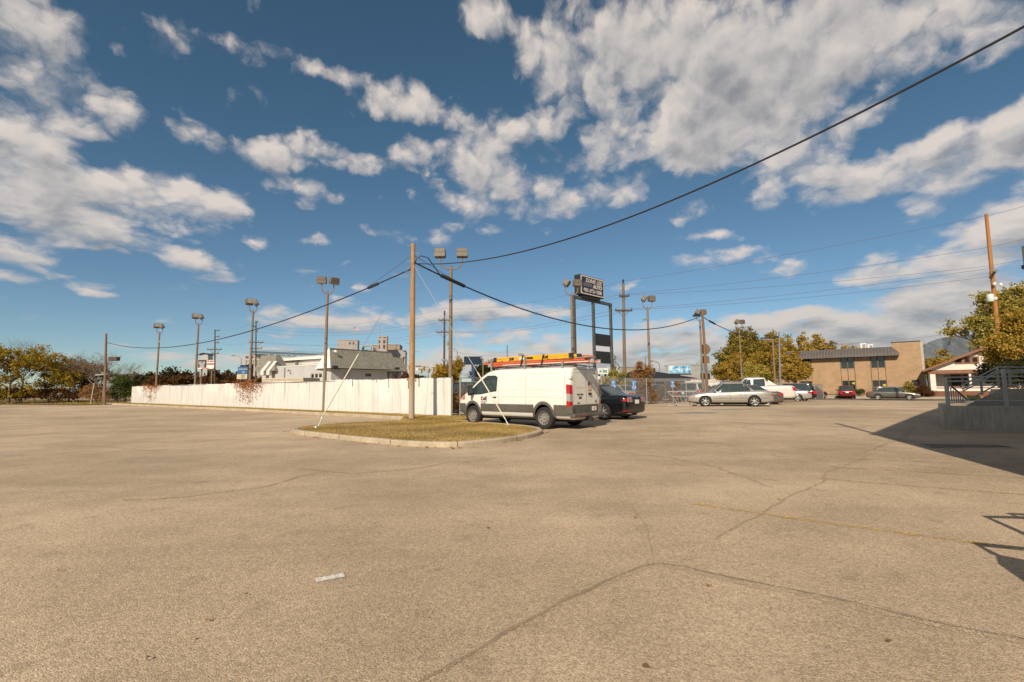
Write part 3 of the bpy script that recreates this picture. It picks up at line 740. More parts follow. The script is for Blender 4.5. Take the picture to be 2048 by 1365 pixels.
def cut_arches(o, cyl, half_w, dark):
    """cut wheel openings; cyl = [(x, z, radius, depth)]"""
    for (x, z, r_, dep) in cyl:
        for s in (1, -1):
            c = MB(); c.lathe([(.0001, s * (half_w + .4)), (r_, s * (half_w + .4)), (r_, s * (half_w - dep)), (.0001, s * (half_w - dep))], 40, 'y', c=(x, 0, z)); co = c.build('cutter', dark)
            bm = bmesh.new(); bm.from_mesh(co.data); bmesh.ops.remove_doubles(bm, verts=bm.verts, dist=.001); bmesh.ops.recalc_face_normals(bm, faces=bm.faces); bm.to_mesh(co.data); bm.free()
            md = o.modifiers.new('b', 'BOOLEAN'); md.operation = 'DIFFERENCE'; md.solver = 'EXACT'; md.object = co
            dg = bpy.context.evaluated_depsgraph_get(); dg.update(); me = bpy.data.meshes.new_from_object(o.evaluated_get(dg)); o.modifiers.clear(); o.data = me
            bpy.data.objects.remove(co)
    me = o.data
    while len(me.materials) < 2: me.materials.append(dark)
    me.materials[1] = dark
    for p in me.polygons:
        c = p.center; p.material_index = 0
        for (x, z, r_, dep) in cyl:
            if math.hypot(c.x - x, c.z - z) < r_ + .004 and abs(c.y) < half_w + .01 and (abs(math.hypot(c.x - x, c.z - z) - r_) < .012 or abs(abs(c.y) - (half_w - dep)) < .01): p.material_index = 1
        if c.z < .32 and abs(p.normal.z) > .8: p.material_index = 1
    me.polygons.foreach_set('use_smooth', [True] * len(me.polygons)); me.set_sharp_from_angle(angle=R(38))
def patch(name, bv, mat_, root, lo, hi, mode, nu=12, nv=4, off=.006, thick=0.0):
    """a sheet that follows the body: lo and hi are outlines (same length or 2 points) swept between, cast onto the surface.
       mode 'L','R' (x,z from the sides), 'B','F' (y,z from rear / front), 'T' (x,y from above)"""
    def samp(l, t):
        if len(l) == 1: return l[0]
        k = t * (len(l) - 1); i = min(int(k), len(l) - 2); f = k - i
        return (l[i][0] + (l[i + 1][0] - l[i][0]) * f, l[i][1] + (l[i + 1][1] - l[i][1]) * f)
    mb = MB(); P = []; ok = []
    for j in range(nv + 1):
        for i in range(nu + 1):
            a = samp(lo, i / nu); b = samp(hi, i / nu); s = j / nv; p = (a[0] + (b[0] - a[0]) * s, a[1] + (b[1] - a[1]) * s)
            o_, d_ = {'L': ((p[0], 6, p[1]), (0, -1, 0)), 'R': ((p[0], -6, p[1]), (0, 1, 0)), 'B': ((-9, p[0], p[1]), (1, 0, 0)),
                      'F': ((9, p[0], p[1]), (-1, 0, 0)), 'T': ((p[0], p[1], 6), (0, 0, -1))}[mode]
            hit = bv.ray_cast(Vector(o_), Vector(d_))
            if hit[0] is None: P.append(None)
            else:
                P.append(hit[0] - Vector(d_) * off)
    vid = {}; fs = []
    for j in range(nv):
        for i in range(nu):
            q = [j * (nu + 1) + i, j * (nu + 1) + i + 1, (j + 1) * (nu + 1) + i + 1, (j + 1) * (nu + 1) + i]
            if any(P[k] is None for k in q): continue
            f = []
            for k in q:
                if k not in vid: vid[k] = len(mb.v); mb.v.append(tuple(P[k]))
                f.append(vid[k])
            mb.f.append(tuple(f)); mb.mi.append(0)
    if not mb.f: return None
    o = mb.build(name, mat_, root, smooth=True); return o
def wrap(name, bv, mat_, root, cx, a0, a1, zlo, zhi, nu=10, nv=4, off=.008):
    """sheet wrapped round a corner: angles (degrees, 0 = forward) seen from a vertical axis at cx; z limits per end"""
    mb = MB(); P = []
    for j in range(nv + 1):
        for i in range(nu + 1):
            t = i / nu; a = R(a0 + (a1 - a0) * t); z = (zlo[0] + (zlo[1] - zlo[0]) * t) * (1 - j / nv) + (zhi[0] + (zhi[1] - zhi[0]) * t) * (j / nv)
            d = Vector((math.cos(a), math.sin(a), 0)); hit = bv.ray_cast(Vector((cx, 0, z)) + d * 5, -d)
            P.append(hit[0] + d * off if hit[0] else Vector((cx, 0, z)) + d)
    mb.add(P, [(j * (nu + 1) + i, j * (nu + 1) + i + 1, (j + 1) * (nu + 1) + i + 1, (j + 1) * (nu + 1) + i) for j in range(nv) for i in range(nu)])
    return mb.build(name, mat_, root, smooth=True)

def sedan_specs(kind):
    S = dict(L=4.85, W=1.80, H=1.45, fa=1.42, ra=-1.35, r=.325, clr=.20, style='6', deck=None)
    if kind == 'sedan':
        S.update(top=[(-2.43, .86), (-2.3, .93), (-1.7, .97), (-1.2, .97), (0, .95), (1.0, .93), (1.45, .86), (2.0, .76), (2.3, .66), (2.43, .58)], cab=(1.25, .45, -.95, -1.78), zb=.93,
                 wins=[(.98, .02), (-.06, -.88), (-.94, -1.32)])
    if kind == 'buick':
        S.update(L=4.90, W=1.85, H=1.51, fa=1.42, ra=-1.35, r=.325, style='6',
                 top=[(-2.45, .82), (-2.33, .93), (-1.9, .975), (-1.3, .97), (0, .925), (.9, .90), (1.5, .85), (2.02, .76), (2.33, .66), (2.45, .55)], cab=(1.15, .42, -.85, -1.68), zb=.90,
                 wins=[(.80, .02), (-.06, -.80), (-.86, -1.13)])
    if kind == 'mazda':
        S.update(L=4.72, W=1.79, H=1.44, fa=1.38, ra=-1.30, r=.33, style='7',
                 top=[(-2.36, .90), (-2.25, .99), (-1.8, 1.01), (-1.3, .99), (0, .93), (.9, .90), (1.4, .84), (1.95, .73), (2.2, .63), (2.36, .54)], cab=(1.15, .35, -.85, -1.85), zb=.93,
                 wins=[(.85, .02), (-.06, -.86), (-.92, -1.2)])
    if kind == 'suv':
        S.update(L=4.68, W=1.84, H=1.68, fa=1.38, ra=-1.32, r=.35, clr=.26, style='5',
                 top=[(-2.34, .98), (-2.2, 1.06), (-1.2, 1.05), (0, 1.02), (.9, 1.0), (1.5, .95), (2.0, .86), (2.25, .74), (2.34, .66)], cab=(1.20, .45, -1.95, -2.26), zb=1.02,
                 wins=[(.88, .05), (-.03, -.85), (-.92, -1.85)])
    if kind == 'truck':
        S.update(L=5.64, W=2.01, H=1.92, fa=1.80, ra=-1.50, r=.40, clr=.30, style='6',
                 top=[(-2.82, 1.16), (-2.7, 1.26), (-1.4, 1.28), (0, 1.24), (1.0, 1.2), (1.6, 1.18), (2.3, 1.08), (2.65, .95), (2.82, .84)], cab=(1.30, .62, -.82, -1.28), zb=1.22,
                 wins=[(.95, .18), (.02, -.78)])
    return S
def make_car(kind, name, label, cat, paintm, group=None, glass=None, detail=2, tail=None, trim=True, deck_cut=True):
    S = sedan_specs(kind); L, Wd, H = S['L'], S['W'], S['H']; root = thing(name, label, cat, group=group); glass = glass or M['glass_c']
    xs = [-L / 2, -L / 2 + .05, -L / 2 + .16, -L / 2 + .36]; k = -L / 2 + .6
    while k < L / 2 - .6: xs.append(k); k += .24
    xs += [L / 2 - .5, L / 2 - .3, L / 2 - .14, L / 2 - .04, L / 2]
    st = []
    for x in xs:
        e = min(x + L / 2, L / 2 - x); s = abs(x) / (L / 2); front = x > 0
        w = Wd / 2 * (1 - .07 * s ** 3)
        ef = 1.0 if e > .5 else (.72 + .28 * math.sqrt(max(0, 1 - (1 - e / .5) ** 2)) if front else .80 + .20 * math.sqrt(max(0, 1 - (1 - e / .5) ** 2)))
        w *= ef; zt = crom(S['top'], x); zb = S['clr'] + (.0 if e > .4 else (.4 - e) * .22)
        if e < .06: zt -= .03
        hh = zt - zb
        st.append((x, [(0, zb), (w * .82, zb), (w * .955, zb + .05), (w * .99, zb + hh * .22), (w * 1.0, zb + hh * .42), (w * .995, zb + hh * .58), (w * .985, zb + hh * .72),
                       (w * .965, zb + hh * .86), (w * .92, zb + hh * .955), (w * .80, zb + hh * 1.0), (w * .45, zt + .015 * min(1, e * 3)), (0, zt + .022 * min(1, e * 3))]))
    body = loft(st).build('body', [paintm, M['black']], root); subdiv(body, 1); bv = bvh_of(body)
    cut_arches(body, [(S['fa'], S['r'], S['r'] + .05, .33), (S['ra'], S['r'], S['r'] + .05, .33)], Wd / 2, M['black'])
    # cabin
    xA, xF, xR, xC = S['cab']; zb = S['zb'] - .05; wb = Wd / 2 * .90; wr = Wd / 2 * (.70 if kind not in ('suv', 'truck') else .76); zr = H - .07
    NE = 7.0
    def cab(t):
        z = zb + (zr - zb) * t; b = t ** 1.25
        x1 = xA + (xF - xA) * (t ** .9 if kind != 'suv' else t ** .95); x0 = xC + (xR - xC) * (t ** .92)
        return z, (x0 + x1) / 2, (x1 - x0) / 2, wb + (wr - wb) * b
    def ringpts(cx_, a, w, z, n=44):
        P = []
        for k in range(n):
            an = 2 * math.pi * (k + .5) / n; c, s = math.cos(an), math.sin(an)
            P.append((cx_ + a * math.copysign(abs(c) ** (2 / NE), c), w * math.copysign(abs(s) ** (2 / NE), s), z))
        return P
    mb = MB(); n = 44; rings = []
    for t in (0, .2, .4, .6, .8, .93, 1.0):
        z, cx_, a, w = cab(t); rings.append(ringpts(cx_, a, w, z))
    z, cx_, a, w = cab(1)
    for (k1, k2, dz) in ((.975, .95, .028), (.92, .86, .046), (.75, .65, .062), (.4, .35, .07)): rings.append(ringpts(cx_, a * k1, w * k2, z + dz))
    for r_ in rings: mb.v += r_
    for i in range(len(rings) - 1):
        for k in range(n): k2 = (k + 1) % n; mb.f.append((i * n + k, i * n + k2, (i + 1) * n + k2, (i + 1) * n + k)); mb.mi.append(0)
    mb.f.append(tuple((len(rings) - 1) * n + k for k in range(n))); mb.mi.append(0)
    mb.build('cabin', paintm, root, smooth=True)
    def side_y(x, t):
        z, cx_, a, w = cab(t); q = min(.999, abs(x - cx_) / a); return w * (1 - q ** NE) ** (1 / NE), z
    def glasspatch(nm, m_, t0, t1, xf, xb, off, inset=0.0):
        for s in (1, -1):
            P = []; nu, nv = 8, 5
            for j in range(nv + 1):
                t = t0 + (t1 - t0) * j / nv; z, cx_, a, w = cab(t)
                # keep the window inside the pillars, which lean with the cabin
                f_ = min(xf, cx_ + a - .13 - inset); b_ = max(xb, cx_ - a + .12 + inset)
                for i in range(nu + 1):
                    x = b_ + (f_ - b_) * i / nu; y, z = side_y(x, t); P.append((x, s * (y + off), z))
            m2 = MB(); m2.add(P, [(j * (nu + 1) + i, j * (nu + 1) + i + 1, (j + 1) * (nu + 1) + i + 1, (j + 1) * (nu + 1) + i) for j in range(nv) for i in range(nu)])
            m2.build(nm, m_, root, smooth=True)
    tb = (S['zb'] + .015 - zb) / (zr - zb)
    if trim: glasspatch('window_trim', M['black'], tb - .045, .955, S['wins'][0][0] + 2, S['wins'][-1][1] - .03, .004)
    for (xf, xb) in S['wins']: glasspatch('side_window', glass, tb, .91, xf, xb, .009)
    def ends(nm, sgn, m_, t0, t1, off, ky=.80):
        P = []; nu, nv = 12, 6
        for j in range(nv + 1):
            t = t0 + (t1 - t0) * j / nv; z, cx_, a, w = cab(t)
            for i in range(nu + 1):
                y = w * ky * (-1 + 2 * i / nu); x = cx_ + sgn * a * (1 - (abs(y) / w) ** NE) ** (1 / NE); P.append((x + sgn * off, y, z + off * .5))
        m2 = MB(); m2.add(P, [(j * (nu + 1) + i, j * (nu + 1) + i + 1, (j + 1) * (nu + 1) + i + 1, (j + 1) * (nu + 1) + i) for j in range(nv) for i in range(nu)])
        m2.build(nm, m_, root, smooth=True)
    ends('windshield', 1, glass, tb + .05, .95, .010, .86); ends('rear_window', -1, glass, (tb + .10) if kind != 'suv' else .12, .93, .010, .86)
    # lights
    zt = crom(S['top'], -L / 2 + .1); tl = tail or 'plain'
    hi, lo_ = (zt - .06, zt - .24) if kind not in ('truck', 'suv') else (zt + (-.02), zt - .40)
    for s in (1, -1):
        if tl == 'mazda':
            wrap('taillight', bv, M['red'], root, -1.2, s * 140, s * 153, (.78, .72), (.80, .90)); wrap('lens', bv, M['clear'], root, -1.2, s * 150, s * 164, (.725, .72), (.90, .90), off=.010)
            wrap('taillight_lamp', bv, M['red'], root, -1.2, s * 153.5, s * 157, (.75, .75), (.88, .88), off=.014); wrap('taillight_lamp', bv, M['red'], root, -1.2, s * 160, s * 163.5, (.75, .75), (.88, .88), off=.014)
        elif tl == 'buick':
            wrap('taillight', bv, M['red'], root, -1.2, s * 142, s * 166, (.66, .64), (.72, .82))
        else:
            wrap('taillight', bv, M['red'], root, -L / 2 + 1.2, s * 137, s * 157, (lo_ + .04, lo_), (hi - .02, hi))
        zf = crom(S['top'], L / 2 - .12)
        wrap('headlight', bv, M['clear'], root, L / 2 - 1.2, s * 28, s * 46, (zf - .14, zf - .10), (zf - .02, zf + .01), off=.009)
        wrap('marker', bv, M['orange'], root, L / 2 - 1.2, s * 44, s * 50, (zf - .10, zf - .08), (zf - .02, zf - .01), off=.012)
    # grille, plate, bumper seams
    zf = crom(S['top'], L / 2 - .1)
    patch('grille', bv, M['black'], root, [(-.38, zf - .14), (.38, zf - .14)], [(-.44, zf - .04), (.44, zf - .04)], 'F', 10, 3)
    patch('air_intake', bv, M['black'], root, [(-.6, .27), (.6, .27)], [(-.55, .36), (.55, .36)], 'F', 10, 3)
    pz = zt - (.22 if kind != 'mazda' else .26) 
    if kind == 'truck': pz = .62
    patch('licence_plate', bv, M['plate'], root, [(-.16, pz - .08), (.16, pz - .08)], [(-.16, pz + .08), (.16, pz + .08)], 'B', 4, 3, .018)
    if detail:
        for m_ in 'LR':
            zs = S['clr'] + .14
            def seam(x0, z0, x1, z1, w=.007): patch('door_seam', bv, M['black'], root, [(x0 - w, z0), (x1 - w, z1)], [(x0 + w, z0), (x1 + w, z1)], m_, 8, 1, .0025)
            d1 = S['wins'][0][0] + .30; d2 = (S['wins'][0][1] + S['wins'][1][0]) / 2
            seam(d2, zs, d2, S['zb'] - .02); seam(d1, zs + .06, d1 + .02, S['zb'] - .04)
            if kind != 'truck' or True:
                rr = S['ra'] + S['r'] + .10; rt = S['wins'][1][1] - .04; seam(rr, zs + .05, rt, S['zb'] - .02)
            patch('door_seam', bv, M['black'], root, [(d1, zs), (rr, zs)], [(d1, zs + .012), (rr, zs + .012)], m_, 10, 1, .0025)
            s = 1 if m_ == 'L' else -1
            for hx in (d2 + .12, S['wins'][1][1] + .18):
                hit = bv.ray_cast(Vector((hx, 5 * s, S['zb'] - .13)), Vector((0, -s, 0)))
                if hit[0]: mb = MB(); mb.box(hx - .09, hx + .09, hit[0].y - .01, hit[0].y + .028 * s, S['zb'] - .145, S['zb'] - .115); mb.build('door_handle', paintm, root, bevel=.008)
        seamx = -L / 2 + .42
        patch('trunk_seam', bv, M['black'], root, [(-.62, zt - .30), (.62, zt - .30)], [(-.62, zt - .288), (.62, zt - .288)], 'B', 10, 1, .004)
    for s in (1, -1):   # mirrors
        y, z = side_y(S['wins'][0][0] - .02, tb); mx = S['cab'][0] - .33
        mb = MB(); mb.box(mx - .05, mx + .08, s * (y + .03), s * (y + .22), S['zb'] + .01, S['zb'] + .15); mb.build('door_mirror', paintm, root, bevel=.03, smooth=True)
    add_wheels(root, (S['fa'], S['ra']), Wd / 2 - .115, S['r'], .215, S['style'])
    mb = MB(); mb.box(-L / 2 + .35, L / 2 - .5, -Wd / 2 + .32, Wd / 2 - .32, S['clr'] - .05, S['clr'] + .03); mb.build('underbody', M['black'], root)
    return root, bv, S
def put(root, x, y, heading, dz=0.0):
    root.location = (x, y, G(x, y) + dz); root.rotation_euler = (0, 0, heading); return root
def head(dx, dy): return math.atan2(dy, dx)

P_silver = paint('paint_silver', (.40, .375, .335), .45, .32, .06); P_black = paint('paint_black', (.006, .006, .008), .0, .16, .2)
P_white = paint('paint_white', (.60, .57, .52), .0, .25, .05); P_grey = paint('paint_grey', (.13, .115, .095), .4, .25, .08)
P_red = paint('paint_red', (.16, .012, .014), .2, .2, .1); P_darkgrey = paint('paint_dark_grey', (.085, .085, .085), .4, .25)
P_blue = paint('paint_blue', (.05, .08, .14), .3, .25)

# silver four door sedan, broadside
car, bv, S = make_car('buick', 'silver_sedan', 'long silver four door sedan seen side on beside the metal bicycle rack', 'car', P_silver, tail='buick')
f_, r_w = at(1409.5, 30.2, 812), at(1506.5, 29.0, 812)
f_ = Vector((12.0, 30.2, 0)); r_w = Vector((14.72, 29.35, 0))
hd = (f_ - r_w).normalized(); side = Vector((hd.y, -hd.x, 0)); ctr = (f_ + r_w) / 2 + side * (S['W'] / 2 - .1) + hd * (-.035)
put(car, ctr.x, ctr.y, head(hd.x, hd.y))
for m_ in 'LR':
    for a, b in ((-2.2, -1.72), (-.96, -.08), (-.04, .98), (1.84, 2.2)):
        patch('side_moulding', bv, P_silver, car, [(a, .50), (b, .50)], [(a, .545), (b, .545)], m_, 8, 2, .016)
        patch('moulding_line', bv, M['black'], car, [(a, .493), (b, .493)], [(a, .50), (b, .50)], m_, 8, 1, .014)

# black sedan beside the van
vh = Vector((-.70, .714, 0)).normalized(); vs = Vector((vh.y, -vh.x, 0))     # heading of the parked row, its right hand side
car, bv, S = make_car('mazda', 'black_sedan', 'glossy black sedan parked nose in right beside the white van', 'car', P_black, tail='mazda')
wl = gp(1207, 840); ctr = wl - vh * S['ra'] + vs * (S['W'] / 2 - .05)
put(car, ctr.x, ctr.y, head(vh.x, vh.y))
mb = MB(); mb.tube([(-1.62, 0, 1.36), (-1.78, 0, 1.56)], .006, 5); mb.build('antenna', M['black'], car)
for s in (.42, ): 
    mb = MB(); mb.lathe([(.035, -2.40), (.035, -2.1)], 12, 'x', c=(0, s, .27)); mb.build('exhaust', M['chrome'], car)
patch('reflector', bv, M['red'], car, [(.50, .36), (.78, .36)], [(.50, .385), (.78, .385)], 'B', 6, 1, .01); patch('reflector', bv, M['red'], car, [(-.78, .36), (-.50, .36)], [(-.78, .385), (-.50, .385)], 'B', 6, 1, .01)
mb = MB(); mb.lathe([(.045, -.004), (.045, .008), (.03, .008)], 16, 'x', c=(-2.37, 0, .90)); mb.build('badge', M['chrome'], car)

# row beyond the silver sedan
rowh = Vector((-.93, .36, 0)).normalized()
def place_row(car, u, Y, h, dz=0.0):
    p = at(u, Y); put(car, p.x, p.y, head(h.x, h.y), dz)
car, bv, S = make_car('sedan', 'dark_sedan', 'dark silver sedan almost hidden behind the long silver sedan', 'car', P_grey)
place_row(car, 1485, 33.8, rowh, -.10)
car, bv, S = make_car('truck', 'white_pickup', 'white crew cab pickup truck with red tail lamps, tallest of the parked row', 'pickup truck', P_white, trim=False)
place_row(car, 1505, 37.6, rowh); PICK = car
mb = MB()   # sail panels behind the cab and bed cover
for s in (1, -1): mb.add([(-1.0, s * .86, 1.72), (-1.6, s * .90, 1.28), (-.9, s * .93, 1.28), (-1.0, s * .78, 1.72), (-1.6, s * .80, 1.28), (-.9, s * .80, 1.28)], [(0, 1, 2), (3, 4, 5), (0, 1, 4, 3), (1, 2, 5, 4), (2, 0, 3, 5)])
mb.build('sail_panel', P_white, car)
mb = MB(); mb.box(-2.80, -2.72, -.95, .95, .62, .86); mb.box(-2.94, -2.74, -.98, .98, .50, .66); mb.build('rear_bumper', P_white, car, bevel=.03)
mb = MB()
for s in (1, -1): mb.tube([(.55, s * .72, 1.93), (-.75, s * .72, 1.93)], .02, 6)
mb.build('roof_rail', M['blackm'], car)
car, bv, S = make_car('sedan', 'pearl_sedan', 'pale silver sedan tail end between the white pickup and the black crossover', 'car', P_silver)
place_row(car, 1560, 44.0, Vector((-.86, .51, 0)))
car, bv, S = make_car('suv', 'black_crossover', 'black crossover with curved chrome window line, last of the parked row', 'crossover', P_black)
place_row(car, 1577, 47.5, Vector((-.84, .54, 0))); SUVB = car
mb = MB()
for s in (1, -1): mb.tube([(.3, s * .66, 1.71), (-1.8, s * .66, 1.71)], .018, 6)
mb.build('roof_rail', M['silver'], car)
# driving car on the street
car, bv, S = make_car('sedan', 'grey_brown_sedan', 'grey brown sedan driving along the street past the tan brick building', 'car', P_grey)
p = at(1784, 55.0); put(car, p.x, p.y, head(D1.x, D1.y)); car.location.z = -.2 + .01
car.rotation_euler[2] = head(.80, -.60)
# red crossovers at the brick building
car, bv, S = make_car('suv', 'red_crossover', 'dark red crossover parked facing the tan brick wall, tail to the street', 'crossover', P_red)
p = at(1690, 62.5); put(car, p.x, p.y, head(.50, .866)); RED = car
c2 = copy_tree(RED); c2['label'] = 'red crossover beyond the end of the chain link fence behind the black crossover'; p = at(1622, 64); put(c2, p.x, p.y, head(.9, .45))
car, bv, S = make_car('suv', 'silver_crossover', 'silver crossover parked behind the moving grey brown sedan', 'crossover', P_silver); SILV = car
p = at(1787, 61.5); put(car, p.x, p.y, head(.93, -.36), -.25)
c2 = copy_tree(SILV); c2['label'] = 'pale crossover beside the round yellow green bush'; p = at(1806, 63.0); put(c2, p.x, p.y, head(.5, .86), -.35)
# cars of the dealer yard behind the chain link fence
protos = {}
def yard(kind, pm, u, Y, h, label, name='yard_car', dz=0.0, cat='car'):
    key = (kind, pm.name)
    if key not in protos: protos[key] = make_car(kind, name, label, cat, pm, group='cars in the yard behind the fences')[0]; o = protos[key]
    else: o = copy_tree(protos[key]); o['label'] = label; o['group'] = 'cars in the yard behind the fences'; o['category'] = cat; o.name = name
    p = at(u, Y); put(o, p.x, p.y, h, dz); return o
yard('sedan', P_darkgrey, 1322, 42.5, R(118), 'dark grey yard sedan with red tail lamp behind the fence left of the bicycle rack')
yard('sedan', P_black, 1298, 46.5, R(118), 'black yard sedan behind the leafless vine bush on the fence')
yard('sedan', P_silver, 1233, 38.5, R(122), 'silver yard sedan behind the fence right above the black sedan')
yard('suv', P_silver, 1372, 44.5, R(116), 'silver yard hatchback behind the bicycle rack', cat='crossover')
yard('sedan', P_grey, 1398, 46.0, R(116), 'grey yard sedan in front of the leaning brown pole')
yard('suv', P_white, 1440, 52.0, R(112), 'white yard crossover beyond the nose of the long silver sedan', cat='crossover')
yard('sedan', P_blue, 1352, 48.0, R(116), 'blue yard sedan behind the bicycle rack, farther back than the hatchback')
yard('suv', P_black, 930, 26.5, R(160), 'black crossover behind the fence corner left of the van', cat='crossover')
yard('sedan', P_red, 1275, 47, R(116), 'red yard sedan seen through the vine bush')
yard('suv', P_darkgrey, 1205, 44, R(120), 'dark yard crossover just right of the van roof line', cat='crossover')
yard('suv', P_blue, 287, 76, R(150), 'blue crossover just above the far left end of the white fence', dz=.3, cat='crossover')
yard('truck', P_white, 312, 66, R(160), 'white pickup roof just above the left vine on the white fence', dz=-.1, cat='pickup truck')
yard('suv', P_darkgrey, 650, 44, R(150), 'dark crossover roof just above the white fence before the shop wall', dz=-.1, cat='crossover')
yard('suv', P_grey, 600, 46, R(150), 'grey crossover roof peeking over the white fence below the beige trailer', dz=-.1, cat='crossover')
# ------------------------------------------------------------------ the white van with its ladders
P_van = paint('van_white', (.76, .73, .66), .0, .30, .045); CLAD = mat('van_cladding', (.105, .095, .08), .6, noise=[(1.5, .15), (12, .1)])
van = thing('work_van', 'white cargo van with grey lower cladding and ladders on its roof rack', 'van')
vtop = [(-2.99, 2.02), (-2.9, 2.055), (-2.0, 2.08), (.4, 2.08), (.9, 2.06), (1.3, 1.97), (1.7, 1.72), (2.05, 1.46), (2.25, 1.30), (2.5, 1.20), (2.8, 1.04), (2.93, .90), (2.99, .72)]
def vf(h):
    return interp([(0, .93), (.45, .965), (.6, .99), (1.0, 1.0), (1.2, .995), (1.45, .965), (1.7, .93), (1.9, .895), (2.1, .86)], h)
xs = [-2.99, -2.96, -2.88, -2.7] + [-2.45 + .25 * i for i in range(14)] + [1.0, 1.15, 1.3, 1.45, 1.6, 1.75, 1.9, 2.05, 2.2, 2.35, 2.5, 2.65, 2.8, 2.9, 2.96, 2.99]
st = []
for x in xs:
    zt = crom(vtop, x); zb = .30 + max(0, x - 2.6) * .15; e = 2.99 - x; w = 1.03
    if x > 1.4: w *= 1 - .16 * ((x - 1.4) / 1.59) ** 2.6
    if e < .2: w *= .90 + .10 * math.sqrt(max(0, 1 - (1 - e / .2) ** 2))
    eb = x + 2.99
    if eb < .12: w *= .965 + .035 * math.sqrt(max(0, 1 - (1 - eb / .12) ** 2))
    h = []
    for k, rr in ((0, .0), (0, .84), (.04, .96), (.12, 1), (.22, 1), (.34, 1), (.46, 1), (.58, 1), (.70, 1), (.80, 1), (.88, 1), (.93, .985), (.97, .94), (.992, .83), (1.0, .6), (1.01, 0)):
        z = zb + (zt - zb) * k; h.append((w * vf(z) * rr, z))
    st.append((x, h))
body = loft(st).build('body', [P_van, M['black']], van); subdiv(body, 1); bv = bvh_of(body)
VR = .36; FAX, RAX = 1.96, -1.79
cut_arches(body, [(FAX, VR + .02, .445, .38), (RAX, VR + .02, .445, .38)], 1.02, M['black'])
for s, m_ in ((1, 'L'), (-1, 'R')):
    # cladding band between the arches, behind and before them, and the wheel arch flares
    for (a, b, z0, z1) in ((-1.32, 1.48, .52, .80), (-2.95, -2.26, .44, .80), (2.42, 2.9, .36, .80)):
        patch('cladding', bv, CLAD, van, [(a, z0), (b, z0)], [(a, z1), (b, z1)], m_, 16, 4, .012)
    patch('sill', bv, CLAD, van, [(-1.3, .31), (1.5, .31)], [(-1.3, .375), (1.5, .375)], m_, 12, 2, .012)
    for ax in (FAX, RAX):
        lo_ = [(ax + .435 * math.cos(R(a)), VR + .02 + .435 * math.sin(R(a))) for a in range(-12, 193, 12)]; hi_ = [(ax + .535 * math.cos(R(a)), VR + .02 + .535 * math.sin(R(a))) for a in range(-12, 193, 12)]
        patch('wheel_arch_flare', bv, CLAD, van, lo_, hi_, m_, 34, 3, .028)
    # door glass
    win_lo = [(.62, 1.28), (.95, 1.245), (1.45, 1.17), (2.0, 1.15), (2.12, 1.17)]; win_hi = [(.62, 1.74), (.75, 1.80), (1.15, 1.80), (1.62, 1.56), (2.14, 1.20)]
    patch('window_trim', bv, M['black'], van, [(.59, 1.25), (.95, 1.215), (1.45, 1.14), (2.0, 1.12), (2.16, 1.15)], [(.59, 1.76), (.73, 1.83), (1.17, 1.83), (1.65, 1.58), (2.18, 1.20)], m_, 18, 6, .004)
    patch('side_window', bv, M['glass_c'], van, win_lo, win_hi, m_, 18, 6, .009)
    patch('window_post', bv, M['black'], van, [(1.30, 1.19), (1.33, 1.19)], [(1.20, 1.79), (1.23, 1.79)], m_, 2, 6, .013)
    def seam(x0, z0, x1, z1, w=.006): patch('panel_seam', bv, M['galv_dark'], van, [(x0 - w, z0), (x1 - w, z1)], [(x0 + w, z0), (x1 + w, z1)], m_, 10, 1, .003)
    for x in (.48, -.92): seam(x, .40, x, 1.98)
    seam(1.62, .80, 1.80, 1.12); seam(-2.72, .82, -2.74, 1.98)
    # pressed panels: shallow raised frames
    for a, b in ((.34, -.84), (-1.0, -2.5)):
        for (p0, p1, p2, p3) in (((a, 1.30), (b, 1.30), (a, 1.33), (b, 1.33)), ((a, 1.86), (b, 1.86), (a, 1.885), (b, 1.885)), ((a, 1.30), (a - .03, 1.30), (a, 1.885), (a - .03, 1.885)), ((b, 1.30), (b + .03, 1.30), (b, 1.885), (b + .03, 1.885))):
            patch('pressed_panel_edge', bv, P_van, van, [p0, p1], [p2, p3], m_, 10, 3, .010)
    patch('side_crease', bv, P_van, van, [(1.6, 1.075), (.4, 1.06), (-2.7, 1.06)], [(1.6, 1.10), (.4, 1.09), (-2.7, 1.09)], m_, 20, 2, .010)
    hz = bv.ray_cast(Vector((.72, 5 * s, 1.03)), Vector((0, -s, 0)))[0]
    mb = MB(); mb.box(.60, .84, hz.y - .01 * s, hz.y + .035 * s, 1.015, 1.055); mb.build('door_handle', M['black'], van, bevel=.01)
    mb = MB(); y0 = s * 1.02     # mirror
    mb.box(1.86, 2.0, s * .95, s * 1.14, 1.13, 1.20); mb.box(1.84, 1.98, s * 1.10, s * 1.30, 1.10, 1.48); mb.build('door_mirror', M['black'], van, bevel=.03, smooth=True)
    mb = MB(); mb.box(1.830, 1.842, s * 1.13, s * 1.27, 1.18, 1.44); mb.build('mirror_glass', M['chrome'], van)
    wrap('headlight', bv, M['clear'], van, 1.9, s * 34, s * 58, (.92, .98), (1.02, 1.20), off=.010)
    wrap('marker', bv, M['orange'], van, 1.9, s * 52, s * 60, (.93, .96), (1.02, 1.10), off=.016)
    # tall tail lamp in three bands on the rear corner
    for (z0, z1, m2, nm) in ((1.16, 1.46, M['red'], 'taillight'), (.92, 1.16, M['clear'], 'taillight_lens'), (.73, .92, M['red'], 'taillight')):
        wrap(nm, bv, m2, van, -2.0, s * 129, s * 139, (z0 + .015, z0 - .02), (z1 + .015, z1 - .02), off=.02)
    hz = bv.ray_cast(Vector((-9, s * .86, 1.70)), Vector((1, 0, 0)))[0]
    mb = MB(); mb.box(-3.02, -2.90, s * .88, s * 1.0, 1.64, 1.76); mb.build('door_hinge', P_van, van, bevel=.02)
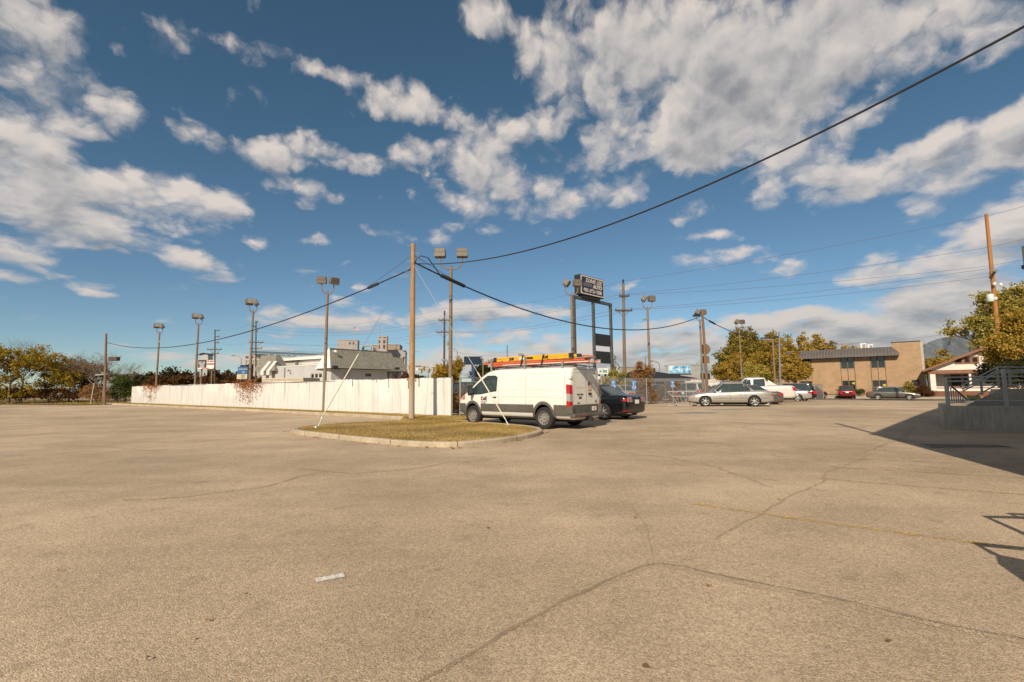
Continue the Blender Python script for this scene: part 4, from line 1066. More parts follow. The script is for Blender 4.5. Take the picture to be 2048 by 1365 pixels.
# rear: door seams, cladding, bumper, step, plate, flag, lettering
patch('rear_cladding', bv, CLAD, van, [(-.80, .50), (.80, .50)], [(-.83, .80), (.83, .80)], 'B', 12, 3, .012)
for y in (-.80, 0, .80): patch('door_seam', bv, M['galv_dark'], van, [(y - .006, .50), (y + .006, .50)], [(y * .93 - .006, 1.98), (y * .93 + .006, 1.98)], 'B', 1, 14, .006)
patch('door_seam', bv, M['galv_dark'], van, [(-.74, 1.965), (.74, 1.965)], [(-.74, 1.98), (.74, 1.98)], 'B', 12, 1, .006)
for (ya, yb) in ((.06, .70), (-.70, -.06)):
    for (a, b, c_, d_) in (((ya, 1.36), (yb, 1.36), (ya, 1.385), (yb, 1.385)), ((ya, 1.87), (yb * .95, 1.87), (ya, 1.89), (yb * .95, 1.89)), ((ya, 1.36), (ya + .02, 1.36), (ya, 1.89), (ya + .02, 1.89)), ((yb - .02, 1.36), (yb, 1.36), (yb - .04, 1.89), (yb - .02, 1.89))):
        patch('pressed_panel_edge', bv, P_van, van, [a, b], [c_, d_], 'B', 8, 2, .010)
mb = MB(); mb.box(-3.16, -2.93, -1.0, 1.0, .40, .52); mb.box(-3.06, -2.90, .86, 1.02, .50, .78); mb.box(-3.06, -2.90, -1.02, -.86, .50, .78); mb.build('rear_bumper', CLAD, van, bevel=.03, smooth=True)
mb = MB(); mb.box(-3.03, -2.95, .86, .98, .64, .74); mb.box(-3.03, -2.95, -.98, -.86, .64, .74); mb.build('bumper_reflector', M['clear'], van)
mb = MB(); mb.box(-3.175, -3.155, .35, .50, .44, .48); mb.build('step_reflector', M['red'], van)
mb = MB(); mb.box(-3.2, -2.9, -.04, .04, .28, .40); mb.box(-3.25, -3.19, -.07, .07, .26, .38); mb.build('tow_hitch', M['blackm'], van)
mb = MB(); mb.box(-3.012, -2.99, -.64, -.32, .56, .74); mb.build('plate_recess', M['black'], van)
mb = MB(); mb.box(-3.02, -3.01, -.63, -.33, .575, .725); pl = mb.build('licence_plate', M['plate'], van)
mb = MB(); mb.lathe([(.045, -3.026), (.045, -3.018)], 12, 'x', c=(0, -.48, .65)); mb.f.append(tuple(range(12))); mb.mi.append(0); mb.build('plate_arch_picture', M['orange'], pl)
mb = MB(); mb.box(-3.05, -2.985, -.14, -.30, 1.11, 1.19); mb.build('rear_door_handle', M['black'], van, bevel=.012)
FB = mat('flag_blue', (.05, .08, .24), .6); FR = patterned('flag_stripes', 'brick', (.55, .16, .15), (.55, .16, .15), (.72, .62, .58), bw=40, rh=.03, mortar=.008)
mb = MB(); mb.box(-3.012, -3.0, -.34, -.10, 1.27, 1.55); fl = mb.build('flag_sticker', FR, van); mb = MB(); mb.box(-3.016, -3.006, -.21, -.10, 1.43, 1.55); mb.build('flag_canton', FB, fl)
INK = mat('dark_red_ink', (.13, .012, .03), .5); INKB = mat('navy_ink', (.03, .03, .12), .5); INKK = mat('black_ink', (.02, .02, .02), .5)
SIDE = lambda x, y, z: Matrix.Translation((x, y, z)) @ Matrix.Rotation(R(180), 4, 'Z') @ Matrix.Rotation(R(90), 4, 'X')
REAR = lambda x, y, z: Matrix.Translation((x, y, z)) @ Matrix.Rotation(R(-90), 4, 'Z') @ Matrix.Rotation(R(90), 4, 'X')
yL = bv.ray_cast(Vector((1.3, 5, .98)), Vector((0, -1, 0)))[0].y + .002
text('lettering', 'CvE', INK, .17, van, SIDE(1.30, yL, .98), ext=.004, bold=.012, sx=1.2)
text('lettering', 'CACHE VALLEY', INKB, .055, van, SIDE(1.30, yL, .865), ext=.004); text('lettering', 'ELECTRIC', INKB, .055, van, SIDE(1.30, yL, .81), ext=.004)
text('lettering', 'Cache Valley', INKK, .075, van, REAR(-3.0, .40, 1.14), ext=.004); text('lettering', 'CvE', INKB, .10, van, REAR(-3.0, .40, 1.03), ext=.004, bold=.006)
text('lettering', 'T-150', INKK, .06, van, REAR(-3.0, .52, .855), ext=.004)
mb = MB(); mb.lathe([(.055, -3.01), (.055, -2.98)], 18, 'x', c=(0, -.62, .90)); mb.f.append(tuple(range(18))); mb.mi.append(0); mb.build('oval_badge', M['galv_dark'], van)
P_ = [(x, z) for x, z in ((1.32, 1.955), (1.5, 1.86), (1.75, 1.68), (2.0, 1.50), (2.22, 1.325))]
mb = MB(); V_ = []
for (x, z) in P_:
    w = 1.03 * vf(z) * (.80 if x < 1.5 else .84)
    for i in range(9):
        y = -w + 2 * w * i / 8; hit = bv.ray_cast(Vector((x + .5, y, z + .75)), Vector((-.55, 0, -.83)).normalized()); q = hit[0] if hit[0] else Vector((x, y, z)); V_.append(q + Vector((.008, 0, .010)))
mb.add(V_, [(j * 9 + i, j * 9 + i + 1, (j + 1) * 9 + i + 1, (j + 1) * 9 + i) for j in range(4) for i in range(8)]); mb.build('windshield', M['glass_c'], van, smooth=True)
patch('grille', bv, M['black'], van, [(-.55, .62), (.55, .62)], [(-.62, .92), (.62, .92)], 'F', 12, 4, .012)
patch('front_bumper', bv, CLAD, van, [(-.85, .34), (.85, .34)], [(-.86, .60), (.86, .60)], 'F', 12, 4, .014)
tm_half = 1.02 - .125
add_wheels(van, (FAX, RAX), tm_half, VR, .235, 'steel', VR * .62, M['steelw'])
mb = MB(); mb.box(-2.8, 2.5, -.6, .6, .24, .34); mb.tube([(-1.0, .3, .25), (-2.6, .35, .28)], .06, 8); mb.build('underbody', M['black'], van)
# rack
for x in (1.05, -.75, -2.55):
    mb = MB(); mb.tube([(x, -.86, 2.03), (x, -.80, 2.14), (x, .80, 2.14), (x, .86, 2.03)], .025, 8); mb.box(x - .03, x + .03, .80, .86, 2.0, 2.46 if x > -2 else 2.24); mb.box(x - .05, x + .05, -.88, -.78, 2.0, 2.16); mb.build('rack_crossbar', M['galv'], van)
mb = MB()
for s in (1, -1): mb.tube([(1.1, s * .84, 2.105), (-2.9, s * .84, 2.105)], .018, 6)
mb.build('rack_rail', M['blackm'], van)
VX = .875; vah = Vector((-.775, .632, 0)).normalized(); vas = Vector((vah.y, -vah.x, 0)); rear = gp(1091, 858.5); vc = rear - vah * (RAX * VX) + vas * .92
put(van, vc.x, vc.y, head(vah.x, vah.y)); van.scale = (VX, 1, 1)
for w_ in van.children:
    if w_.name.startswith('wheel') and not w_.name.startswith('wheel_arch'): w_.rotation_euler[1] = 0; w_.scale = (1 / VX, 1, 1)
    if w_.name.startswith('lettering'): w_.data = w_.data.copy(); van.location.z += .0
VM = Matrix.Translation(van.location) @ Matrix.Rotation(head(vah.x, vah.y), 4, 'Z')
OR = mat('ladder_orange', (.55, .12, .05), .45, noise=(3, .12)); YL = mat('ladder_yellow', (.72, .38, .02), .45, noise=(3, .1)); ALU = mat('ladder_aluminium', (.55, .52, .47), .4, metal=.6, noise=(10, .2))
def ladder_at(name, label, xyz): 
    o = thing(name, label, 'ladder'); o.matrix_world = VM @ Matrix.Translation(xyz); return o
lad = ladder_at('extension_ladder', 'long orange fibreglass extension ladder lying on the van roof rack', (-.98, .55, 2.165))
for y in (.19, -.19):
    for (x0, x1, z0, yo) in ((-2.35, 2.05, .0, 0), (-2.05, 2.35, .085, .0)):
        mb = MB(); mb.box(x0, x1, y - .016, y + .016, z0, z0 + .078); mb.box(x0, x1, y - .03, y + .03, z0, z0 + .012); mb.box(x0, x1, y - .03, y + .03, z0 + .066, z0 + .078)
        mb.build('ladder_rail', OR, lad)
    if y > 0: mb = MB(); mb.box(-2.2, 1.4, .219, .223, .026, .05); mb.build('white_scale', M['white'], lad)
mb = MB()
for k in range(15): mb.tube([(-2.2 + k * .305, -.20, .04), (-2.2 + k * .305, .20, .04)], .017, 6)
for k in range(15): mb.tube([(-1.95 + k * .305, -.20, .125), (-1.95 + k * .305, .20, .125)], .017, 6)
mb.build('rungs', ALU, lad)
for x in (-2.33, 2.05):
    for ya in (.17, -.25): mb = MB(); mb.box(x - .07, x + .07, ya, ya + .08, -.015, .10); mb.build('rail_shoe', ALU, lad, bevel=.01)
mb = MB(); mb.lathe([(.05, -.02), (.05, .02), (.001, .02)], 14, 'y', c=(-2.05, 0, .15)); mb.box(-2.25, -1.75, -.21, .24, .165, .185); mb.build('rung_lock', ALU, lad)
lad2 = ladder_at('step_ladder', 'yellow folding step ladder with black end caps, uppermost on the van roof', (-.98, .55, 2.338))
for s in (1, -1):
    mb = MB(); w0, w1 = .26, .15
    for (z0, zz) in ((0, .075), (.088, .155)):
        mb.add([(1.75, s * w1 - .014, z0), (-1.55, s * w0 - .014, z0), (-1.55, s * w0 + .014, z0), (1.75, s * w1 + .014, z0), (1.75, s * w1 - .014, zz), (-1.55, s * w0 - .014, zz), (-1.55, s * w0 + .014, zz), (1.75, s * w1 + .014, zz)],
               [(0, 1, 2, 3), (4, 5, 6, 7), (0, 1, 5, 4), (1, 2, 6, 5), (2, 3, 7, 6), (3, 0, 4, 7)])
    mb.build('ladder_rail', YL, lad2)
mb = MB()
for k in range(9): mb.box(-1.45 + k * .36, -1.38 + k * .36, -.22, .22, .02, .05)
mb.build('steps', ALU, lad2)
mb = MB(); mb.box(1.74, 1.92, -.18, .18, -.005, .16); mb.build('top_cap', M['blackm'], lad2, bevel=.02)
mb = MB(); mb.box(-1.65, -1.50, -.30, -.20, .0, .16); mb.box(-1.65, -1.50, .20, .30, .0, .16); mb.build('foot', M['blackm'], lad2, bevel=.01)
for x, b_ in ((1.0, 'CvE'), (-.55, 'CvE'), (.15, 'WERNER')):
    text('lettering', b_, INKK, .12 if b_ == 'CvE' else .07, lad2, SIDE(x, .232 + (.02 if x < 0 else -.028 if x > .5 else 0), .075), ext=.02, bold=.004)
mb = MB(); mb.box(.28, .62, .222, .236, .03, .11); mb.build('warning_sticker', M['white'], lad2)
lad3 = ladder_at('short_ladder', 'short orange ladder lying beside the yellow step ladder on the van roof', (-1.6, .02, 2.22))
for y in (.18, -.18):
    mb = MB(); mb.box(-1.25, 1.3, y - .016, y + .016, .16, .235); mb.build('ladder_rail', OR, lad3)
mb = MB()
for k in range(9): mb.box(-1.15 + k * .29, -1.08 + k * .29, -.17, .17, .18, .21)
mb.box(-1.2, -1.16, -.19, .19, -.06, .17); mb.box(1.1, 1.14, -.19, .19, -.06, .17); mb.build('steps', ALU, lad3)
for x in (.05, -.85):
    st_ = thing('strap', 'black strap tying down the ladders, the one nearer the cab' if x > 0 else 'black strap tying down the ladders, the one nearer the rear doors', 'strap', group='straps over the ladders')
    st_.matrix_world = VM @ Matrix.Translation((x - .55, .55, 2.14))
    mb = MB(); pth = [(.05, .29, -.02), (0, .28, .18), (-.04, .27, .37), (-.05, 0, .375), (-.04, -.27, .37), (0, -.29, .18), (.05, -.3, -.02)]
    for a, b in zip(pth, pth[1:]): mb.add([(a[0] - .022, a[1], a[2]), (a[0] + .022, a[1], a[2]), (b[0] + .022, b[1], b[2]), (b[0] - .022, b[1], b[2]), (a[0] - .022, a[1] * .98, a[2] - .004), (a[0] + .022, a[1] * .98, a[2] - .004), (b[0] + .022, b[1] * .98, b[2] - .004), (b[0] - .022, b[1] * .98, b[2] - .004)], [(0, 1, 2, 3), (4, 5, 6, 7), (0, 3, 7, 4), (1, 2, 6, 5)])
    mb.build('webbing', M['black'], st_)
# ------------------------------------------------------------------ fences
def fence_mat():
    m = bpy.data.materials.new('white_slats'); m.use_nodes = True; t = NT(m.node_tree); L = m.node_tree.links; b = m.node_tree.nodes['Principled BSDF']
    tcn = t.n('ShaderNodeTexCoord').outputs['Object']
    st = t.n('ShaderNodeMapping', ins={'Vector': tcn, 'Scale': (1.6, 1, .10)}).outputs[0]
    streak = t.noise(st, 2.0, 8, .7); fine = t.noise(t.n('ShaderNodeMapping', ins={'Vector': tcn, 'Scale': (12, 1, .5)}).outputs[0], 2.0, 4, .6); pat = t.noise(tcn, .45, 3, .5)
    a = t.n('ShaderNodeMapRange', ins={'Value': streak, 'From Min': .50, 'From Max': .68, 'To Min': 1.0, 'To Max': .68}).outputs[0]
    c = t.n('ShaderNodeMapRange', ins={'Value': fine, 'From Min': .3, 'From Max': .7, 'To Min': .93, 'To Max': 1.04}).outputs[0]
    chip = t.n('ShaderNodeMapRange', ins={'Value': t.noise(t.n('ShaderNodeMapping', ins={'Vector': tcn, 'Scale': (4, 1, 1.2)}).outputs[0], 3.1, 6, .7), 'From Min': .66, 'From Max': .70, 'To Min': 1.0, 'To Max': .55}).outputs[0]
    k = t.math('MULTIPLY', t.math('MULTIPLY', a, c), chip)
    L.new(t.mix(1.0, (.80, .77, .72), t.n('ShaderNodeCombineColor', ins={0: k, 1: t.math('MULTIPLY', k, .99), 2: t.math('MULTIPLY', k, .98)}).outputs[0], 'MULTIPLY'), b.inputs['Base Color'])
    b.inputs['Roughness'].default_value = .75; return m
M['slat'] = fence_mat()
fz = math.atan2(FD.y, FD.x)
sf = thing('slat_fence', 'long chain link fence filled with weathered white slats along the left of the lot', 'fence', (FC.x, FC.y, G(FC.x, FC.y)), fz)
FY = 1 if Vector((-FD.y, FD.x, 0)).dot(FN) > 0 else -1        # local y that faces the lot
rs = random.Random(11); mb = MB(); x = .05; sw = .078; hv = 0
holes = {int(k / sw) for k in (2.15, 2.95, 4.4, 7.6, 13.6)}
i = 0
while x < FLEN:
    hv = hv * .93 + rs.uniform(-.012, .012); top = 1.86 + hv + .03 * math.sin(x * .9) + rs.uniform(-.012, .012); lean = .05 * math.sin(x * .33) + .02 * math.sin(x * 1.7)
    bot = .06 + rs.uniform(-.01, .02); drop = rs.random()
    if i in holes: top = 1.86 - rs.uniform(.35, .6)
    elif drop < .03: top -= rs.uniform(.03, .16)
    yy = rs.uniform(-.006, .006)
    mb.add([(x, yy - .012, bot), (x + sw - .005, yy - .012, bot), (x + sw - .005, yy + .006, bot), (x, yy + .006, bot),
            (x, yy - .012 + lean, top), (x + sw - .005, yy - .012 + lean, top), (x + sw - .005, yy + .006 + lean, top), (x, yy + .006 + lean, top)],
           [(0, 1, 5, 4), (1, 2, 6, 5), (2, 3, 7, 6), (3, 0, 4, 7), (4, 5, 6, 7)])
    x += sw; i += 1
o = mb.build('slats', M['slat'], sf, fix=False); o['kind'] = 'stuff'
SLATS = o
mb = MB(); mb.tube([(0, 0, 1.845), (FLEN, 0, 1.845)], .02, 6); mb.build('top_rail', M['galv'], sf)
for k in range(int(FLEN / 3.05) + 1):
    mb = MB(); mb.tube([(k * 3.05, -FY * .03, -.1), (k * 3.05, -FY * .03, 1.9)], .03, 8); mb.build('post', M['galv'], sf)
def weave(L, H, z0=.04, pitch=.062, r=.0028, y=0.0):
    """woven diamond wire of a chain link panel from real wires"""
    V = []; F = []
    n = int((L + H) / pitch)
    for s in (1, -1):
        for i in range(n):
            x0 = i * pitch - (H if s > 0 else 0); a = Vector((x0, y, z0)); b = Vector((x0 + s * H, y, z0 + H))
            if s < 0: a.x = x0; b.x = x0 - H
            # clip to 0..L
            d = b - a; t0, t1 = 0.0, 1.0
            for lo, hi in ((0, L),):
                if abs(d.x) > 1e-9:
                    ta, tb_ = (lo - a.x) / d.x, (hi - a.x) / d.x; ta, tb_ = min(ta, tb_), max(ta, tb_); t0, t1 = max(t0, ta), min(t1, tb_)
            if t1 - t0 < .01: continue
            p, q = a + d * t0, a + d * t1; k = len(V)
            for w in (p, q): V += [(w.x - r, w.y, w.z), (w.x + r * .5, w.y + r, w.z), (w.x + r * .5, w.y - r, w.z)]
            F += [(k, k + 1, k + 4, k + 3), (k + 1, k + 2, k + 5, k + 4), (k + 2, k, k + 3, k + 5)]
    return V, F
def chain_fence(label, pts, H=1.83, step=3.05, wire_r=.0028, pitch=.062, matr=None):
    matr = matr or M['galv']; p0 = pts[0]; f = thing('chain_link_fence', label, 'fence', (p0.x, p0.y, G(p0.x, p0.y)))
    O = Vector((p0.x, p0.y, G(p0.x, p0.y)))
    for a, b in zip(pts, pts[1:]):
        d = b - a; d.z = 0; Ls = d.length; d.normalize(); n = max(1, round(Ls / step)); s = Ls / n; V, F = weave(s, H - .06, .04, pitch, wire_r); MV = []; MF = []
        rail = []
        for k in range(n):
            q0 = a + d * (k * s); q1 = a + d * ((k + 1) * s); g0, g1 = G(q0.x, q0.y), G(q1.x, q1.y); base = len(MV)
            for v in V: t = v[0] / s; MV.append(tuple(Vector((q0.x, q0.y, 0)) + d * v[0] + Vector((-d.y, d.x, 0)) * v[1] + Vector((0, 0, v[2] + g0 + (g1 - g0) * t)) - O))
            MF += [tuple(i_ + base for i_ in f_) for f_ in F]
            mb = MB(); mb.tube([Vector((q0.x, q0.y, g0 - .1)) - O, Vector((q0.x, q0.y, g0 + H + .04)) - O], .034 if k else .044, 8); mb.build('post', matr, f)
            rail.append(Vector((q0.x, q0.y, g0 + H)) - O)
        q = a + d * Ls; gz = G(q.x, q.y); mb = MB(); mb.tube([Vector((q.x, q.y, gz - .1)) - O, Vector((q.x, q.y, gz + H + .04)) - O], .044, 8); mb.build('post', matr, f)
        rail.append(Vector((q.x, q.y, gz + H)) - O); mb = MB(); mb.tube(rail, .021, 6); mb.build('top_rail', matr, f)
        me = bpy.data.meshes.new('wire_mesh'); me.from_pydata(MV, [], MF); me.materials.append(matr); o = mesh_obj('wire_mesh', me, f); o['kind'] = 'stuff'
    return f
RE = gp(1647, 798); RM = Vector((11.6, 36.6, 0)); RS = Vector((FC.x + .38, FC.y + .15, 0))
chain_fence('galvanised chain link fence behind the parked cars from the white fence corner to the street', [RS, RM, Vector((RE.x, RE.y, 0))])
LF0 = gp(258, 806); LF1 = gp(-30, 805); LF2 = gp(-420, 801)
chain_fence('dark rusty chain link fence under the yellow tree at the far left', [Vector((LF0.x - .8, LF0.y + .4, 0)), Vector((LF1.x, LF1.y, 0)), Vector((LF2.x, LF2.y, 0))], H=1.55, matr=M['wood_dk'], pitch=.12, wire_r=.005)
V, F = weave(FLEN, 1.80, .05, .11, .0019, FY * .035); me = bpy.data.meshes.new('wire_mesh'); me.from_pydata(V, [], F); me.materials.append(M['galv']); o = mesh_obj('wire_mesh', me, sf); o['kind'] = 'stuff'
# ------------------------------------------------------------------ parking lot lamps
def lot_lamp(x, y, z0, top, ang1, ang2, spread, label, rz=0.0, camera=False):
    """tall tapered pole, U shaped bracket, two box floodlights"""
    o = thing('lot_lamp', label, 'lamp post', (x, y, z0), rz, 'twin flood lamps on tall poles'); h = top - z0
    mb = MB(); mb.tube([(0, 0, -.1), (0, 0, h * .5), (0, 0, h)], [.105, .09, .07], 12); mb.build('pole', M['polepaint'], o, smooth=True)
    mb = MB(); mb.tube([(0, 0, h * .40), (0, 0, h * .40 + .02)], .098, 12); mb.tube([(0, 0, h * .62), (0, 0, h * .62 + .02)], .092, 12); mb.build('band', M['blackm'], o)
    mb = MB(); s = spread; U = [(-s, 0, .62)] + [(-s * math.cos(R(a)), 0, .42 - .38 * math.sin(R(a))) for a in range(0, 181, 15)] + [(s, 0, .62)]
    mb.tube([(p[0], p[1], p[2] + h - .02) for p in U], .032, 8); mb.tube([(0, 0, h - .05), (0, 0, h + .22)], .04, 8); mb.build('bracket', M['polepaint'], o, smooth=True)
    for sx, (yaw, tilt) in ((-s, ang1), (s, ang2)):
        mb = MB(); mb.prism([(-.27, .0), (.27, .0), (.30, .10), (.26, .46), (-.26, .46), (-.30, .10)], -.17, .17)
        mb.box(-.285, .285, -.185, .185, .24, .255)
        hd_ = mb.build('lamp_head', M['lampbox'], o, bevel=.025); hd_.location = (sx, 0, h + .62); hd_.rotation_euler = (R(tilt), 0, R(yaw)); hd_.scale = (.92, .92, .92)
        mb = MB(); mb.quad((-.22, -.176, .04), (.22, -.176, .04), (.20, -.176, .42), (-.20, -.176, .42)); mb.build('lens', M['lampglass'], hd_)
    return o
def lamp_at(u, vtop, Y, label, a1, a2, spread, z0=None, rz=0.0):
    p = W(u, vtop, Y); g0 = G(p.x, p.y); return lot_lamp(p.x, p.y, g0, p.z, a1, a2, spread, label, rz)
lamp_at(319, 668, 49.0, 'twin flood lamp pole at the far left end of the white fence', (10, -22), (70, -30), .25, rz=R(38))
lamp_at(397, 651, 42.8, 'twin flood lamp pole second from the left, in front of the billboard', (10, -22), (70, -30), .25, rz=R(38))
lamp_at(506, 626, 35.9, 'twin flood lamp pole above the orange vine and beside the blue marquee sign', (10, -22), (70, -30), .25, rz=R(38))
lamp_at(655, 589, 28.4, 'twin flood lamp pole in front of the grey shingled shop gable', (170, -5), (205, -15), .34, rz=R(20))
lamp_at(902, 540, 22.9, 'twin flood lamp pole at the white fence corner, nearest and tallest', (178, 6), (182, 6), .54, rz=R(0))
lamp_at(1143, 592, 30.0, 'twin flood lamp pole beside the tall blue dealer sign', (240, -32), (185, 4), .42, rz=R(12))
lamp_at(1295, 619, 35.8, 'twin flood lamp pole rising out of the vine bush behind the black sedan', (240, -32), (182, 4), .38, rz=R(12))
lamp_at(1400, 643, 42.0, 'twin flood lamp pole close beside the leaning brown wooden pole', (245, -32), (185, 4), .36, rz=R(14))
lamp_at(1478.5, 660, 48.6, 'twin flood lamp pole in front of the tall dark green tree', (245, -32), (190, -6), .40, rz=R(20))
# small security cameras on two lamps
def camera_on(u, v, Y, label):
    p = W(u, v, Y); o = thing('security_camera', label, 'camera', p, R(200)); mb = MB(); mb.box(-.2, .16, -.06, .06, -.05, .05); mb.build('housing', M['galv'], o, bevel=.015); mb = MB(); mb.tube([(0, 0, -.05), (.1, 0, -.16), (.3, 0, -.16)], .015, 6); mb.build('bracket', M['galv'], o)
camera_on(1290, 639, 35.7, 'small grey security camera on the lamp pole over the vine bush'); camera_on(321, 683, 48.9, 'small security camera on the leftmost lamp pole')
# single arm shoebox lamp
p = W(1545, 677, 58); g0 = G(p.x, p.y); o = thing('street_lamp', 'flat shoebox lamp on a brown pole among the orange maples', 'lamp post', (p.x, p.y, g0)); h = p.z - g0
mb = MB(); mb.tube([(0, 0, -.1), (0, 0, h)], [.11, .09], 10); mb.build('pole', M['polepaint'], o, smooth=True)
mb = MB(); mb.box(-.3, 0, -.05, .05, h - .22, h - .12); mb.build('arm', M['polepaint'], o); mb = MB(); mb.box(-1.4, -.3, -.25, .25, h - .30, h - .08); mb.build('lamp_head', M['galv_dark'], o, bevel=.03)

# ------------------------------------------------------------------ wooden poles
def wood_pole(u, vt, vb, Y, w_px, m, label, name='utility_pole', leanu=None, rungs=False, base=None):
    if base is not None: b = base
    else: b = W(u if leanu is None else leanu, vb, Y); b.z = G(b.x, b.y)
    t = W(u, vt, b.y); o = thing(name, label, 'utility pole', b); r_ = w_px * b.y / FPX / 2; d = t - b
    mb = MB(); mb.tube([(0, 0, -.2), tuple(d * .5), tuple(d)], [r_ * 1.12, r_, r_ * .80], 12); mb.build('pole', m, o, smooth=True); return o, b, t, r_
pb = gp(823, 843.5)
pole, PB, PT, pr = wood_pole(826.5, 488, 843, 0, 10.6, M['wood'], 'tall tan wooden pole standing on the grass island, carrying the black cables', base=pb)
mb = MB(); rs = random.Random(2)
for k in range(15):
    z = 2.6 + k * .36; s = 1 if k % 2 else -1; q = (PT - PB) * (z / (PT - PB).z)
    mb.tube([(q.x + s * .08, q.y - .02, z), (q.x + s * .26, q.y - .03, z), (q.x + s * .27, q.y - .03, z + .05)], .011, 5)
mb.build('climbing_step', M['galv_dark'], pole)
left, LB, LT, lr = wood_pole(212.5, 667.5, 810, 50.0, 4.3, M['wood_br'], 'dark weathered wooden pole with a small transformer box at the far left corner', leanu=209)
mb = MB(); mb.box(.22, 1.1, -.25, .25, 4.55, 4.95); mb.build('equipment_box', M['wood_dk'], left, bevel=.03)
mb = MB(); mb.tube([(0, 0, 3.15), (-1.1, -.1, 3.05)], .05, 6); mb.build('side_arm', M['galv'], left)
mb = MB(); mb.tube([(-.16, -.1, -.1), (-.16, -.1, 2.6)], .04, 6); mb.build('conduit', M['galv_dark'], left)
sp_ = at(188, 52); o = thing('stake', 'thin pale leaning stake among the dry brush by the left pole', 'stake', sp_); mb = MB(); mb.tube([(-.25, 0, 0), (0, 0, 2.3)], .035, 6); mb.build('stake_rod', M['guard'], o)
# right leaning brown pole and its disc
pb2 = gp(1414.5, 806); pb2 = at(1414.5, 41.0)
rp, RB, RT, rr_ = wood_pole(1404.5, 622, 0, 41, 5.6, M['wood_br'], 'leaning brown wooden pole behind the nose of the long silver sedan', base=pb2)
p = W(1410.5, 699, 43); o = thing('disc_sign', 'round brown sign back mounted beside the leaning brown pole', 'sign', (p.x, p.y, G(p.x, p.y)), R(8)); zc = p.z - G(p.x, p.y)
mb = MB(); mb.lathe([(.001, -.04), (.47, -.04), (.47, .04), (.001, .04)], 28, 'y', c=(.0, 0, zc)); mb.build('disc', mat('disc_brown', (.17, .11, .07), .8), o); 
p_ = W(1412, 720, 43); zb_ = p_.z - G(p.x, p.y)
mb = MB(); mb.box(-.33, .33, -.04, .04, zb_ - .33, zb_ + .33); mb.build('square_panel', M['wood_gr'], o); mb = MB(); mb.tube([(0, .07, 0), (0, .07, zc)], .05, 8); mb.build('post', M['wood_gr'], o)
gpl, GB, GT, _ = wood_pole(1558, 664, 800, 52, 3.8, M['galv_dark'], 'slim grey pole at the right end of the black cable, before the maples', leanu=1561)
# utility poles with crossarms
def arms(o, b, t, lst, m=None):
    m = m or M['wood_dk']; 
    for (v, u0, u1, brace) in lst:
        zz = W((u0 + u1) / 2, v, b.y).z - b.z; x0 = W(u0, v, b.y).x - b.x; x1 = W(u1, v, b.y).x - b.x; r_ = .085
        mb = MB(); mb.box(x0, x1, -.12 - r_, -.12 + r_, zz - r_ * .9, zz + r_ * .9); mb.build('crossarm', m, o)
        for k in range(2 if x1 - x0 < 2 else 4):
            xx = x0 + (x1 - x0) * (.04 + .92 * k / (1 if x1 - x0 < 2 else 3)); mb = MB(); mb.lathe([(.03, 0), (.07, .06), (.04, .12), (.07, .18), (.03, .26)], 8, c=(xx, -.12, zz + r_)); mb.build('insulator', M['galv_dark'], o)
        if brace:
            mb = MB(); mb.tube([(x0 * .7, -.12, zz), (0, -.1, zz - abs(x0) * .75)], .025, 5); mb.tube([(x1 * .7, -.12, zz), (0, -.1, zz - abs(x1) * .75)], .025, 5); mb.build('brace', m, o)
U1, B1, T1, _ = wood_pole(1246.5, 568, 800, 46, 6.4, M['wood_gr'], 'tall wooden utility pole with two crossarms right of the blue dealer sign', leanu=1250)
arms(U1, B1, T1, [(593, 1238, 1258, True), (622, 1230, 1264, True)])
mb = MB(); z_ = T1.z - B1.z; mb.lathe([(.04, 0), (.10, .1), (.05, .2), (.10, .3), (.05, .45)], 8, c=(T1.x - B1.x, 0, z_)); mb.build('top_insulator', M['black'], U1)
U2, B2, T2, _ = wood_pole(889, 622, 800, 80, 4.0, M['wood_dk'], 'dark utility pole with two crossarms just left of the nearest flood lamp', leanu=888)
arms(U2, B2, T2, [(641, 877, 902, True), (665, 872, 904, True)])
mb = MB(); mb.lathe([(.22, 0), (.22, .7), (.001, .75)], 12, c=(.5, -.2, 8.6)); mb.build('transformer', M['galv'], U2)
U3, B3, T3, _ = wood_pole(512, 642, 800, 88, 2.6, M['wood_dk'], 'dark utility pole behind the orange vine with a wide low crossarm', leanu=511)
arms(U3, B3, T3, [(645, 512, 516, False), (654, 508, 512, False), (663, 512, 516, False), (685.5, 499, 527, True), (697, 504, 525, False)])
U4, B4, T4, _ = wood_pole(430, 660, 800, 95, 2.6, M['wood_dk'], 'dark utility pole standing right of the billboard', leanu=429)
arms(U4, B4, T4, [(662, 430, 439, False), (674, 430, 439, False), (686, 430, 438, False), (699.5, 415, 444, True), (708, 424, 438, False)])
U5, B5, T5, _ = wood_pole(1014.5, 691, 790, 105, 1.7, M['wood_dk'], 'thin distant dark pole rising over the van cab', leanu=1014.5)
U6, B6, T6, _ = wood_pole(1291, 714, 790, 70, 1.8, M['wood_gr'], 'short dark distant pole just left of the vine bush lamp', leanu=1291)
OB = at(2006, 36)
OP, OB, OT, orr = wood_pole(1972.5, 429, 0, 36, 7.4, M['wood_or'], 'tall orange brown utility pole leaning left above the right hand maple', base=OB)
dz_ = (OT - OB)
def on_op(v): 
    k = (W(1980, v, 36).z - OB.z) / dz_.z; return dz_ * k
q = on_op(549); mb = MB(); mb.tube([(q.x - .42, q.y - .7, q.z + .1), (q.x + .55, q.y + .7, q.z - .1)], .10, 6); mb.build('crossarm', M['wood_gr'], OP)
for dx in (-.40, .15, .5):
    mb = MB(); mb.lathe([(.04, 0), (.09, .08), (.05, .16), (.08, .24)], 8, c=(q.x + dx, q.y + dx * 1.3, q.z + .05)); mb.build('insulator', M['galv'], OP)
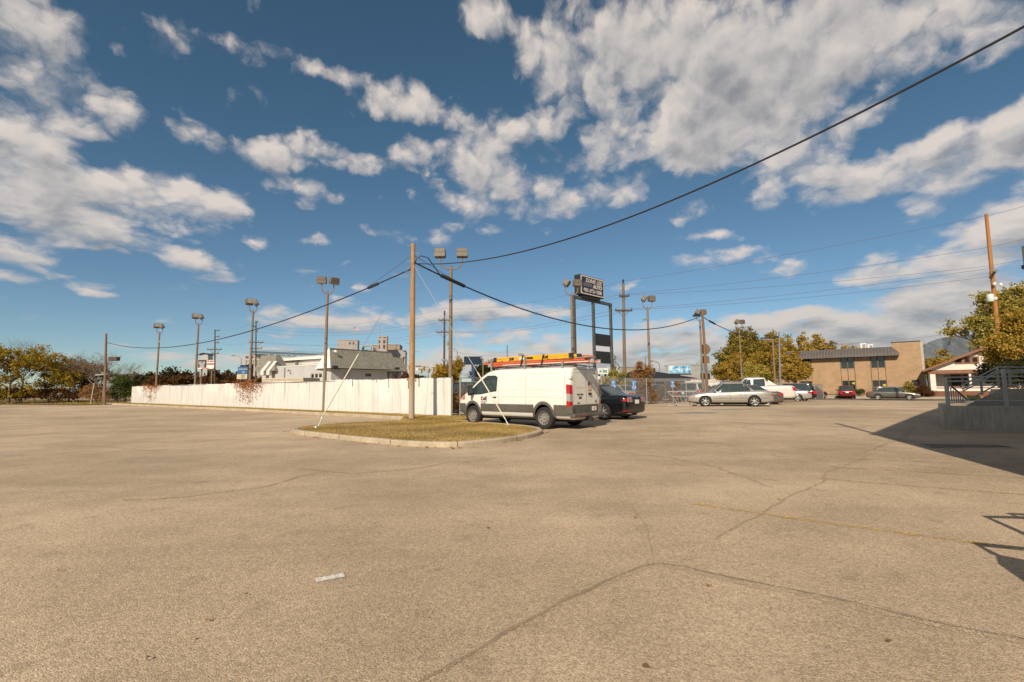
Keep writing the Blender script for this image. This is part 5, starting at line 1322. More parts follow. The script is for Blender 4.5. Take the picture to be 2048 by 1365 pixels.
q = on_op(598); mb = MB(); mb.lathe([(.001, 0), (.20, 0), (.22, .04), (.22, .50), (.19, .56), (.001, .6)], 16, c=(q.x - .52, q.y - .2, q.z - .25)); mb.box(q.x - .35, q.x, q.y - .22, q.y - .16, q.z - .1, q.z + .1); mb.build('transformer', mat('transformer_paint', (.58, .64, .60), .45), OP, smooth=True)
mb = MB(); mb.lathe([(.04, 0), (.05, .2), (.001, .22)], 8, c=(q.x - .52, q.y - .2, q.z + .34)); mb.build('bushing', M['brown'], OP)
mb = MB(); q = on_op(572); mb.lathe([(.05, 0), (.12, .1), (.05, .25)], 8, c=(q.x + .28, q.y - .3, q.z - .1)); mb.lathe([(.05, 0), (.12, .1), (.05, .25)], 8, c=(q.x - .2, q.y - .3, q.z - .05)); mb.build('insulator', M['white'], OP)
# steel mast cut by the right edge of the frame
p = W(2052, 492, 24); g0 = G(p.x, p.y); o = thing('steel_mast', 'dark steel mast at the extreme right edge of the frame', 'mast', (p.x, p.y, g0)); h = p.z - g0
mb = MB(); mb.box(-.12, .12, -.12, .12, 0, h); mb.build('mast_post', M['galv_dark'], o); mb = MB(); mb.box(-.26, -.1, -.1, .1, h - 1.2, h - 1.0); mb.build('fixture', M['blackm'], o)

# ------------------------------------------------------------------ cables and wires
def cable(name, label, pts, r, m=None, cat='cable', group=None, n=6):
    o = thing(name, label, cat, tuple(pts[0]), group=group); p0 = Vector(pts[0]); mb = MB(); mb.tube([Vector(p) - p0 for p in pts], r, n); mb.build('strand', m or M['cable'], o, smooth=True); return o
def photo_cable(us, Ya, Yb, v0): return None
hook = lambda v: PB + (PT - PB) * ((W(824, v, PB.y).z - PB.z) / (PT - PB).z)
A = hook(527); Bc = Vector((7.75, 5.85, 6.62))
cable('overhead_cable', 'thick black cable sweeping from the tan wooden pole up to the right over the lot', sag(A, Bc, 1.12, 60), .020)
A2 = hook(537); L2 = LT + (LB - LT) * .125
cable('overhead_cable', 'black cable sagging from the tan wooden pole to the dark pole at the far left', sag(A2, L2, 1.75, 60), .028)
# messenger + drop wire above it near the pole
A3 = hook(514); R3 = RB + (RT - RB) * .95
cb3 = sag(hook(524), R3, 2.05, 60); cable('overhead_cable', 'black cable sagging from the tan wooden pole to the leaning brown pole', cb3, .034)
cable('messenger_wire', 'thin wire from the top of the tan pole meeting the splice case on the right', [hook(510), cb3[5] + Vector((0, 0, .05))], .012, M['wire'], 'wire')
l2 = sag(A2, L2, 1.75, 60); cable('messenger_wire', 'thin wire from the top of the tan pole meeting the splice case on the left', [hook(510), l2[4] + Vector((0, 0, .05))], .012, M['wire'], 'wire')
def splice(label, a, b, r):
    o = thing('splice_case', label, 'cable splice case', tuple(a)); mb = MB(); d = b - a; mb.tube([Vector(), d * .04, d * .96, d], [r * .6, r, r, r * .6], 10); mb.build('case', M['blackm'], o, smooth=True); mb = MB(); mb.tube([d * .1 + Vector((0, 0, r)), d * .9 + Vector((0, 0, r))], .012, 5); mb.build('clamp', M['blackm'], o)
splice('fat black splice case on the right cable just beyond the tan pole', cb3[3] + Vector((0, 0, .0)), cb3[6], .085)
splice('black splice case on the left cable near the tan pole', l2[3], l2[4], .07)
mb = MB()
o = thing('cable_loop', 'black slack cable loop hanging beside the top of the tan pole', 'cable', tuple(A)); mb.tube([(0, 0, 0), (.12, -.1, .02), (.2, -.15, .2), (.38, -.1, .30), (.65, .0, .24), tuple(cb3[3] - A)], .022, 6); mb.build('strand', M['cable'], o, smooth=True)
for k in range(4):
    o = None
R4 = RB + (RT - RB) * .93; G4 = GB + (GT - GB) * .92
cable('overhead_cable', 'black cable sagging from the leaning brown pole to the slim grey pole', sag(R4, G4, .75, 30), .034)
splice('black splice case left of the leaning brown pole', R3 + Vector((-1.1, -.8, -.16)), R3 + Vector((-.35, -.25, -.02)), .10)
splice('black splice case right of the leaning brown pole', sag(R4, G4, .75, 30)[2], sag(R4, G4, .75, 30)[4], .08)
splice('black splice case at the slim grey pole', G4 + Vector((-1.0, -.5, -.12)), G4 + Vector((-.2, -.1, .05)), .10)
# guy wires with their guards
def guy(label, lab2, foot, uv_guard0, uv_guard1, top, r_=.025):
    o = thing('guy_wire', label, 'guy wire', tuple(foot)); mb = MB(); d = top - foot; mb.tube([(0, 0, 0), tuple(d)], .010, 5); mb.build('strand', M['guy'], o)
    ks = []
    for (u, v) in (uv_guard0, uv_guard1):
        best = min(range(2001), key=lambda i: abs(_proj(foot + d * (i / 2000))[1] - v)); ks.append(best / 2000)
    mb = MB(); mb.tube([tuple(d * ks[0]), tuple(d * ks[1])], [r_ * .8, r_], 10); mb.build('guard', M['guard'], o, smooth=True)
    mb = MB(); mb.tube([(0, 0, -.1), tuple(d * (ks[0] * .9))], .016, 6); mb.lathe([(.07, 0), (.05, .06), (.001, .07)], 10); mb.build('anchor_rod', M['galv'], o)
def _proj(P):
    d = P - EYE; z = d.dot(_f); return CX + FPX * d.dot(_r) / z, CY - FPX * d.dot(_u) / z
guy('guy wire with a long cream guard slanting left from the tan pole', '', gpz(632, 856, .1), (647, 832), (714, 709), hook(520))
guy('guy wire with a cream guard crossing in front of the white van', '', gpz(1019, 853, .1), (1009, 840), (956, 746), hook(528))
# long distance power lines
def wires(lst, r_, grp):
    for i, (a, b, s, lab) in enumerate(lst): cable('power_line', lab, sag(a, b, s, 40), r_, M['wire'], 'power line', grp, 4)
Bl = lambda u, v, Y: W(u, v, Y)
top_o = OB + (OT - OB) * .985; mid_o = OB + (OT - OB) * .82; lo_o = OB + (OT - OB) * .72
wires([
 (Bl(1246.5, 563, 46), top_o + Vector((0, 0, .1)), .25, 'power line from the top of the crossarm pole to the tip of the orange pole'),
 (Bl(1238, 590, 46), mid_o, .3, 'upper of two power lines from the crossarm pole to the middle of the orange pole'),
 (Bl(1258, 590, 46), lo_o, .3, 'lower of two power lines from the crossarm pole to the orange pole'),
 (Bl(1231, 620, 46), on_op(547) + OB + Vector((-.4, -.5, .3)), .35, 'power line from the low crossarm up to the transformer arm of the orange pole'),
 (Bl(1262, 620, 46), on_op(552) + OB + Vector((.5, .6, .1)), .35, 'lowest power line between the crossarm pole and the orange pole'),
 (Bl(889, 618, 80), Bl(1246.5, 563, 46), .9, 'power line between the tops of the two crossarm poles'),
 (Bl(878, 639, 80), Bl(1238, 590, 46), .9, 'power line between the upper left crossarm ends'),
 (Bl(902, 640, 80), Bl(1258, 590, 46), .9, 'power line between the upper right crossarm ends'),
 (Bl(873, 662, 80), Bl(1231, 620, 46), .9, 'power line between the lower left crossarm ends'),
 (Bl(903, 664, 80), Bl(1262, 620, 46), .9, 'power line between the lower right crossarm ends'),
 (Bl(512, 644, 88), Bl(889, 618, 80), 1.6, 'topmost power line behind the tan pole going left'),
 (Bl(512, 655, 88), Bl(878, 639, 80), 1.6, 'second power line behind the tan pole going left'),
 (Bl(514, 664, 88), Bl(902, 640, 80), 1.6, 'third power line behind the tan pole going left'),
 (Bl(500, 684, 88), Bl(873, 662, 80), 1.4, 'low power line left of the grey shop roof'),
 (Bl(526, 684, 88), Bl(903, 664, 80), 1.4, 'lowest power line passing above the grey shop roof'),
 (Bl(438, 661, 95), Bl(512, 644, 88), .5, 'short top power line joining the two far left utility poles'),
 (Bl(438, 673, 95), Bl(512, 655, 88), .5, 'short power line between the two far left utility poles, middle'),
 (Bl(438, 686, 95), Bl(505, 684, 88), .5, 'short power line between the two far left utility poles, bottom'),
 (Bl(889, 700, 80), Bl(1014.5, 712, 105), .4, 'thin line joining the dark utility pole to the thin distant pole'),
 (Bl(1014.5, 712, 105), Bl(1500, 692, 60), 2.5, 'long low wire crossing the cloud bank behind the dealer sign'),
 (Bl(1500, 692, 60), Bl(1900, 668, 60), .5, 'wire crossing above the tan brick building'),
], .012, 'power lines')
for dv in (2.5,):
    a = top_o; 
    wires([(top_o + Vector((0, 0, .05)), Vector((46, 14, 17)), .6, 'power line leaving the orange pole tip to the right edge'), (mid_o, Vector((46, 14, 14.6)), .6, 'power line leaving the middle of the orange pole rightwards'), (lo_o, Vector((46, 14, 12.9)), .6, 'power line leaving the lower part of the orange pole rightwards')], .010, 'power lines')

# ------------------------------------------------------------------ tall dealer sign
NAVY = mat('sign_navy', (.022, .024, .085), .4, noise=(2, .12)); CREAM = mat('sign_cream', (.66, .58, .44), .5, noise=(4, .08)); PEEL = mat('peeling_steel', (.07, .075, .07), .7, noise=[(9, .8), (30, .6)])
sw_ = Wall((W(1162, 570, 38).x, 38), (.70, .714)); Ls = sw_.x(1212.5)
z1 = sw_.xz(1162, 549.7)[1]; z0 = sw_.xz(1162, 586.5)[1]
gz = G(sw_.c.x, sw_.c.y)
sg = thing('dealer_sign', 'tall roadside sign box lettered in white on navy, standing on peeling steel posts', 'sign', (sw_.c.x, sw_.c.y, gz), sw_.rz)
z0 -= gz; z1 -= gz
mb = MB(); mb.box(-.06, Ls + .06, .012, .62, z0 - .05, z1 + .05); mb.build('sign_box', M['blackm'], sg, bevel=.01)
mb = MB(); mb.box(0, Ls, -.012, .014, z0, z1); mb.build('cream_border', CREAM, sg)
mb = MB(); mb.box(.09, Ls - .09, -.02, .0, z0 + .09, z1 - .09); mb.build('sign_face', NAVY, sg)
H_ = z1 - z0
text('lettering', 'DUNK LEE', CREAM, .47, sg, upright(Ls * .54, -.022, z0 + H_ * .76), shear=.28, ext=.006, bold=.008, sx=Ls / 3.10)
text('lettering', 'AUTO', CREAM, .44, sg, upright(Ls * .70, -.022, z0 + H_ * .50), shear=.28, ext=.006, bold=.018, sx=Ls / 3.1)
text('lettering', '801-393-6500', CREAM, .42, sg, upright(Ls * .5, -.022, z0 + H_ * .22), ext=.006, bold=.012, sx=Ls / 3.0)
GREY_ = mat('sign_grey', (.17, .16, .15), .6)
for k in range(5): mb = MB(); zz = z0 + H_ * (.44 + .036 * k); mb.prism([(Ls * .10, zz), (Ls * (.44 + .008 * k), zz), (Ls * (.45 + .008 * k), zz + .04), (Ls * .105, zz + .04)], -.026, -.018); mb.build('speed_stripe', GREY_, sg)
mb = MB(); mb.box(.25, Ls - .45, .08, .5, z0 - .30, z0 - .05); mb.build('cabinet_base', M['black'], sg)
fr = sw_
def post(u, vt, name='post'):
    x, z = sw_.xz(u, vt, .3); mb = MB(); mb.box(x - .10, x + .10, .2, .4, -.1, z - gz); mb.build(name, PEEL, sg); return x, z - gz
xa, za = post(1147.5, 594); xb, zb_ = post(1186, 602); xc, zc_ = post(1220.5, 608)
mb = MB(); mb.box(xa - .1, xc + .1, .18, .42, za - .12, za + .10); mb.build('top_beam', PEEL, sg)
for (v0, v1) in ((667, 694), (702, 728)):
    x0, zt = sw_.xz(1188, v0 , .3); x1, zb2 = sw_.xz(1219, v1, .3); mb = MB(); mb.box(x0, x1, .22, .38, zb2 - gz, zt - gz + .0); mb.build('blank_panel', M['blackm'], sg)

# ------------------------------------------------------------------ accessible parking signs, bicycle rack
BLUE = mat('sign_blue', (.03, .17, .42), .45)
def psign(u, vt, vb, Y, label):
    p = at(u, Y); zt = W(u, vt, Y).z - p.z; zb = W(u, vb, Y).z - p.z; w = .125; o = thing('parking_sign', label, 'sign', p, R(-8), 'blue accessible parking signs')
    mb = MB(); mb.tube([(0, .03, -.05), (0, .03, zt - .02)], .025, 6); mb.build('post', M['galv'], o)
    zm = zt - .17; mb = MB(); mb.box(-w, w, -.01, .008, zb, zt); mb.build('sign_plate', BLUE, o)
    text('lettering', 'RESERVED', M['white'], .04, o, upright(0, -.011, zt - .07), ext=.002); text('lettering', 'PARKING', M['white'], .05, o, upright(0, -.011, zt - .13), ext=.002)
    mb = MB(); c = zb + (zt - zb) * .38   # wheelchair symbol
    mb.tube([(.09 * math.cos(R(a)), -.014, c - .04 + .09 * math.sin(R(a))) for a in range(150, 400, 20)], .013, 5); mb.tube([(-.02, -.014, c + .14), (-.02, -.014, c), (.07, -.014, c), (.10, -.014, c - .10)], .016, 5); mb.lathe([(.001, -.02), (.028, -.02), (.028, -.01)], 10, 'y', c=(-.02, 0, c + .18)); mb.build('wheelchair_symbol', M['white'], o)
psign(1227, 760.5, 778, 28.5, 'blue accessible parking sign nearest the van, above the black sedan roof'); psign(1268, 761, 781, 29.5, 'blue accessible parking sign between the black sedan and the vine bush'); psign(1345.5, 762, 776, 33.5, 'blue accessible parking sign behind the bicycle rack')
STEEL = mat('rack_steel', (.27, .265, .25), .5, metal=.4)
c_ = at(1372, 31.2); br = thing('bicycle_rack', 'grey tubular steel bicycle rack in front of the chain link fence', 'bicycle rack', c_, R(-14))
for x in (-.9, .9):
    mb = MB(); pth = [(x - .35, -.55, .03), (x + .05, -.55, .03), (x + .22, -.5, .10), (x + .24, -.45, .22), (x + .05, -.1, .55), (x - .25, .25, .92)]; mb.tube(pth, .035, 8); mb.build('frame_tube', STEEL, br, smooth=True)
mb = MB(); mb.tube([(-1.15, .25, .92), (.65, .25, .92)], .03, 8); mb.tube([(-.95, .0, .62), (.90, .0, .62)], .03, 8); mb.tube([(-1.1, -.3, .03), (.9, -.3, .03)], .03, 8); mb.build('cross_bar', STEEL, br, smooth=True)
mb = MB(); 
for x in (-1.15, .65): mb.tube([(x, .25, .92), (x - .3, .6, .4), (x + .6, .6, .4)], .028, 8)
mb.build('rear_loop', STEEL, br)
for k in range(8): x = -1.0 + k * .22; mb = MB(); mb.tube([(x, .25, .92), (x + .18, .0, .62), (x + .32, -.28, .06)], .018, 6); mb.build('divider_bar', STEEL, br)
# ------------------------------------------------------------------ tan brick office building
TAN = patterned('tan_brick', 'brick', (.40, .265, .15), (.345, .225, .125), (.36, .26, .165), rough=.9, bw=.4, rh=.10, mortar=.006)
TANP = mat('tan_panel', (.36, .24, .14), .8, noise=(2, .1)); ROOFM = mat('bronze_metal_roof', (.135, .115, .105), .45, metal=.3, noise=[(1, .15), (6, .1)]); BRZ = mat('bronze_trim', (.05, .04, .035), .5)
PALE = mat('pale_stucco', (.42, .37, .30), .9, noise=[(.7, .12), (6, .12)])
BW = Wall((55.7, 65.3), (.777, -.629)); bx = lambda u, off=0: BW.x(u, off)
GB_ = G(55.7, 65.3)
bb = thing('brick_office', 'two storey tan brick office with a standing seam bronze mansard and square corner tower', 'building', (55.7, 65.3, 0), BW.rz)
xr = 0.0; xt = bx(1790); xl = bx(1506); zt = BW.xz(1800, 683.5)[1]; ze = BW.xz(1720, 712)[1]
bays = [(1601, 1612.5, 1613.8, 1624), (1685.6, 1697.4, 1699.2, 1711), (1746.2, 1758, 1760, 1773)]
zu1, zu0 = BW.xz(1760, 712)[1], BW.xz(1760, 736)[1]; zl1, zl0 = BW.xz(1765, 761)[1], BW.xz(1765, 777.5)[1]
def wall_with_holes(mb, x0, x1, z0, z1, holes, y0, t, mi=0):
    """wall slab in the plane y0..y0+t with rectangular openings"""
    xs_ = sorted({x0, x1} | {a for h in holes for a in h[:2]}); zs_ = sorted({z0, z1} | {a for h in holes for a in h[2:]})
    for a, b in zip(xs_, xs_[1:]):
        run = None
        for c, d in zip(zs_, zs_[1:]):
            mx, mz = (a + b) / 2, (c + d) / 2; solid = not any(h[0] < mx < h[1] and h[2] < mz < h[3] for h in holes)
            if solid: run = (run[0], d) if run else (c, d)
            elif run: mb.box(a, b, y0, y0 + t, run[0], run[1], mi); run = None
        if run: mb.box(a, b, y0, y0 + t, run[0], run[1], mi)
def window(parent, x0, x1, z0, z1, y, frame, glass=None, fw=.05, sill=None):
    mb = MB(); mb.box(x0, x1, y - .02, y + .06, z0, z0 + fw); mb.box(x0, x1, y - .02, y + .06, z1 - fw, z1); mb.box(x0, x0 + fw, y - .02, y + .06, z0 + fw, z1 - fw); mb.box(x1 - fw, x1, y - .02, y + .06, z0 + fw, z1 - fw)
    f = mb.build('window', frame, parent); mb = MB(); mb.box(x0 + fw, x1 - fw, y + .02, y + .03, z0 + fw, z1 - fw); mb.build('pane', glass or M['glass'], f)
    if sill: mb = MB(); mb.box(x0 - .05, x1 + .05, y - .12, y + .02, z0 - .07, z0 - .002); mb.build('sill', sill, f)
    return f
holes = []; STICK = mat('yellow_sticker', (.62, .52, .04), .5); CURT = mat('window_clutter', (.33, .30, .22), .8)
for (a, b, c, d) in bays:
    for (p_, q_) in ((a, b), (c, d)):
        holes += [(bx(p_), bx(q_), zu0, zu1), (bx(p_), bx(q_), zl0 - .4, zl1)]
dx0, dx1, dzt = bx(1826), bx(1838.5), BW.xz(1832, 761.5)[1]
holes.append((dx0, dx1, GB_ - .2, dzt))
XL = bx(1480)
mb = MB(); wall_with_holes(mb, XL, xr, GB_ - .3, zt if False else ze + .75, holes, 0, .3); mb.box(XL, xr, 11.7, 12, GB_ - .3, ze + .75); mb.box(XL, XL + .3, .3, 11.7, GB_ - .3, ze + .75); mb.build('wall', TAN, bb, fix=False)
mb = MB(); mb.box(xt, 0, 0.004, 11.99, ze + .75, zt - .12); mb.build('corner_tower', TAN, bb); mb = MB(); mb.box(xt - .05, .05, -.05, 12.03, zt - .12, zt); mb.build('parapet_cap', BRZ, bb)
mb = MB(); mb.box(.003, .30, .01, 11.98, GB_ - .3, zt - .13); mb.build('side_wall', PALE, bb)
xlb = bx(1509); ztl = BW.xz(1490, 699.5)[1]
mb = MB(); mb.box(xlb - 2.6, xlb, -.4, 6, ze + .5, ztl); mb.build('stair_block', TAN, bb)
mb = MB(); mb.box(XL, xt, .3, 11.7, ze + .5, ze + .6); mb.build('roof_deck', M['galv_dark'], bb)
for h in holes[:-1]:
    w = window(bb, h[0], h[1], h[2], h[3], .14, BRZ, M['glass'], .035)
for (a, b, c, d) in bays:
    for u in (a - 1.2, (b + c) / 2, d + 1.2): mb = MB(); xx = bx(u); mb.box(xx - .03, xx + .03, -.03, .0, GB_, zu1); mb.build('vertical_groove', BRZ, bb)
    for (p_, q_) in ((a, b), (c, d)):
        mb = MB(); mb.box(bx(p_), bx(q_), -.02, .02, zu0 - .16, zu0 - .02); mb.build('sill', TANP, bb)
for (a, b) in ((1688, 1697.5), (1701, 1711), (1748, 1758), (1762, 1771)):
    mb = MB(); mb.box(bx(a) + .08, bx(b) - .1, .185, .25, zu0 + .05, zu0 + .5); mb.build('desk_clutter', CURT, bb)
for (u, v, w_) in ((1708, 767, .26), (1770, 770.5, .26)):
    x, z = BW.xz(u, v); mb = MB(); mb.lathe([(.001, -.01), (w_, -.01), (w_, .005)], 20, 'y', c=(x, .13, 0)); oo = mb.build('oval_sticker', STICK, bb); oo.scale = (1, 1, .55); oo.location = (0, 0, z)
    text('lettering', 'WENGERT', M['black'], .10, bb, upright(x, .112, z), ext=.003)
# door
mb = MB(); mb.box(dx0, dx1, .1, .16, GB_, dzt - .02); dr_ = mb.build('door', M['glass'], bb); mb = MB(); mb.box(dx0 + .05, dx0 + .09, .04, .1, GB_ + .9, GB_ + 1.3); mb.build('handle', M['galv'], dr_)
mb = MB(); mb.box(dx0 - .08, dx0, -.02, .2, GB_, dzt); mb.box(dx1, dx1 + .08, -.02, .2, GB_, dzt); mb.box(dx0 - .08, dx1 + .08, -.02, .2, dzt, dzt + .1); mb.build('door_frame', BRZ, bb)
x, z = BW.xz(1832.5, 766); text('lettering', '3544', M['white'], .16, bb, upright(x, .095, z), ext=.003, bold=.006)
x, z = BW.xz(1832.5, 770); mb = MB(); mb.box(x - .28, x + .28, .085, .098, z - .09, z + .09); mb.build('open_sticker', mat('pink_sticker', (.6, .08, .16), .5), bb)
x, z = BW.xz(1832.5, 774); mb = MB(); mb.box(x - .22, x + .22, .085, .098, z - .11, z + .11); mb.build('white_sticker', M['white'], bb)
# mansard with standing seams
zr1 = BW.xz(1785, 693.5)[1]; zr0 = BW.xz(1785, 705.5, -.9)[1]; zf0 = BW.xz(1785, 711.5, -.9)[1]
mxr = bx(1804, -.9); mxl = bx(1509, 0) 
mb = MB(); mb.add([(mxl, -.9, zf0), (mxr, -.9, zf0), (mxr, -.9, zr0), (mxl, -.9, zr0), (mxl, .25, zr1), (xt, .25, zr1), (mxr, -.01, zf0), (mxr, -.01, zr0), (mxl, -.01, zf0)],
                  [(0, 1, 2, 3), (3, 2, 5, 4), (1, 6, 7, 2), (2, 7, 5), (0, 8, 6, 1), (0, 3, 4, 8)]); mf = mb.build('mansard_roof', ROOFM, bb)
nse = int((mxr - mxl) / .38)
mb = MB()
for k in range(nse):
    x = mxl + .1 + k * .38; x2 = min(x, xt + (x - xt) * .2) if x > xt else x
    mb.add([(x - .03, -.905, zf0), (x + .03, -.905, zf0), (x + .03, -.95, zf0), (x - .03, -.95, zf0), (x - .03, -.905, zr0), (x + .03, -.905, zr0), (x + .03, -.95, zr0 + .02), (x - .03, -.95, zr0 + .02)], [(3, 2, 6, 7), (0, 3, 7, 4), (1, 2, 6, 5)])
    mb.add([(x - .03, -.93, zr0), (x + .03, -.93, zr0), (x2 + .03, .22, zr1 + .03), (x2 - .03, .22, zr1 + .03), (x - .03, -.90, zr0 - .01), (x + .03, -.90, zr0 - .01), (x2 + .03, .25, zr1 - .01), (x2 - .03, .25, zr1 - .01)], [(0, 1, 2, 3), (0, 3, 7, 4), (1, 2, 6, 5)])
mb.build('standing_seams', mat('seam_metal', (.24, .21, .19), .4, metal=.3), mf)
mb = MB(); mb.box(mxl, mxr - .1, -.88, -.02, zf0 - .03, zf0 - .004); mb.build('soffit', BRZ, bb)
x, z = BW.xz(1728.5, 715); mb = MB(); mb.box(x - .2, x + .2, -.18, -.01, z - .14, z + .1); mb.build('wall_lamp', M['galv'], bb, bevel=.03)
for (u0, u1) in ((1727, 1739), (1741.5, 1753)):
    o = thing('rooftop_unit', 'white cooling unit on the brick office roof, the one farther from the tower' if u0 < 1730 else 'white cooling unit on the brick office roof, the one nearer the tower', 'cooling unit', (0, 0, 0), 0, 'cooling units on the office roof'); 
    zb9 = ze + .6; x0, x1 = bx(u0, 3), bx(u1, 3); zt9 = BW.xz(u0, 687 if u0 < 1730 else 689, 3)[1]
    o.matrix_world = Matrix.Translation((55.7, 65.3, 0)) @ Matrix.Rotation(BW.rz, 4, 'Z')
    mb = MB(); mb.box(x0, x1, 3, 4, zb9, zt9); mb.build('casing', M['white'], o, bevel=.02); mb = MB()
    for k in range(6): z = zt9 - .15 - k * .1; mb.box(x0 + .25, x1 - .08, 2.98, 3.0, z - .07, z)
    mb.build('louvre', M['galv_dark'], o)
# ------------------------------------------------------------------ white bungalow
HW = Wall((W(1862, 775, 60).x, 60), (.777, -.629)); hx = lambda u, off=0: HW.x(u, off); g0 = .10
hb = thing('bungalow', 'small white gabled bungalow with brown trim behind the concrete steps', 'house', (HW.c.x, HW.c.y, 0), HW.rz)
STUC = mat('bungalow_stucco', (.72, .66, .57), .85, noise=[(.9, .05), (8, .05)])
zpk = HW.xz(1967, 698)[1]; xpk = hx(1967); zev = HW.xz(1850, 741)[1]; xel = hx(1849, -.5); zbm0 = HW.xz(1870, 748)[1]; zbm1 = HW.xz(1870, 741)[1]; xrr = 2 * xpk - xel; xw1 = xrr - .9
sl = (zpk - zev) / (xpk - xel)
mb = MB(); mb.prism([(0, zbm1), (xw1, zbm1), (xw1, zev + (xrr - xw1) * sl - .25), (xpk, zpk - .35), (0, zev + (0 - xel) * sl - .25)], 0, .2)      # gable
mb.box(0, hx(1873), 0, .3, g0 + .6, zbm0); xr_ = hx(2040); mb.box(xr_, xr_ + .8, 0, .3, g0 + .6, zbm0)
mb.box(hx(1873), xr_, .02, .22, g0 + .6, HW.xz(1880, 777)[1]); mb.box(0.01, xw1, 2.2, 2.4, g0, zbm1); mb.box(0, .2, .3, 9, g0, zbm1); mb.box(xw1 - .2, xw1, .3, 9, g0, zbm1); mb.build('wall', STUC, hb)
mb = MB(); mb.box(-.1, xw1 + .1, -.08, .35, zbm0, zbm1); mb.build('porch_beam', M['brown'], hb); mb = MB(); mb.box(-.03, xw1, -.05, .32, g0 - .5, g0 + .6); mb.build('brown_base', mat('base_brown', (.19, .075, .04), .85), hb)
mb = MB(); mb.box(hx(1873), xr_, -.03, .26, HW.xz(1880, 777)[1], HW.xz(1880, 777)[1] + .08); mb.build('rail_cap', M['brown'], hb)
xp = hx(1942.5); mb = MB(); mb.box(xp - .1, xp + .1, .05, .25, HW.xz(1880, 777)[1], zbm0); mb.build('porch_post', STUC, hb)
rf = MB(); th = .18
for (xa_, za_, xb_, zb9) in ((xel, zev, xpk, zpk), (xpk, zpk, xrr, zev)):
    rf.add([(xa_, -.6, za_), (xb_, -.6, zb9), (xb_, 9.5, zb9), (xa_, 9.5, za_), (xa_, -.6, za_ - th), (xb_, -.6, zb9 - th), (xb_, 9.5, zb9 - th), (xa_, 9.5, za_ - th)], [(0, 1, 2, 3), (4, 5, 6, 7), (0, 1, 5, 4), (2, 3, 7, 6), (0, 3, 7, 4), (1, 2, 6, 5)])
roof = rf.build('roof', mat('brown_shingle', (.20, .12, .08), .9, noise=(6, .2)), hb)
mb = MB()
for (xa_, za_, xb_, zb9) in ((xel - .05, zev, xpk, zpk + .02), (xpk, zpk + .02, xrr + .05, zev)): mb.add([(xa_, -.66, za_ + .02), (xb_, -.66, zb9 + .02), (xb_, -.602, zb9 + .02), (xa_, -.602, za_ + .02), (xa_, -.66, za_ - .26), (xb_, -.66, zb9 - .26), (xb_, -.602, zb9 - .26), (xa_, -.602, za_ - .26)], [(0, 1, 2, 3), (4, 5, 6, 7), (0, 1, 5, 4), (2, 3, 7, 6), (0, 3, 7, 4), (1, 2, 6, 5)])
mb.build('bargeboard', M['brown'], hb)
mb = MB(); xc9 = hx(1976, 3); mb.box(xc9 - .35, xc9 + .35, 3, 3.6, zpk - .8, zpk + .55); mb.build('chimney', patterned('chimney_brick', 'brick', (.30, .12, .08), (.25, .1, .07), (.3, .25, .2)), roof)
za_, zb9 = HW.xz(1930, 715.5)[1], HW.xz(1930, 726)[1]
mb = MB(); mb.box(hx(1914), hx(1964), -.05, .0, zb9 - .15, za_ + .1); mb.build('attic_window_surround', M['brown'], hb)
for (u0, u1) in ((1917, 1929), (1934, 1945.5), (1950, 1961)): window(hb, hx(u0), hx(u1), zb9, za_, -.07, M['brown'], M['glass'], .04)
window(hb, hx(1902, 2.2), hx(1925, 2.2), g0 + 1.1, zbm0 - .1, 2.12, M['brown'], M['glass'], .1); window(hb, hx(1927, 2.2), hx(1938, 2.2), g0 + 1.1, zbm0 - .1, 2.12, M['brown'], M['glass'], .08)
mb = MB(); mb.box(hx(1890, 2.2), hx(1900, 2.2), 2.1, 2.2, g0, zbm0 - .2); mb.build('front_door', M['brown'], hb)

# ------------------------------------------------------------------ grey shingled shop behind the white fence
SH = patterned('grey_shingle', 'shingle', (.25, .235, .19), (.20, .188, .15), (.13, .12, .10), rough=.95)
GW = mat('grey_wall', (.45, .445, .43), .85, noise=[(.8, .08), (5, .06)]); WW = mat('pale_siding', (.55, .52, .47), .8, noise=[(.6, .1), (4, .08)]); GT_ = mat('grey_trim', (.16, .155, .15), .6)
c0 = W(662, 760, 53); SW = Wall((c0.x, 53), (.64, .768)); sx = lambda u, off=0: SW.x(u, off); gz = G(c0.x, 53)
shop = thing('shingled_shop', 'grey shop with a steep shingled mansard behind the middle of the white fence', 'building', (c0.x, 53, gz), SW.rz)
zz = lambda u, v, off=0: SW.xz(u, v, off)[1] - gz
ze_ = zz(700, 737.3, -.7); zt_ = zz(660, 698, .9); xa_ = sx(660, -.7); xb_ = sx(797, -.7); xt1 = sx(781, .9); xt0 = sx(657, .9); xw = sx(774)
holes = [(sx(730), sx(742), zz(736, 753.5), zz(736, 747.5))]
mb = MB(); wall_with_holes(mb, 0, xw, -.2, ze_ + .1, holes, 0, .25); mb.box(0, xw, 9.75, 10, -.2, ze_ + .1); mb.box(0, .25, .25, 9.75, -.2, ze_ + .1); mb.box(xw - .25, xw, .25, 9.75, -.2, ze_ + .1); mb.build('wall', GW, shop)
window(shop, *holes[0], .1, M['brown'], M['glass'], .05); mb = MB(); mb.box(sx(687), sx(700), -.02, .0, zz(690, 753), zz(690, 746)); mb.build('boarded_window', mat('faded_board', (.36, .33, .33), .8), shop)
mb = MB(); mb.add([(xa_, -.7, ze_), (xb_, -.7, ze_), (xt1, .9, zt_), (xt0, .9, zt_), (xt0, 1.1, zt_), (xt1, 1.1, zt_), (xt1, 1.1, ze_), (xt0, 1.1, ze_), (xb_, 1.1, ze_)],
                  [(0, 1, 2, 3), (3, 2, 5, 4), (4, 5, 6, 7), (1, 8, 5, 2)])
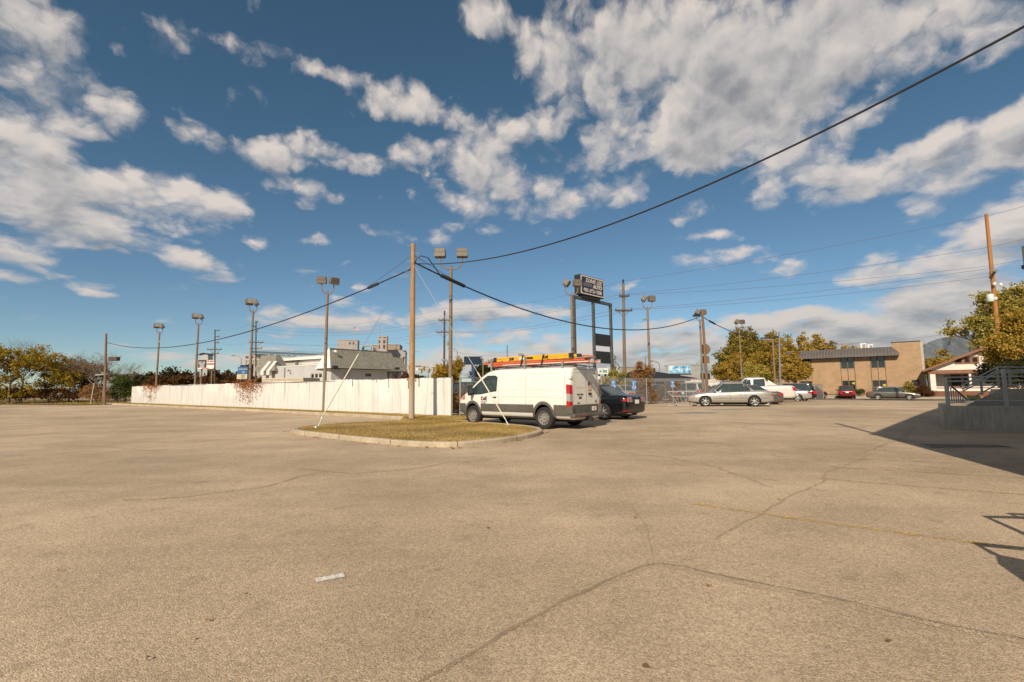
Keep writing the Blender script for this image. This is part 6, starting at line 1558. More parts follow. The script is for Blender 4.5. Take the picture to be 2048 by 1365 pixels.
mans = mb.build('mansard_roof', SH, shop, fix=False); mb = MB(); mb.box(.1, xw - .1, 1.12, 9.7, ze_ + .15, ze_ + .25); mb.build('flat_roof', GT_, shop)
mb = MB(); mb.add([(xa_ - .02, -.72, ze_), (xt0 - .02, .88, zt_ + .03), (xt0 - .02, 1.12, zt_ + .03), (xa_ - .02, 2.6, ze_), (xa_ + .1, -.65, ze_), (xt0 + .1, .9, zt_ - .05), (xt0 + .1, 1.1, zt_ - .05), (xa_ + .1, 2.5, ze_)], [(0, 1, 2, 3), (4, 5, 6, 7), (0, 4, 7, 3), (2, 3, 7, 6)])
mb.build('gable_cheek', M['white'], shop); mb = MB(); mb.box(xt0, xt1, .84, .96, zt_ - .02, zt_ + .09); mb.build('ridge_flashing', GT_, shop)
mb = MB(); mb.box(xa_ + .1, xb_ - .1, -.64, .25, ze_ - .14, ze_ - .122); mb.build('soffit', GW, shop)
for (u, v, off) in ((669, 733.5, -.8), (793, 737, -.8)):
    x, z = SW.xz(u, v, off); z -= gz; mb = MB(); mb.box(x - .28, x + .28, off - .3, off + .05, z - .12, z + .10); mb.build('flood_lamp', M['blackm'], shop, bevel=.03)
x, z = SW.xz(668, 703, .3); z -= gz; mb = MB(); mb.tube([(x, .6, z), (x, .0, z + .1)], .04, 6); mb.lathe([(.05, 0), (.2, -.25)], 10, c=(x, -.05, z + .12)); mb.build('gooseneck_lamp', M['white'], shop)
# smaller mansard to the right (annex)
xa2, xb2 = sx(775, 5), sx(812, 5); mb = MB(); z2t = zz(800, 716, 6.2); z2e = zz(800, 743, 4.6)
mb.add([(xa2 - 1.5, 4.6, z2e), (xb2, 4.6, z2e), (sx(803, 6.2), 6.2, z2t), (xa2 - 1.5, 6.2, z2t), (xb2, 11, z2e), (sx(803, 6.2), 10, z2t)], [(0, 1, 2, 3), (1, 4, 5, 2)]); mb.box(xa2 - 1.5, xb2 - .02, 4.7, 11, z2e - .12, z2e - .01)
mb.build('annex_roof', SH, shop, fix=False)
for u in (779, 797): xx = sx(u, 5.5); mb = MB(); mb.box(xx - .25, xx + .25, 5.3, 5.7, -.2, z2e - .12); mb.build('annex_column', GW, shop)
# wing running left from the corner
WG = Wall((c0.x, 53), (-.83, .557)); gx = lambda u, off=0: WG.x(u, off)
# wing local frame: x runs to the right, so build it as its own thing
WR = Wall((c0.x, 53), (.83, -.557)); wx = lambda u, off=0: WR.x(u, off); wz = lambda u, v, off=0: WR.xz(u, v, off)[1] - gz
wing = thing('shop_wing', 'low pale grey shop wing with a strip of three windows left of the shingled mansard', 'building', (c0.x, 53, gz), WR.rz)
xl_ = wx(549); zw = wz(645, 729.5); zwl = wz(552, 735.5)
wh = [(wx(619.5), wx(643), wz(630, 757), wz(630, 747.5))]
mb = MB(); wall_with_holes(mb, xl_, -.02, -.2, min(zw, zwl), wh, 0, .25)
mb.add([(xl_, 0, min(zw, zwl)), (-.02, 0, min(zw, zwl)), (-.02, 0, zw), (xl_, 0, zwl), (xl_, .25, min(zw, zwl)), (-.02, .25, min(zw, zwl)), (-.02, .25, zw), (xl_, .25, zwl)], [(0, 1, 2, 3), (4, 5, 6, 7), (2, 3, 7, 6)])
mb.build('wall', GW, wing)
mb = MB(); mb.add([(xl_, -.05, zwl), (0, -.05, zw), (0, 3.5, zw), (xl_, 3.5, zwl), (xl_, -.05, zwl + .1), (0, -.05, zw + .1), (0, 3.5, zw + .1), (xl_, 3.5, zwl + .1)], [(0, 1, 2, 3), (4, 5, 6, 7), (0, 1, 5, 4), (2, 3, 7, 6), (0, 3, 7, 4), (1, 2, 6, 5)]); mb.build('roof', M['white'], wing)
a, b, c, d = wh[0]; w3 = (b - a) / 3
for k in range(3): window(wing, a + k * w3 + .02, a + (k + 1) * w3 - .02, c, d, .08, M['white'], M['glass'], .06)
mb = MB(); xd = wx(569); mb.tube([(xd, -.06, -.2), (xd, -.06, zwl - .1)], .06, 8); mb.build('downpipe', GT_, wing)
xs9 = wx(581); mb = MB(); mb.tube([(xs9, 0, zwl - .5), (xs9, -.3, zwl - .4)], .03, 6); mb.lathe([(.04, 0), (.16, -.22)], 10, c=(xs9, -.35, zwl - .35)); mb.build('gooseneck_lamp', GT_, wing)
# upper storey with siding and left mansard
up_ = thing('sided_upper_building', 'pale sided upper building set back between the two shingled mansards', 'building', (c0.x, 53, gz), WR.rz)
z1u, z0u = wz(600, 713, 3.6), zwl + .1; mb = MB(); mb.box(wx(551, 3.6), wx(649, 3.6), 3.6, 10, -.2, z1u); mb.build('wall', WW, up_)
mb = MB()
for k in range(9): z = z0u + .15 + k * .26; mb.box(wx(553, 3.6), wx(647, 3.6), 3.575, 3.6, z, z + .02)
mb.build('siding_lines', GT_, up_); zg = wz(600, 719, 3.5); mb = MB(); mb.box(wx(551, 3.3), wx(647, 3.3), 3.2, 3.6, zg - .1, zg + .12); mb.build('gutter', M['white'], up_)
x, z = wx(593, 3.6), wz(593, 726, 3.6); mb = MB(); mb.box(x - .25, x + .25, 3.45, 3.6, z - .4, z + .4); mb.build('meter_box', GT_, up_)
LM = Wall((W(548, 770, 59.5).x, 59.5), (.90, -.436)); lx = lambda u, off=0: LM.x(u, off); lz = lambda u, v, off=0: LM.xz(u, v, off)[1] - gz
lm = thing('mansard_entry', 'shingled mansard with two white dormer strips at the left end of the shop', 'building', (LM.c.x, LM.c.y, gz), LM.rz)
ze2, zt2 = lz(530, 742.5, -.8), lz(530, 711, .5); xA_, xB_, xC_, xD_ = lx(506, -.8), lx(547.5, -.8), lx(519.5, .5), lx(550, .5)
mb = MB(); mb.add([(xA_, -.8, ze2), (xB_, -.8, ze2), (xD_, .5, zt2), (xC_, .5, zt2), (xA_, 1.4, ze2), (xC_, 1.1, zt2), (xD_, 1.1, zt2), (xB_, 1.4, ze2)], [(0, 1, 2, 3), (0, 3, 5, 4), (3, 2, 6, 5), (1, 7, 6, 2), (0, 1, 7, 4)]); mb.build('mansard_roof', SH, lm, fix=False)
for (u0, u1) in ((520, 526.5), (532, 538)):
    ua = lx(u0, -.8); ub = lx(u1, -.8); zc9 = lz(520, 724, -.2); k_ = (zc9 - ze2) / (zt2 - ze2)
    mb = MB(); mb.add([(ua, -.84, ze2), (ub, -.84, ze2), (ub + .35, -.8 + 1.3 * k_ - .05, zc9), (ua + .35, -.8 + 1.3 * k_ - .05, zc9), (ua, -.5, ze2), (ub, -.5, ze2)], [(0, 1, 2, 3)]); mb.box(ua, ub, -.85, -.5, ze2 - .5, ze2 - .002); mb.build('dormer_strip', M['offwhite'], lm)
mb = MB(); mb.box(lx(523), lx(548), 0, 3, -.2, ze2 - .02); mb.build('wall', GW, lm)
# beige trailer
TR = Wall((W(527, 760, 45).x, 45), (.95, -.31)); tz = lambda u, v: TR.xz(u, v)[1]; gt = G(TR.c.x, 45); ztt = tz(530, 757) - gt; xe = TR.x(606)
tr = thing('box_trailer', 'beige box trailer whose top shows above the white fence', 'trailer', (TR.c.x, 45, gt), TR.rz)
TM = mat('trailer_beige', (.50, .42, .30), .6, noise=(2, .1)); mb = MB(); mb.box(0, xe, 0, 2.2, .6, ztt); mb.build('body', TM, tr, bevel=.03)
mb = MB(); mb.box(-.03, xe + .03, -.04, .0, ztt - .10, ztt - .02)
for k in range(12): mb.box(xe * (k + .5) / 12 - .02, xe * (k + .5) / 12 + .02, -.03, 0, .6, ztt - .1)
mb.build('ribs', mat('trailer_trim', (.58, .50, .38), .6), tr); mb = MB()
for x in (xe * .35, xe * .65): mb.lathe([(.001, -.1), (.35, -.1), (.35, .1), (.001, .1)], 16, 'y', c=(x, .15, .35))
mb.build('wheel', M['tyre'], tr)
# ------------------------------------------------------------------ far mill, silos and conveyor
CO = mat('mill_concrete', (.37, .335, .31), .9, noise=[(.15, .1), (1.2, .1)]); CO2 = mat('mill_tan', (.30, .25, .18), .9, noise=(.3, .1)); DK = mat('far_window', (.05, .04, .045), .5)
def far_box(name, label, cat, u0, u1, v0, Y, depth, m, rz=None, windows=(), extra=None):
    c = W((u0 + u1) / 2, v0, Y); w = (W(u1, v0, Y) - W(u0, v0, Y)).length; rz = math.atan2(1024 - u0, 960) - .12 if rz is None else rz; g_ = G(c.x, c.y); o = thing(name, label, cat, (c.x, c.y, g_), rz); h = c.z - g_
    w *= .93; mb = MB(); mb.box(-w / 2, w / 2, 0, depth, -1, h); mb.build('wall', m, o); mb = MB(); mb.box(-w / 2 - .2, w / 2 + .2, -.2, depth + .2, h, h + .5); mb.build('parapet', m, o)
    s = Y / FPX
    for (uu, vv, ww, hh) in windows:
        x = (uu - (u0 + u1) / 2) * s; z = h - (vv - v0) * s; mb = MB(); mb.box(x - ww * s / 2, x + ww * s / 2, -.15, .05, z - hh * s / 2, z + hh * s / 2); f = mb.build('window', DK, o)
    return o, h, s
far_box('mill_block', 'square pale mill block with two small windows behind the shingled shop roof', 'building', 674, 716, 681, 330, 14, CO, windows=[(699.5, 686.5, 2.4, 5), (706.5, 686.5, 2.4, 5)])
far_box('mill_tower', 'tall narrow mill tower with stacked dark windows and a mast on top', 'building', 755.5, 774, 674.5, 330, 8, CO, windows=[(759, 684, 2.4, 6), (768.5, 684, 4, 6), (759, 694, 2.4, 8), (768.5, 694, 4, 8), (760, 675.8, 3, 1.5), (769, 675.8, 4, 1.5)])
o, h, s = far_box('mill_hall', 'broad pale mill hall behind the right end of the shop roof', 'building', 727, 813, 701.5, 345, 30, CO, windows=[(809, 703, 5, 2), (809, 716, 5, 2), (792, 710.5, 3, 1.5), (800, 710.5, 3, 1.5)])
far_box('mill_annex', 'tan mill annex between the tower and the pale hall', 'building', 774, 800.5, 690.5, 350, 20, CO2, windows=[(794, 700, 12, 1.4)]); far_box('mill_annex', 'low tan mill annex just left of the tall mill tower', 'building', 742, 757, 692, 352, 12, CO2, windows=[(748, 698, 9, 1.3)])
p = W(775.2, 672.5, 328); g_ = G(p.x, p.y); o = thing('mill_stack', 'thin brown stack against the tall mill tower', 'chimney', (p.x, p.y, g_)); mb = MB(); mb.tube([(0, 0, 0), (0, 0, p.z - g_)], .45, 10); mb.build('pipe', M['brown'], o)
p = W(736, 695, 340); o = thing('duct_arch', 'pale curved duct on the mill roof', 'duct', (p.x, p.y, p.z - 4)); mb = MB(); mb.tube([(-3.4, 0, 0), (-3.4, 0, 3)] + [(3.4 * -math.cos(R(a)), 0, 3 + 2.4 * math.sin(R(a))) for a in range(20, 181, 20)] + [(3.4, 0, 0)], .7, 10); mb.build('duct', CO, o, smooth=True)
p = W(765.3, 648, 334); q = W(765.3, 675, 334); o = thing('mast', 'thin white mast on the tall mill tower', 'mast', q); mb = MB(); mb.tube([(0, 0, -1), (0, 0, p.z - q.z)], .15, 6); mb.build('rod', M['galv'], o)
p = W(707.5, 652, 334); q = W(707.5, 681, 334); o = thing('flagpole', 'flagpole with a small striped flag on the square mill block', 'flagpole', q); mb = MB(); mb.tube([(0, 0, -1), (0, 0, p.z - q.z)], .13, 6); mb.build('pole', M['galv'], o)
hf = p.z - q.z - 1.0; mb = MB(); nn = 8; top = [(.1 + 2.9 * i / nn, .25 * math.sin(i * 1.1), hf - .12 * i) for i in range(nn + 1)]; bot = [(.1 + 2.9 * i / nn, .25 * math.sin(i * 1.1 + .3), hf - 1.7 - .1 * i) for i in range(nn + 1)]
mb.add(top + bot, [(i, i + 1, nn + 2 + i, nn + 1 + i) for i in range(nn)]); fl = mb.build('flag', FR, o); mb = MB(); mb.add(top[:4] + [((a[0], a[1] - .03, (a[2] + b[2]) / 2)) for a, b in zip(top[:4], bot[:4])], [(i, i + 1, 5 + i, 4 + i) for i in range(3)]); c_ = mb.build('canton', FB, fl); c_.location = (0, -.04, 0)
# silos at the left
p = W(522, 742, 300); s = 300 / FPX
sl_ = thing('grain_silos', 'cluster of round pale grain silos left of the shingled mansard', 'silo', (p.x, 300, 0))
zt9 = W(505, 722, 300).z
for k, u in enumerate((491, 498, 505, 512, 519, 526, 533)):
    x = (u - 522) * s; mb = MB(); mb.lathe([(1.35, 0), (1.35, zt9), (.001, zt9 + .2)], 16, c=(x, 0, 0)); mb.build('silo', CO, sl_, smooth=True)
mb = MB(); mb.box(-9.8, 6, -1.5, 3, zt9, W(505, 709, 300).z); mb.build('headhouse', CO, sl_)
for u in (494, 497, 507): mb = MB(); mb.box((u - 522) * s - .4, (u - 522) * s + .4, -1.6, -1.45, zt9 + 1.5, zt9 + 2.8); mb.build('window', DK, sl_)
a = W(505, 702.5, 296); b = W(655, 709, 285)
cv = thing('conveyor_bridge', 'long blue grey conveyor truss running above the pale sided building', 'conveyor', a); d = b - a; Lc = d.length; cv.rotation_euler = (0, 0, math.atan2(d.y, d.x)); slope = d.z / Lc
BLG = mat('truss_blue', (.07, .10, .13), .6); mb = MB(); n = 26
for k in range(n + 1):
    x = Lc * k / n; z = slope * x; 
    if k < n: x2 = Lc * (k + 1) / n; z2 = slope * x2; mb.tube([(x, 0, z - 2.2), (x2, 0, z2 - .4)] if k % 2 else [(x, 0, z - .4), (x2, 0, z2 - 2.2)], .16, 4)
    mb.tube([(x, 0, z - 2.2), (x, 0, z + .9)], .07, 4)
mb.tube([(0, 0, -2.2), (Lc, 0, slope * Lc - 2.2)], .2, 4); mb.tube([(0, 0, .9), (Lc, 0, slope * Lc + .9)], .08, 4); mb.build('truss', BLG, cv)
mb = MB(); mb.add([(0, -1, -1), (Lc, -1, slope * Lc - 1), (Lc, 1, slope * Lc - 1), (0, 1, -1), (0, -1, .1), (Lc, -1, slope * Lc + .1), (Lc, 1, slope * Lc + .1), (0, 1, .1)], [(0, 1, 2, 3), (4, 5, 6, 7), (0, 1, 5, 4), (2, 3, 7, 6)]); mb.build('belt_gallery', BLG, cv)
# ------------------------------------------------------------------ far signs
def billboard(name, label, u0, u1, v0, v1, Y, m, rz=0.0, posts=2, postw=.25, thick=.3, postm=None):
    a = W(u0, v0, Y); b = W(u1, v1, Y); c = (a + b) / 2; g_ = G(c.x, c.y); o = thing(name, label, 'sign', (c.x, c.y, g_), rz); w = (b.x - a.x); h = a.z - b.z; zc = c.z - g_
    mb = MB(); mb.box(-w / 2, w / 2, 0, thick, zc - h / 2, zc + h / 2); mb.build('panel', m, o)
    for k in range(posts): x = 0 if posts == 1 else -w * .32 + w * .64 * k / (posts - 1); mb = MB(); mb.box(x - postw / 2, x + postw / 2, thick, thick + postw, -.2, zc + h / 2 * .6); mb.build('post', postm or M['wood_gr'], o)
    return o, w, h, zc
o, w, h, zc = billboard('billboard', 'dark and white roadside billboard left of the dark utility pole', 396.5, 428, 720.5, 735.5, 118, M['blackm'], posts=2)
mb = MB(); mb.box(w * .04, w / 2, -.05, -.002, zc - h / 2, zc + h / 2 * .95); mb.build('white_half', M['white'], o); RD = mat('sign_red', (.35, .03, .03), .5)
mb = MB(); mb.box(w * .06, w / 2 - .05, -.09, -.05, zc - .25, zc + .12); mb.box(w * .08, w * .17, -.09, -.05, zc + .4, zc + .8); mb.box(w * .22, w * .46, -.09, -.05, zc + .45, zc + .75); mb.build('red_blocks', RD, o)
mb = MB(); mb.lathe([(.001, -.04), (.42, -.04), (.42, -.01)], 14, 'y', c=(-w * .36, 0, zc + .2)); mb.lathe([(.001, -.04), (.36, -.04), (.36, -.01)], 14, 'y', c=(-w * .14, 0, zc + .25)); mb.lathe([(.001, -.03), (.6, -.03), (.6, -.01)], 14, 'y', c=(-w * .25, 0, zc - .45)); mb.build('pale_shapes', mat('picture_grey', (.30, .29, .31), .6), o)
mb = MB(); mb.box(-w / 2 + .2, w / 2, -.25, .2, zc - h / 2 - .35, zc - h / 2 - .02); mb.build('catwalk', CREAM, o); text('lettering', 'REAGAN', M['white'], .3, o, upright(0, -.27, zc - h / 2 - .18), ext=.01); 
mb = MB(); mb.box(-.8, .8, -.262, -.252, zc - h / 2 - .32, zc - h / 2 - .05); mb.build('name_plate', RD, o)
p = W(408.5, 714, 122); g_ = G(p.x, p.y); o = thing('arched_tower', 'pale square lift tower with a thin curved roof above the billboard', 'building', (p.x, p.y, g_)); h = p.z - g_
mb = MB(); mb.box(-.95, .95, 0, 2, 0, h + .7); mb.build('wall', M['galv'], o)
mb = MB(); pr_ = [(-1.35 + 2.7 * i / 10, h + .55 + .42 * math.sin(math.pi * i / 10)) for i in range(11)]; mb.prism(pr_ + [(x, z - .1) for x, z in pr_[::-1]], -.5, 2.2); mb.build('curved_roof', BRZ, o)
# blue marquee
MR = Wall((W(475, 750, 78).x, 78), (.97, -.24)); g_ = G(MR.c.x, 78); o = thing('marquee_sign', 'blue marquee sign with a cream letter board between black pillars beside the vine', 'sign', (MR.c.x, 78, g_), MR.rz)
mx = lambda u: MR.x(u); mz = lambda v: MR.xz(490, v)[1] - g_
mb = MB(); mb.box(0, mx(494.5), 0, .5, mz(748.5), mz(734)); mb.build('blue_panel', mat('marquee_blue', (.03, .12, .27), .5), o); mb = MB(); mb.box(-.1, mx(494.3), -.02, .5, mz(758.5), mz(748.7)); mb.build('letter_board', mat('marquee_cream', (.50, .44, .30), .6), o)
for u0, u1, vt in ((477, 481, 730.5), (486, 490, 730), (495.2, 499.2, 729)): mb = MB(); mb.box(mx(u0), mx(u1), .1 if u0 < 494 else -.2, .6, -.2, mz(vt)); mb.build('pillar', M['blackm'], o)
text('lettering', 'JACKSON-HILLYARD', M['white'], .25, o, upright(mx(485), -.01, mz(738.8)), ext=.01, sx=.75); text('lettering', 'Inc.', M['white'], .4, o, upright(mx(486), -.01, mz(744.5)), ext=.01)
text('lettering', 'WE ARE', M['black'], .20, o, upright(mx(485), -.03, mz(751)), ext=.01); text('lettering', 'NOW', M['black'], .20, o, upright(mx(485), -.03, mz(753.6)), ext=.01); text('lettering', 'HIRING', M['black'], .22, o, upright(mx(485), -.03, mz(756.2)), ext=.01)
# dark blue monument sign behind the van nose
NB = mat('dark_blue_sign', (.008, .02, .045), .35)
o, w, h, zc = billboard('pole_sign', 'dark blank rectangular sign on a blue post left of the green tree', 928, 964, 713.5, 729.5, 72, NB, rz=R(6), posts=1, postw=.45, postm=mat('sign_post_blue', (.02, .045, .16), .5))
o, w, h, zc = billboard('pole_sign', 'teal and white lettered sign seen under the black panels of the dealer sign', 1195.5, 1217, 737, 748.5, 70, M['white'], rz=R(10), posts=2, postm=M['blackm'])
text('lettering', 'A-1 Event', mat('teal', (.01, .22, .25), .5), .75, o, upright(0, -.02, zc + .02), ext=.02, bold=.02, sx=w / 4.1)
o, w, h, zc = billboard('billboard', 'bright blue winter themed billboard in front of the pale factory hall', 1337, 1382, 732, 747, 150, M['white'], posts=1, postw=.5)
m_ = bpy.data.materials.new('billboard_print'); m_.use_nodes = True; t_ = NT(m_.node_tree); tc_ = t_.n('ShaderNodeTexCoord').outputs['Object']
m_.node_tree.links.new(t_.ramp(t_.noise(tc_, .55, 3, .5), [(.38, (.04, .12, .35)), (.5, (.10, .40, .62)), (.62, (.55, .68, .75))]), m_.node_tree.nodes['Principled BSDF'].inputs['Base Color'])
mb = MB(); mb.box(-w / 2 + .1, w / 2 - .1, -.06, -.002, zc - h / 2 + .1, zc + h / 2 - .1); mb.build('blue_print', m_, o); text('lettering', 'WINTER SALE', M['white'], .85, o, upright(.6, -.08, zc), ext=.02)
mb = MB(); mb.box(-w / 2, w / 2, -.4, .3, zc - h / 2 - .45, zc - h / 2 - .03); mb.build('catwalk', M['blackm'], o)
o, w, h, zc = billboard('pole_sign', 'blue topped sign beside the leaning brown pole in the distance', 1402, 1419, 732, 748, 90, mat('pale_blue_sign', (.16, .33, .50), .5), posts=1, postm=M['blackm'])
mb = MB(); mb.box(-w / 2 - .05, w / 2 + .05, -.05, .35, zc - h / 2 - 1.0, zc - h / 2 + .1); mb.build('black_reader_board', M['black'], o)
# traffic signals on mast arms
TB = mat('signal_yellow', (.55, .33, .03), .5)
def signal_arm(label, u0, u1, v0, v1, Y, heads, signs=()):
    a = W(u1, v1, Y); b = W(u0, v0, Y); g_ = G(a.x, a.y); o = thing('traffic_signal_mast', label, 'traffic signal', (a.x, a.y, g_)); mb = MB(); mb.tube([(0, 0, -.2), (0, 0, a.z - g_ + .2)], .14, 8); mb.build('post', M['galv_dark'], o)
    d = b - a; mb = MB(); mb.tube([(0, 0, a.z - g_), (d.x, 0, b.z - g_)], [.11, .07], 8); mb.build('mast_arm', M['galv_dark'], o); s = Y / FPX
    for (u, v, hh) in heads:
        x = (u - u1) * s; z = W(u, v, Y).z - g_; mb = MB(); mb.box(x - .2, x + .2, -.35, -.02, z - hh * s / 2, z + hh * s / 2); f = mb.build('signal_head', TB, o, bevel=.03); mb = MB()
        for k in range(3): zz = z + (k - 1) * hh * s * .3; mb.tube([(x, -.36, zz), (x, -.52, zz)], .12, 8)
        mb.build('visor', M['blackm'], f)
    for (u, v, w_, h_, m) in signs: x = (u - u1) * s; z = W(u, v, Y).z - g_; mb = MB(); mb.box(x - w_ * s / 2, x + w_ * s / 2, -.12, -.08, z - h_ * s / 2, z + h_ * s / 2); mb.build('arm_sign', m, o)
GRN = mat('street_sign_green', (.01, .16, .08), .5)
signal_arm('long signal mast arm with three yellow heads reaching past the tan pole', 811, 876, 731, 736, 100, [(819.5, 736, 9), (848.5, 737.5, 10), (868, 739, 10)], [(837, 733, 10, 2, M['blackm']), (861, 733.5, 4, 5, M['galv']), (834.5, 739, 2.6, 4.5, M['white'])])
signal_arm('second signal mast arm with two yellow heads and a green street name plate', 834, 884, 738.5, 741.5, 112, [(843.5, 742, 10), (859, 741.5, 9)], [(839, 739, 5.5, 2, GRN)])
# curved arm street lamps
def cobra(label, u, vt, uh, vh_, Y, base=775, m=None):
    p = W(u, vt, Y); q = W(uh, vh_, Y); g_ = G(p.x, p.y); o = thing('street_lamp', label, 'street lamp', (p.x, p.y, g_), 0, 'distant curved arm street lamps'); h = p.z - g_; dx = q.x - p.x; dz = q.z - p.z; r_ = .9 * Y / FPX
    mb = MB(); mb.tube([(0, 0, -.1), (0, 0, h), (dx * .18, 0, h + dz * .55), (dx * .5, 0, h + dz * .9), (dx * .9, 0, h + dz)], [r_, r_ * .8, r_ * .7, r_ * .6, r_ * .6], 8); mb.build('pole', M['galv_dark'], o, smooth=True)
    mb = MB(); mb.box(min(dx * .8, dx * 1.1), max(dx * .8, dx * 1.1), -.18, .18, h + dz - .12, h + dz + .1); mb.build('lamp_head', M['galv_dark'], o, bevel=.04)
cobra('curved street lamp between the billboard and the blue marquee', 483, 718, 465, 711.5, 110); cobra('curved street lamp just right of the nearest flood lamp pole', 914.5, 703, 897, 697, 95)
cobra('curved street lamp over the green tree behind the van', 991.5, 725, 1008, 717.5, 100); cobra('curved street lamp right of the vine bush lamp pole', 1319, 730, 1302, 722.5, 80)
cobra('thin curved street lamp seen below the dealer sign panels', 1205, 741, 1211, 734, 120); cobra('thin curved street lamp left of the tall dark green tree', 1447.5, 730, 1444, 724.5, 85)
def shoebox(label, u, vt, u0, u1, Y):
    p = W(u, vt, Y); g_ = G(p.x, p.y); o = thing('area_light', label, 'lamp post', (p.x, p.y, g_), 0, 'distant box headed area lights'); h = p.z - g_; s = Y / FPX; mb = MB(); mb.box(-.09, .09, -.09, .09, -.1, h); mb.build('pole', M['wood_gr'], o)
    mb = MB(); mb.box((u0 - u) * s, (u1 - u) * s, -.25, .25, h - .05, h + .22); mb.build('lamp_head', M['galv_dark'], o, bevel=.03)
shoebox('box headed light over the orange tree right of the signals', 895, 721.5, 883, 892.5, 75); shoebox('box headed light peeking over the van ladders', 1048.5, 711, 1037, 1047.5, 60); shoebox('brown post with a small box light right of the dark blank sign', 966, 718, 961, 965, 70); shoebox('small box light in the distance between the signal heads', 856.5, 744, 853, 860, 130)
# red and white shop sign among the orange tree
o, w, h, zc = billboard('pole_sign', 'red sign with white letters half hidden by the orange tree', 871.5, 884, 741, 753, 105, RD, posts=1)
text('lettering', 'AU', M['white'], .8, o, upright(0, -.02, zc), ext=.02, bold=.02)
# ------------------------------------------------------------------ right middle distance
FB1, h, s = far_box('factory_hall', 'pale grey factory hall behind the blue billboard', 'building', 1328, 1410, 731.5, 190, 25, mat('factory_grey', (.28, .28, .26), .8, noise=(.4, .1)), windows=[(1368, 770, 5, 3)])
mb = MB(); mb.lathe([(.9, h), (.9, h + 1), (.001, h + 1.4)], 12, c=(5, 4, 0)); mb.build('roof_vent', M['galv'], FB1)
p = W(1432, 732, 230); o = thing('storage_tanks', 'pair of pale round storage tanks left of the tall dark green tree', 'tank', (p.x, p.y, 0))
for x, r_ in ((-1.5, 3.4), (4.5, 3.0)): mb = MB(); mb.lathe([(r_, 0), (r_, p.z - (0 if x < 0 else 1)), (.001, p.z + .5)], 20, c=(x, 0, 0)); mb.build('tank', CO, o, smooth=True)
o, h, s = far_box('grain_elevator', 'tan grain elevator with a small rooftop cupola in the distance', 'building', 1288, 1306, 738, 240, 12, CO2, windows=[(1293, 745, 1.5, 1.5), (1300, 745, 1.5, 1.5)]); mb = MB(); mb.lathe([(.9, h), (.9, h + 2), (.001, h + 2.8)], 10, c=(-2, 3, 0)); mb.build('cupola', M['galv_dark'], o)
mb = MB(); mb.box(-2.6, -.2, 1, 5, h, h + 1.6); mb.build('head_box', CO2, o)
o, h, s = far_box('warehouse', 'long tan warehouse with a row of tiny windows beyond the crossarm pole', 'building', 1238, 1290, 738, 200, 14, CO2, windows=[(1246 + 7 * k, 742, 1.2, 1.6) for k in range(7)]); mb = MB(); mb.prism([(-6, h), (6, h), (5.5, h + .8), (-5.5, h + .8)], 0, 14); mb.build('roof', BRZ, o)
# elevator leg with its conveyor
p = W(1228, 712, 210); o = thing('elevator_tower', 'thin steel elevator tower with a long slanting chute beside the dealer sign', 'tower', (p.x, p.y, 0)); mb = MB(); mb.tube([(0, 0, 0), (0, 0, p.z)], .5, 6); mb.lathe([(.9, p.z - 1.5), (.9, p.z - .2), (.001, p.z + .4)], 8); mb.tube([(0, 0, p.z - 2), (4.2, 0, 8)], .25, 5); mb.build('leg', M['galv_dark'], o)
# dark roofed dealer building
DR = Wall((W(1232, 770, 58).x, 58), (.93, .36)); g_ = G(DR.c.x, 58); o = thing('dealer_office', 'low dealer office with a dark hipped roof behind the chain link fence', 'building', (DR.c.x, 58, g_), DR.rz)
x1 = DR.x(1370); za9 = DR.xz(1300, 763)[1] - g_; xm0, xm1 = DR.x(1298), DR.x(1345); zp = DR.xz(1318, 746)[1] - g_
mb = MB(); mb.box(0, x1, 0, 8, -.2, za9); mb.build('wall', mat('office_tan', (.33, .29, .23), .85, noise=(1, .1)), o)
mb = MB(); mb.add([(-.5, -.5, za9), (x1 + .5, -.5, za9), (x1 + .5, 8.5, za9), (-.5, 8.5, za9), (-.5, -.5, za9 + .35), (x1 + .5, -.5, za9 + .35), (x1 + .5, 8.5, za9 + .35), (-.5, 8.5, za9 + .35)], [(0, 1, 2, 3), (4, 5, 6, 7), (0, 1, 5, 4), (1, 2, 6, 5), (2, 3, 7, 6), (3, 0, 4, 7)]); mb.build('fascia', M['galv_dark'], o)
mb = MB(); mb.add([(xm0 - .8, -.4, za9 + .35), (xm1 + 4, -.4, za9 + .35), (xm1 + 4, 8, za9 + .35), (xm0 - .8, 8, za9 + .35), (xm0 + .6, 3.5, zp + .5), ((xm0 + xm1) / 2 + .4, 3.5, zp + .5)], [(0, 1, 5, 4), (1, 2, 5), (2, 3, 4, 5), (3, 0, 4)]); mb.build('hipped_roof', M['black'], o)
for k in range(4): window(o, x1 * (.15 + .2 * k), x1 * (.15 + .2 * k) + 1.6, .8, 2.2, -.02, M['white'], M['glass'], .08)
# small white van like office trailer
o, h, s = far_box('site_office', 'small pale office with one dark window behind the silver yard car', 'building', 1366, 1402, 766, 85, 6, M['offwhite'], windows=[(1387.5, 768.5, 5, 2.4)])
far_box('white_shed', 'long low white shed behind the leaning brown pole', 'building', 1385, 1440, 764, 110, 10, M['white'])
# far left wall
o, h, s = far_box('concrete_wall', 'long low pale concrete retaining wall in the far left distance', 'wall', 215, 330, 752, 140, 1.2, mat('far_concrete', (.25, .24, .235), .9, noise=(.4, .15)))
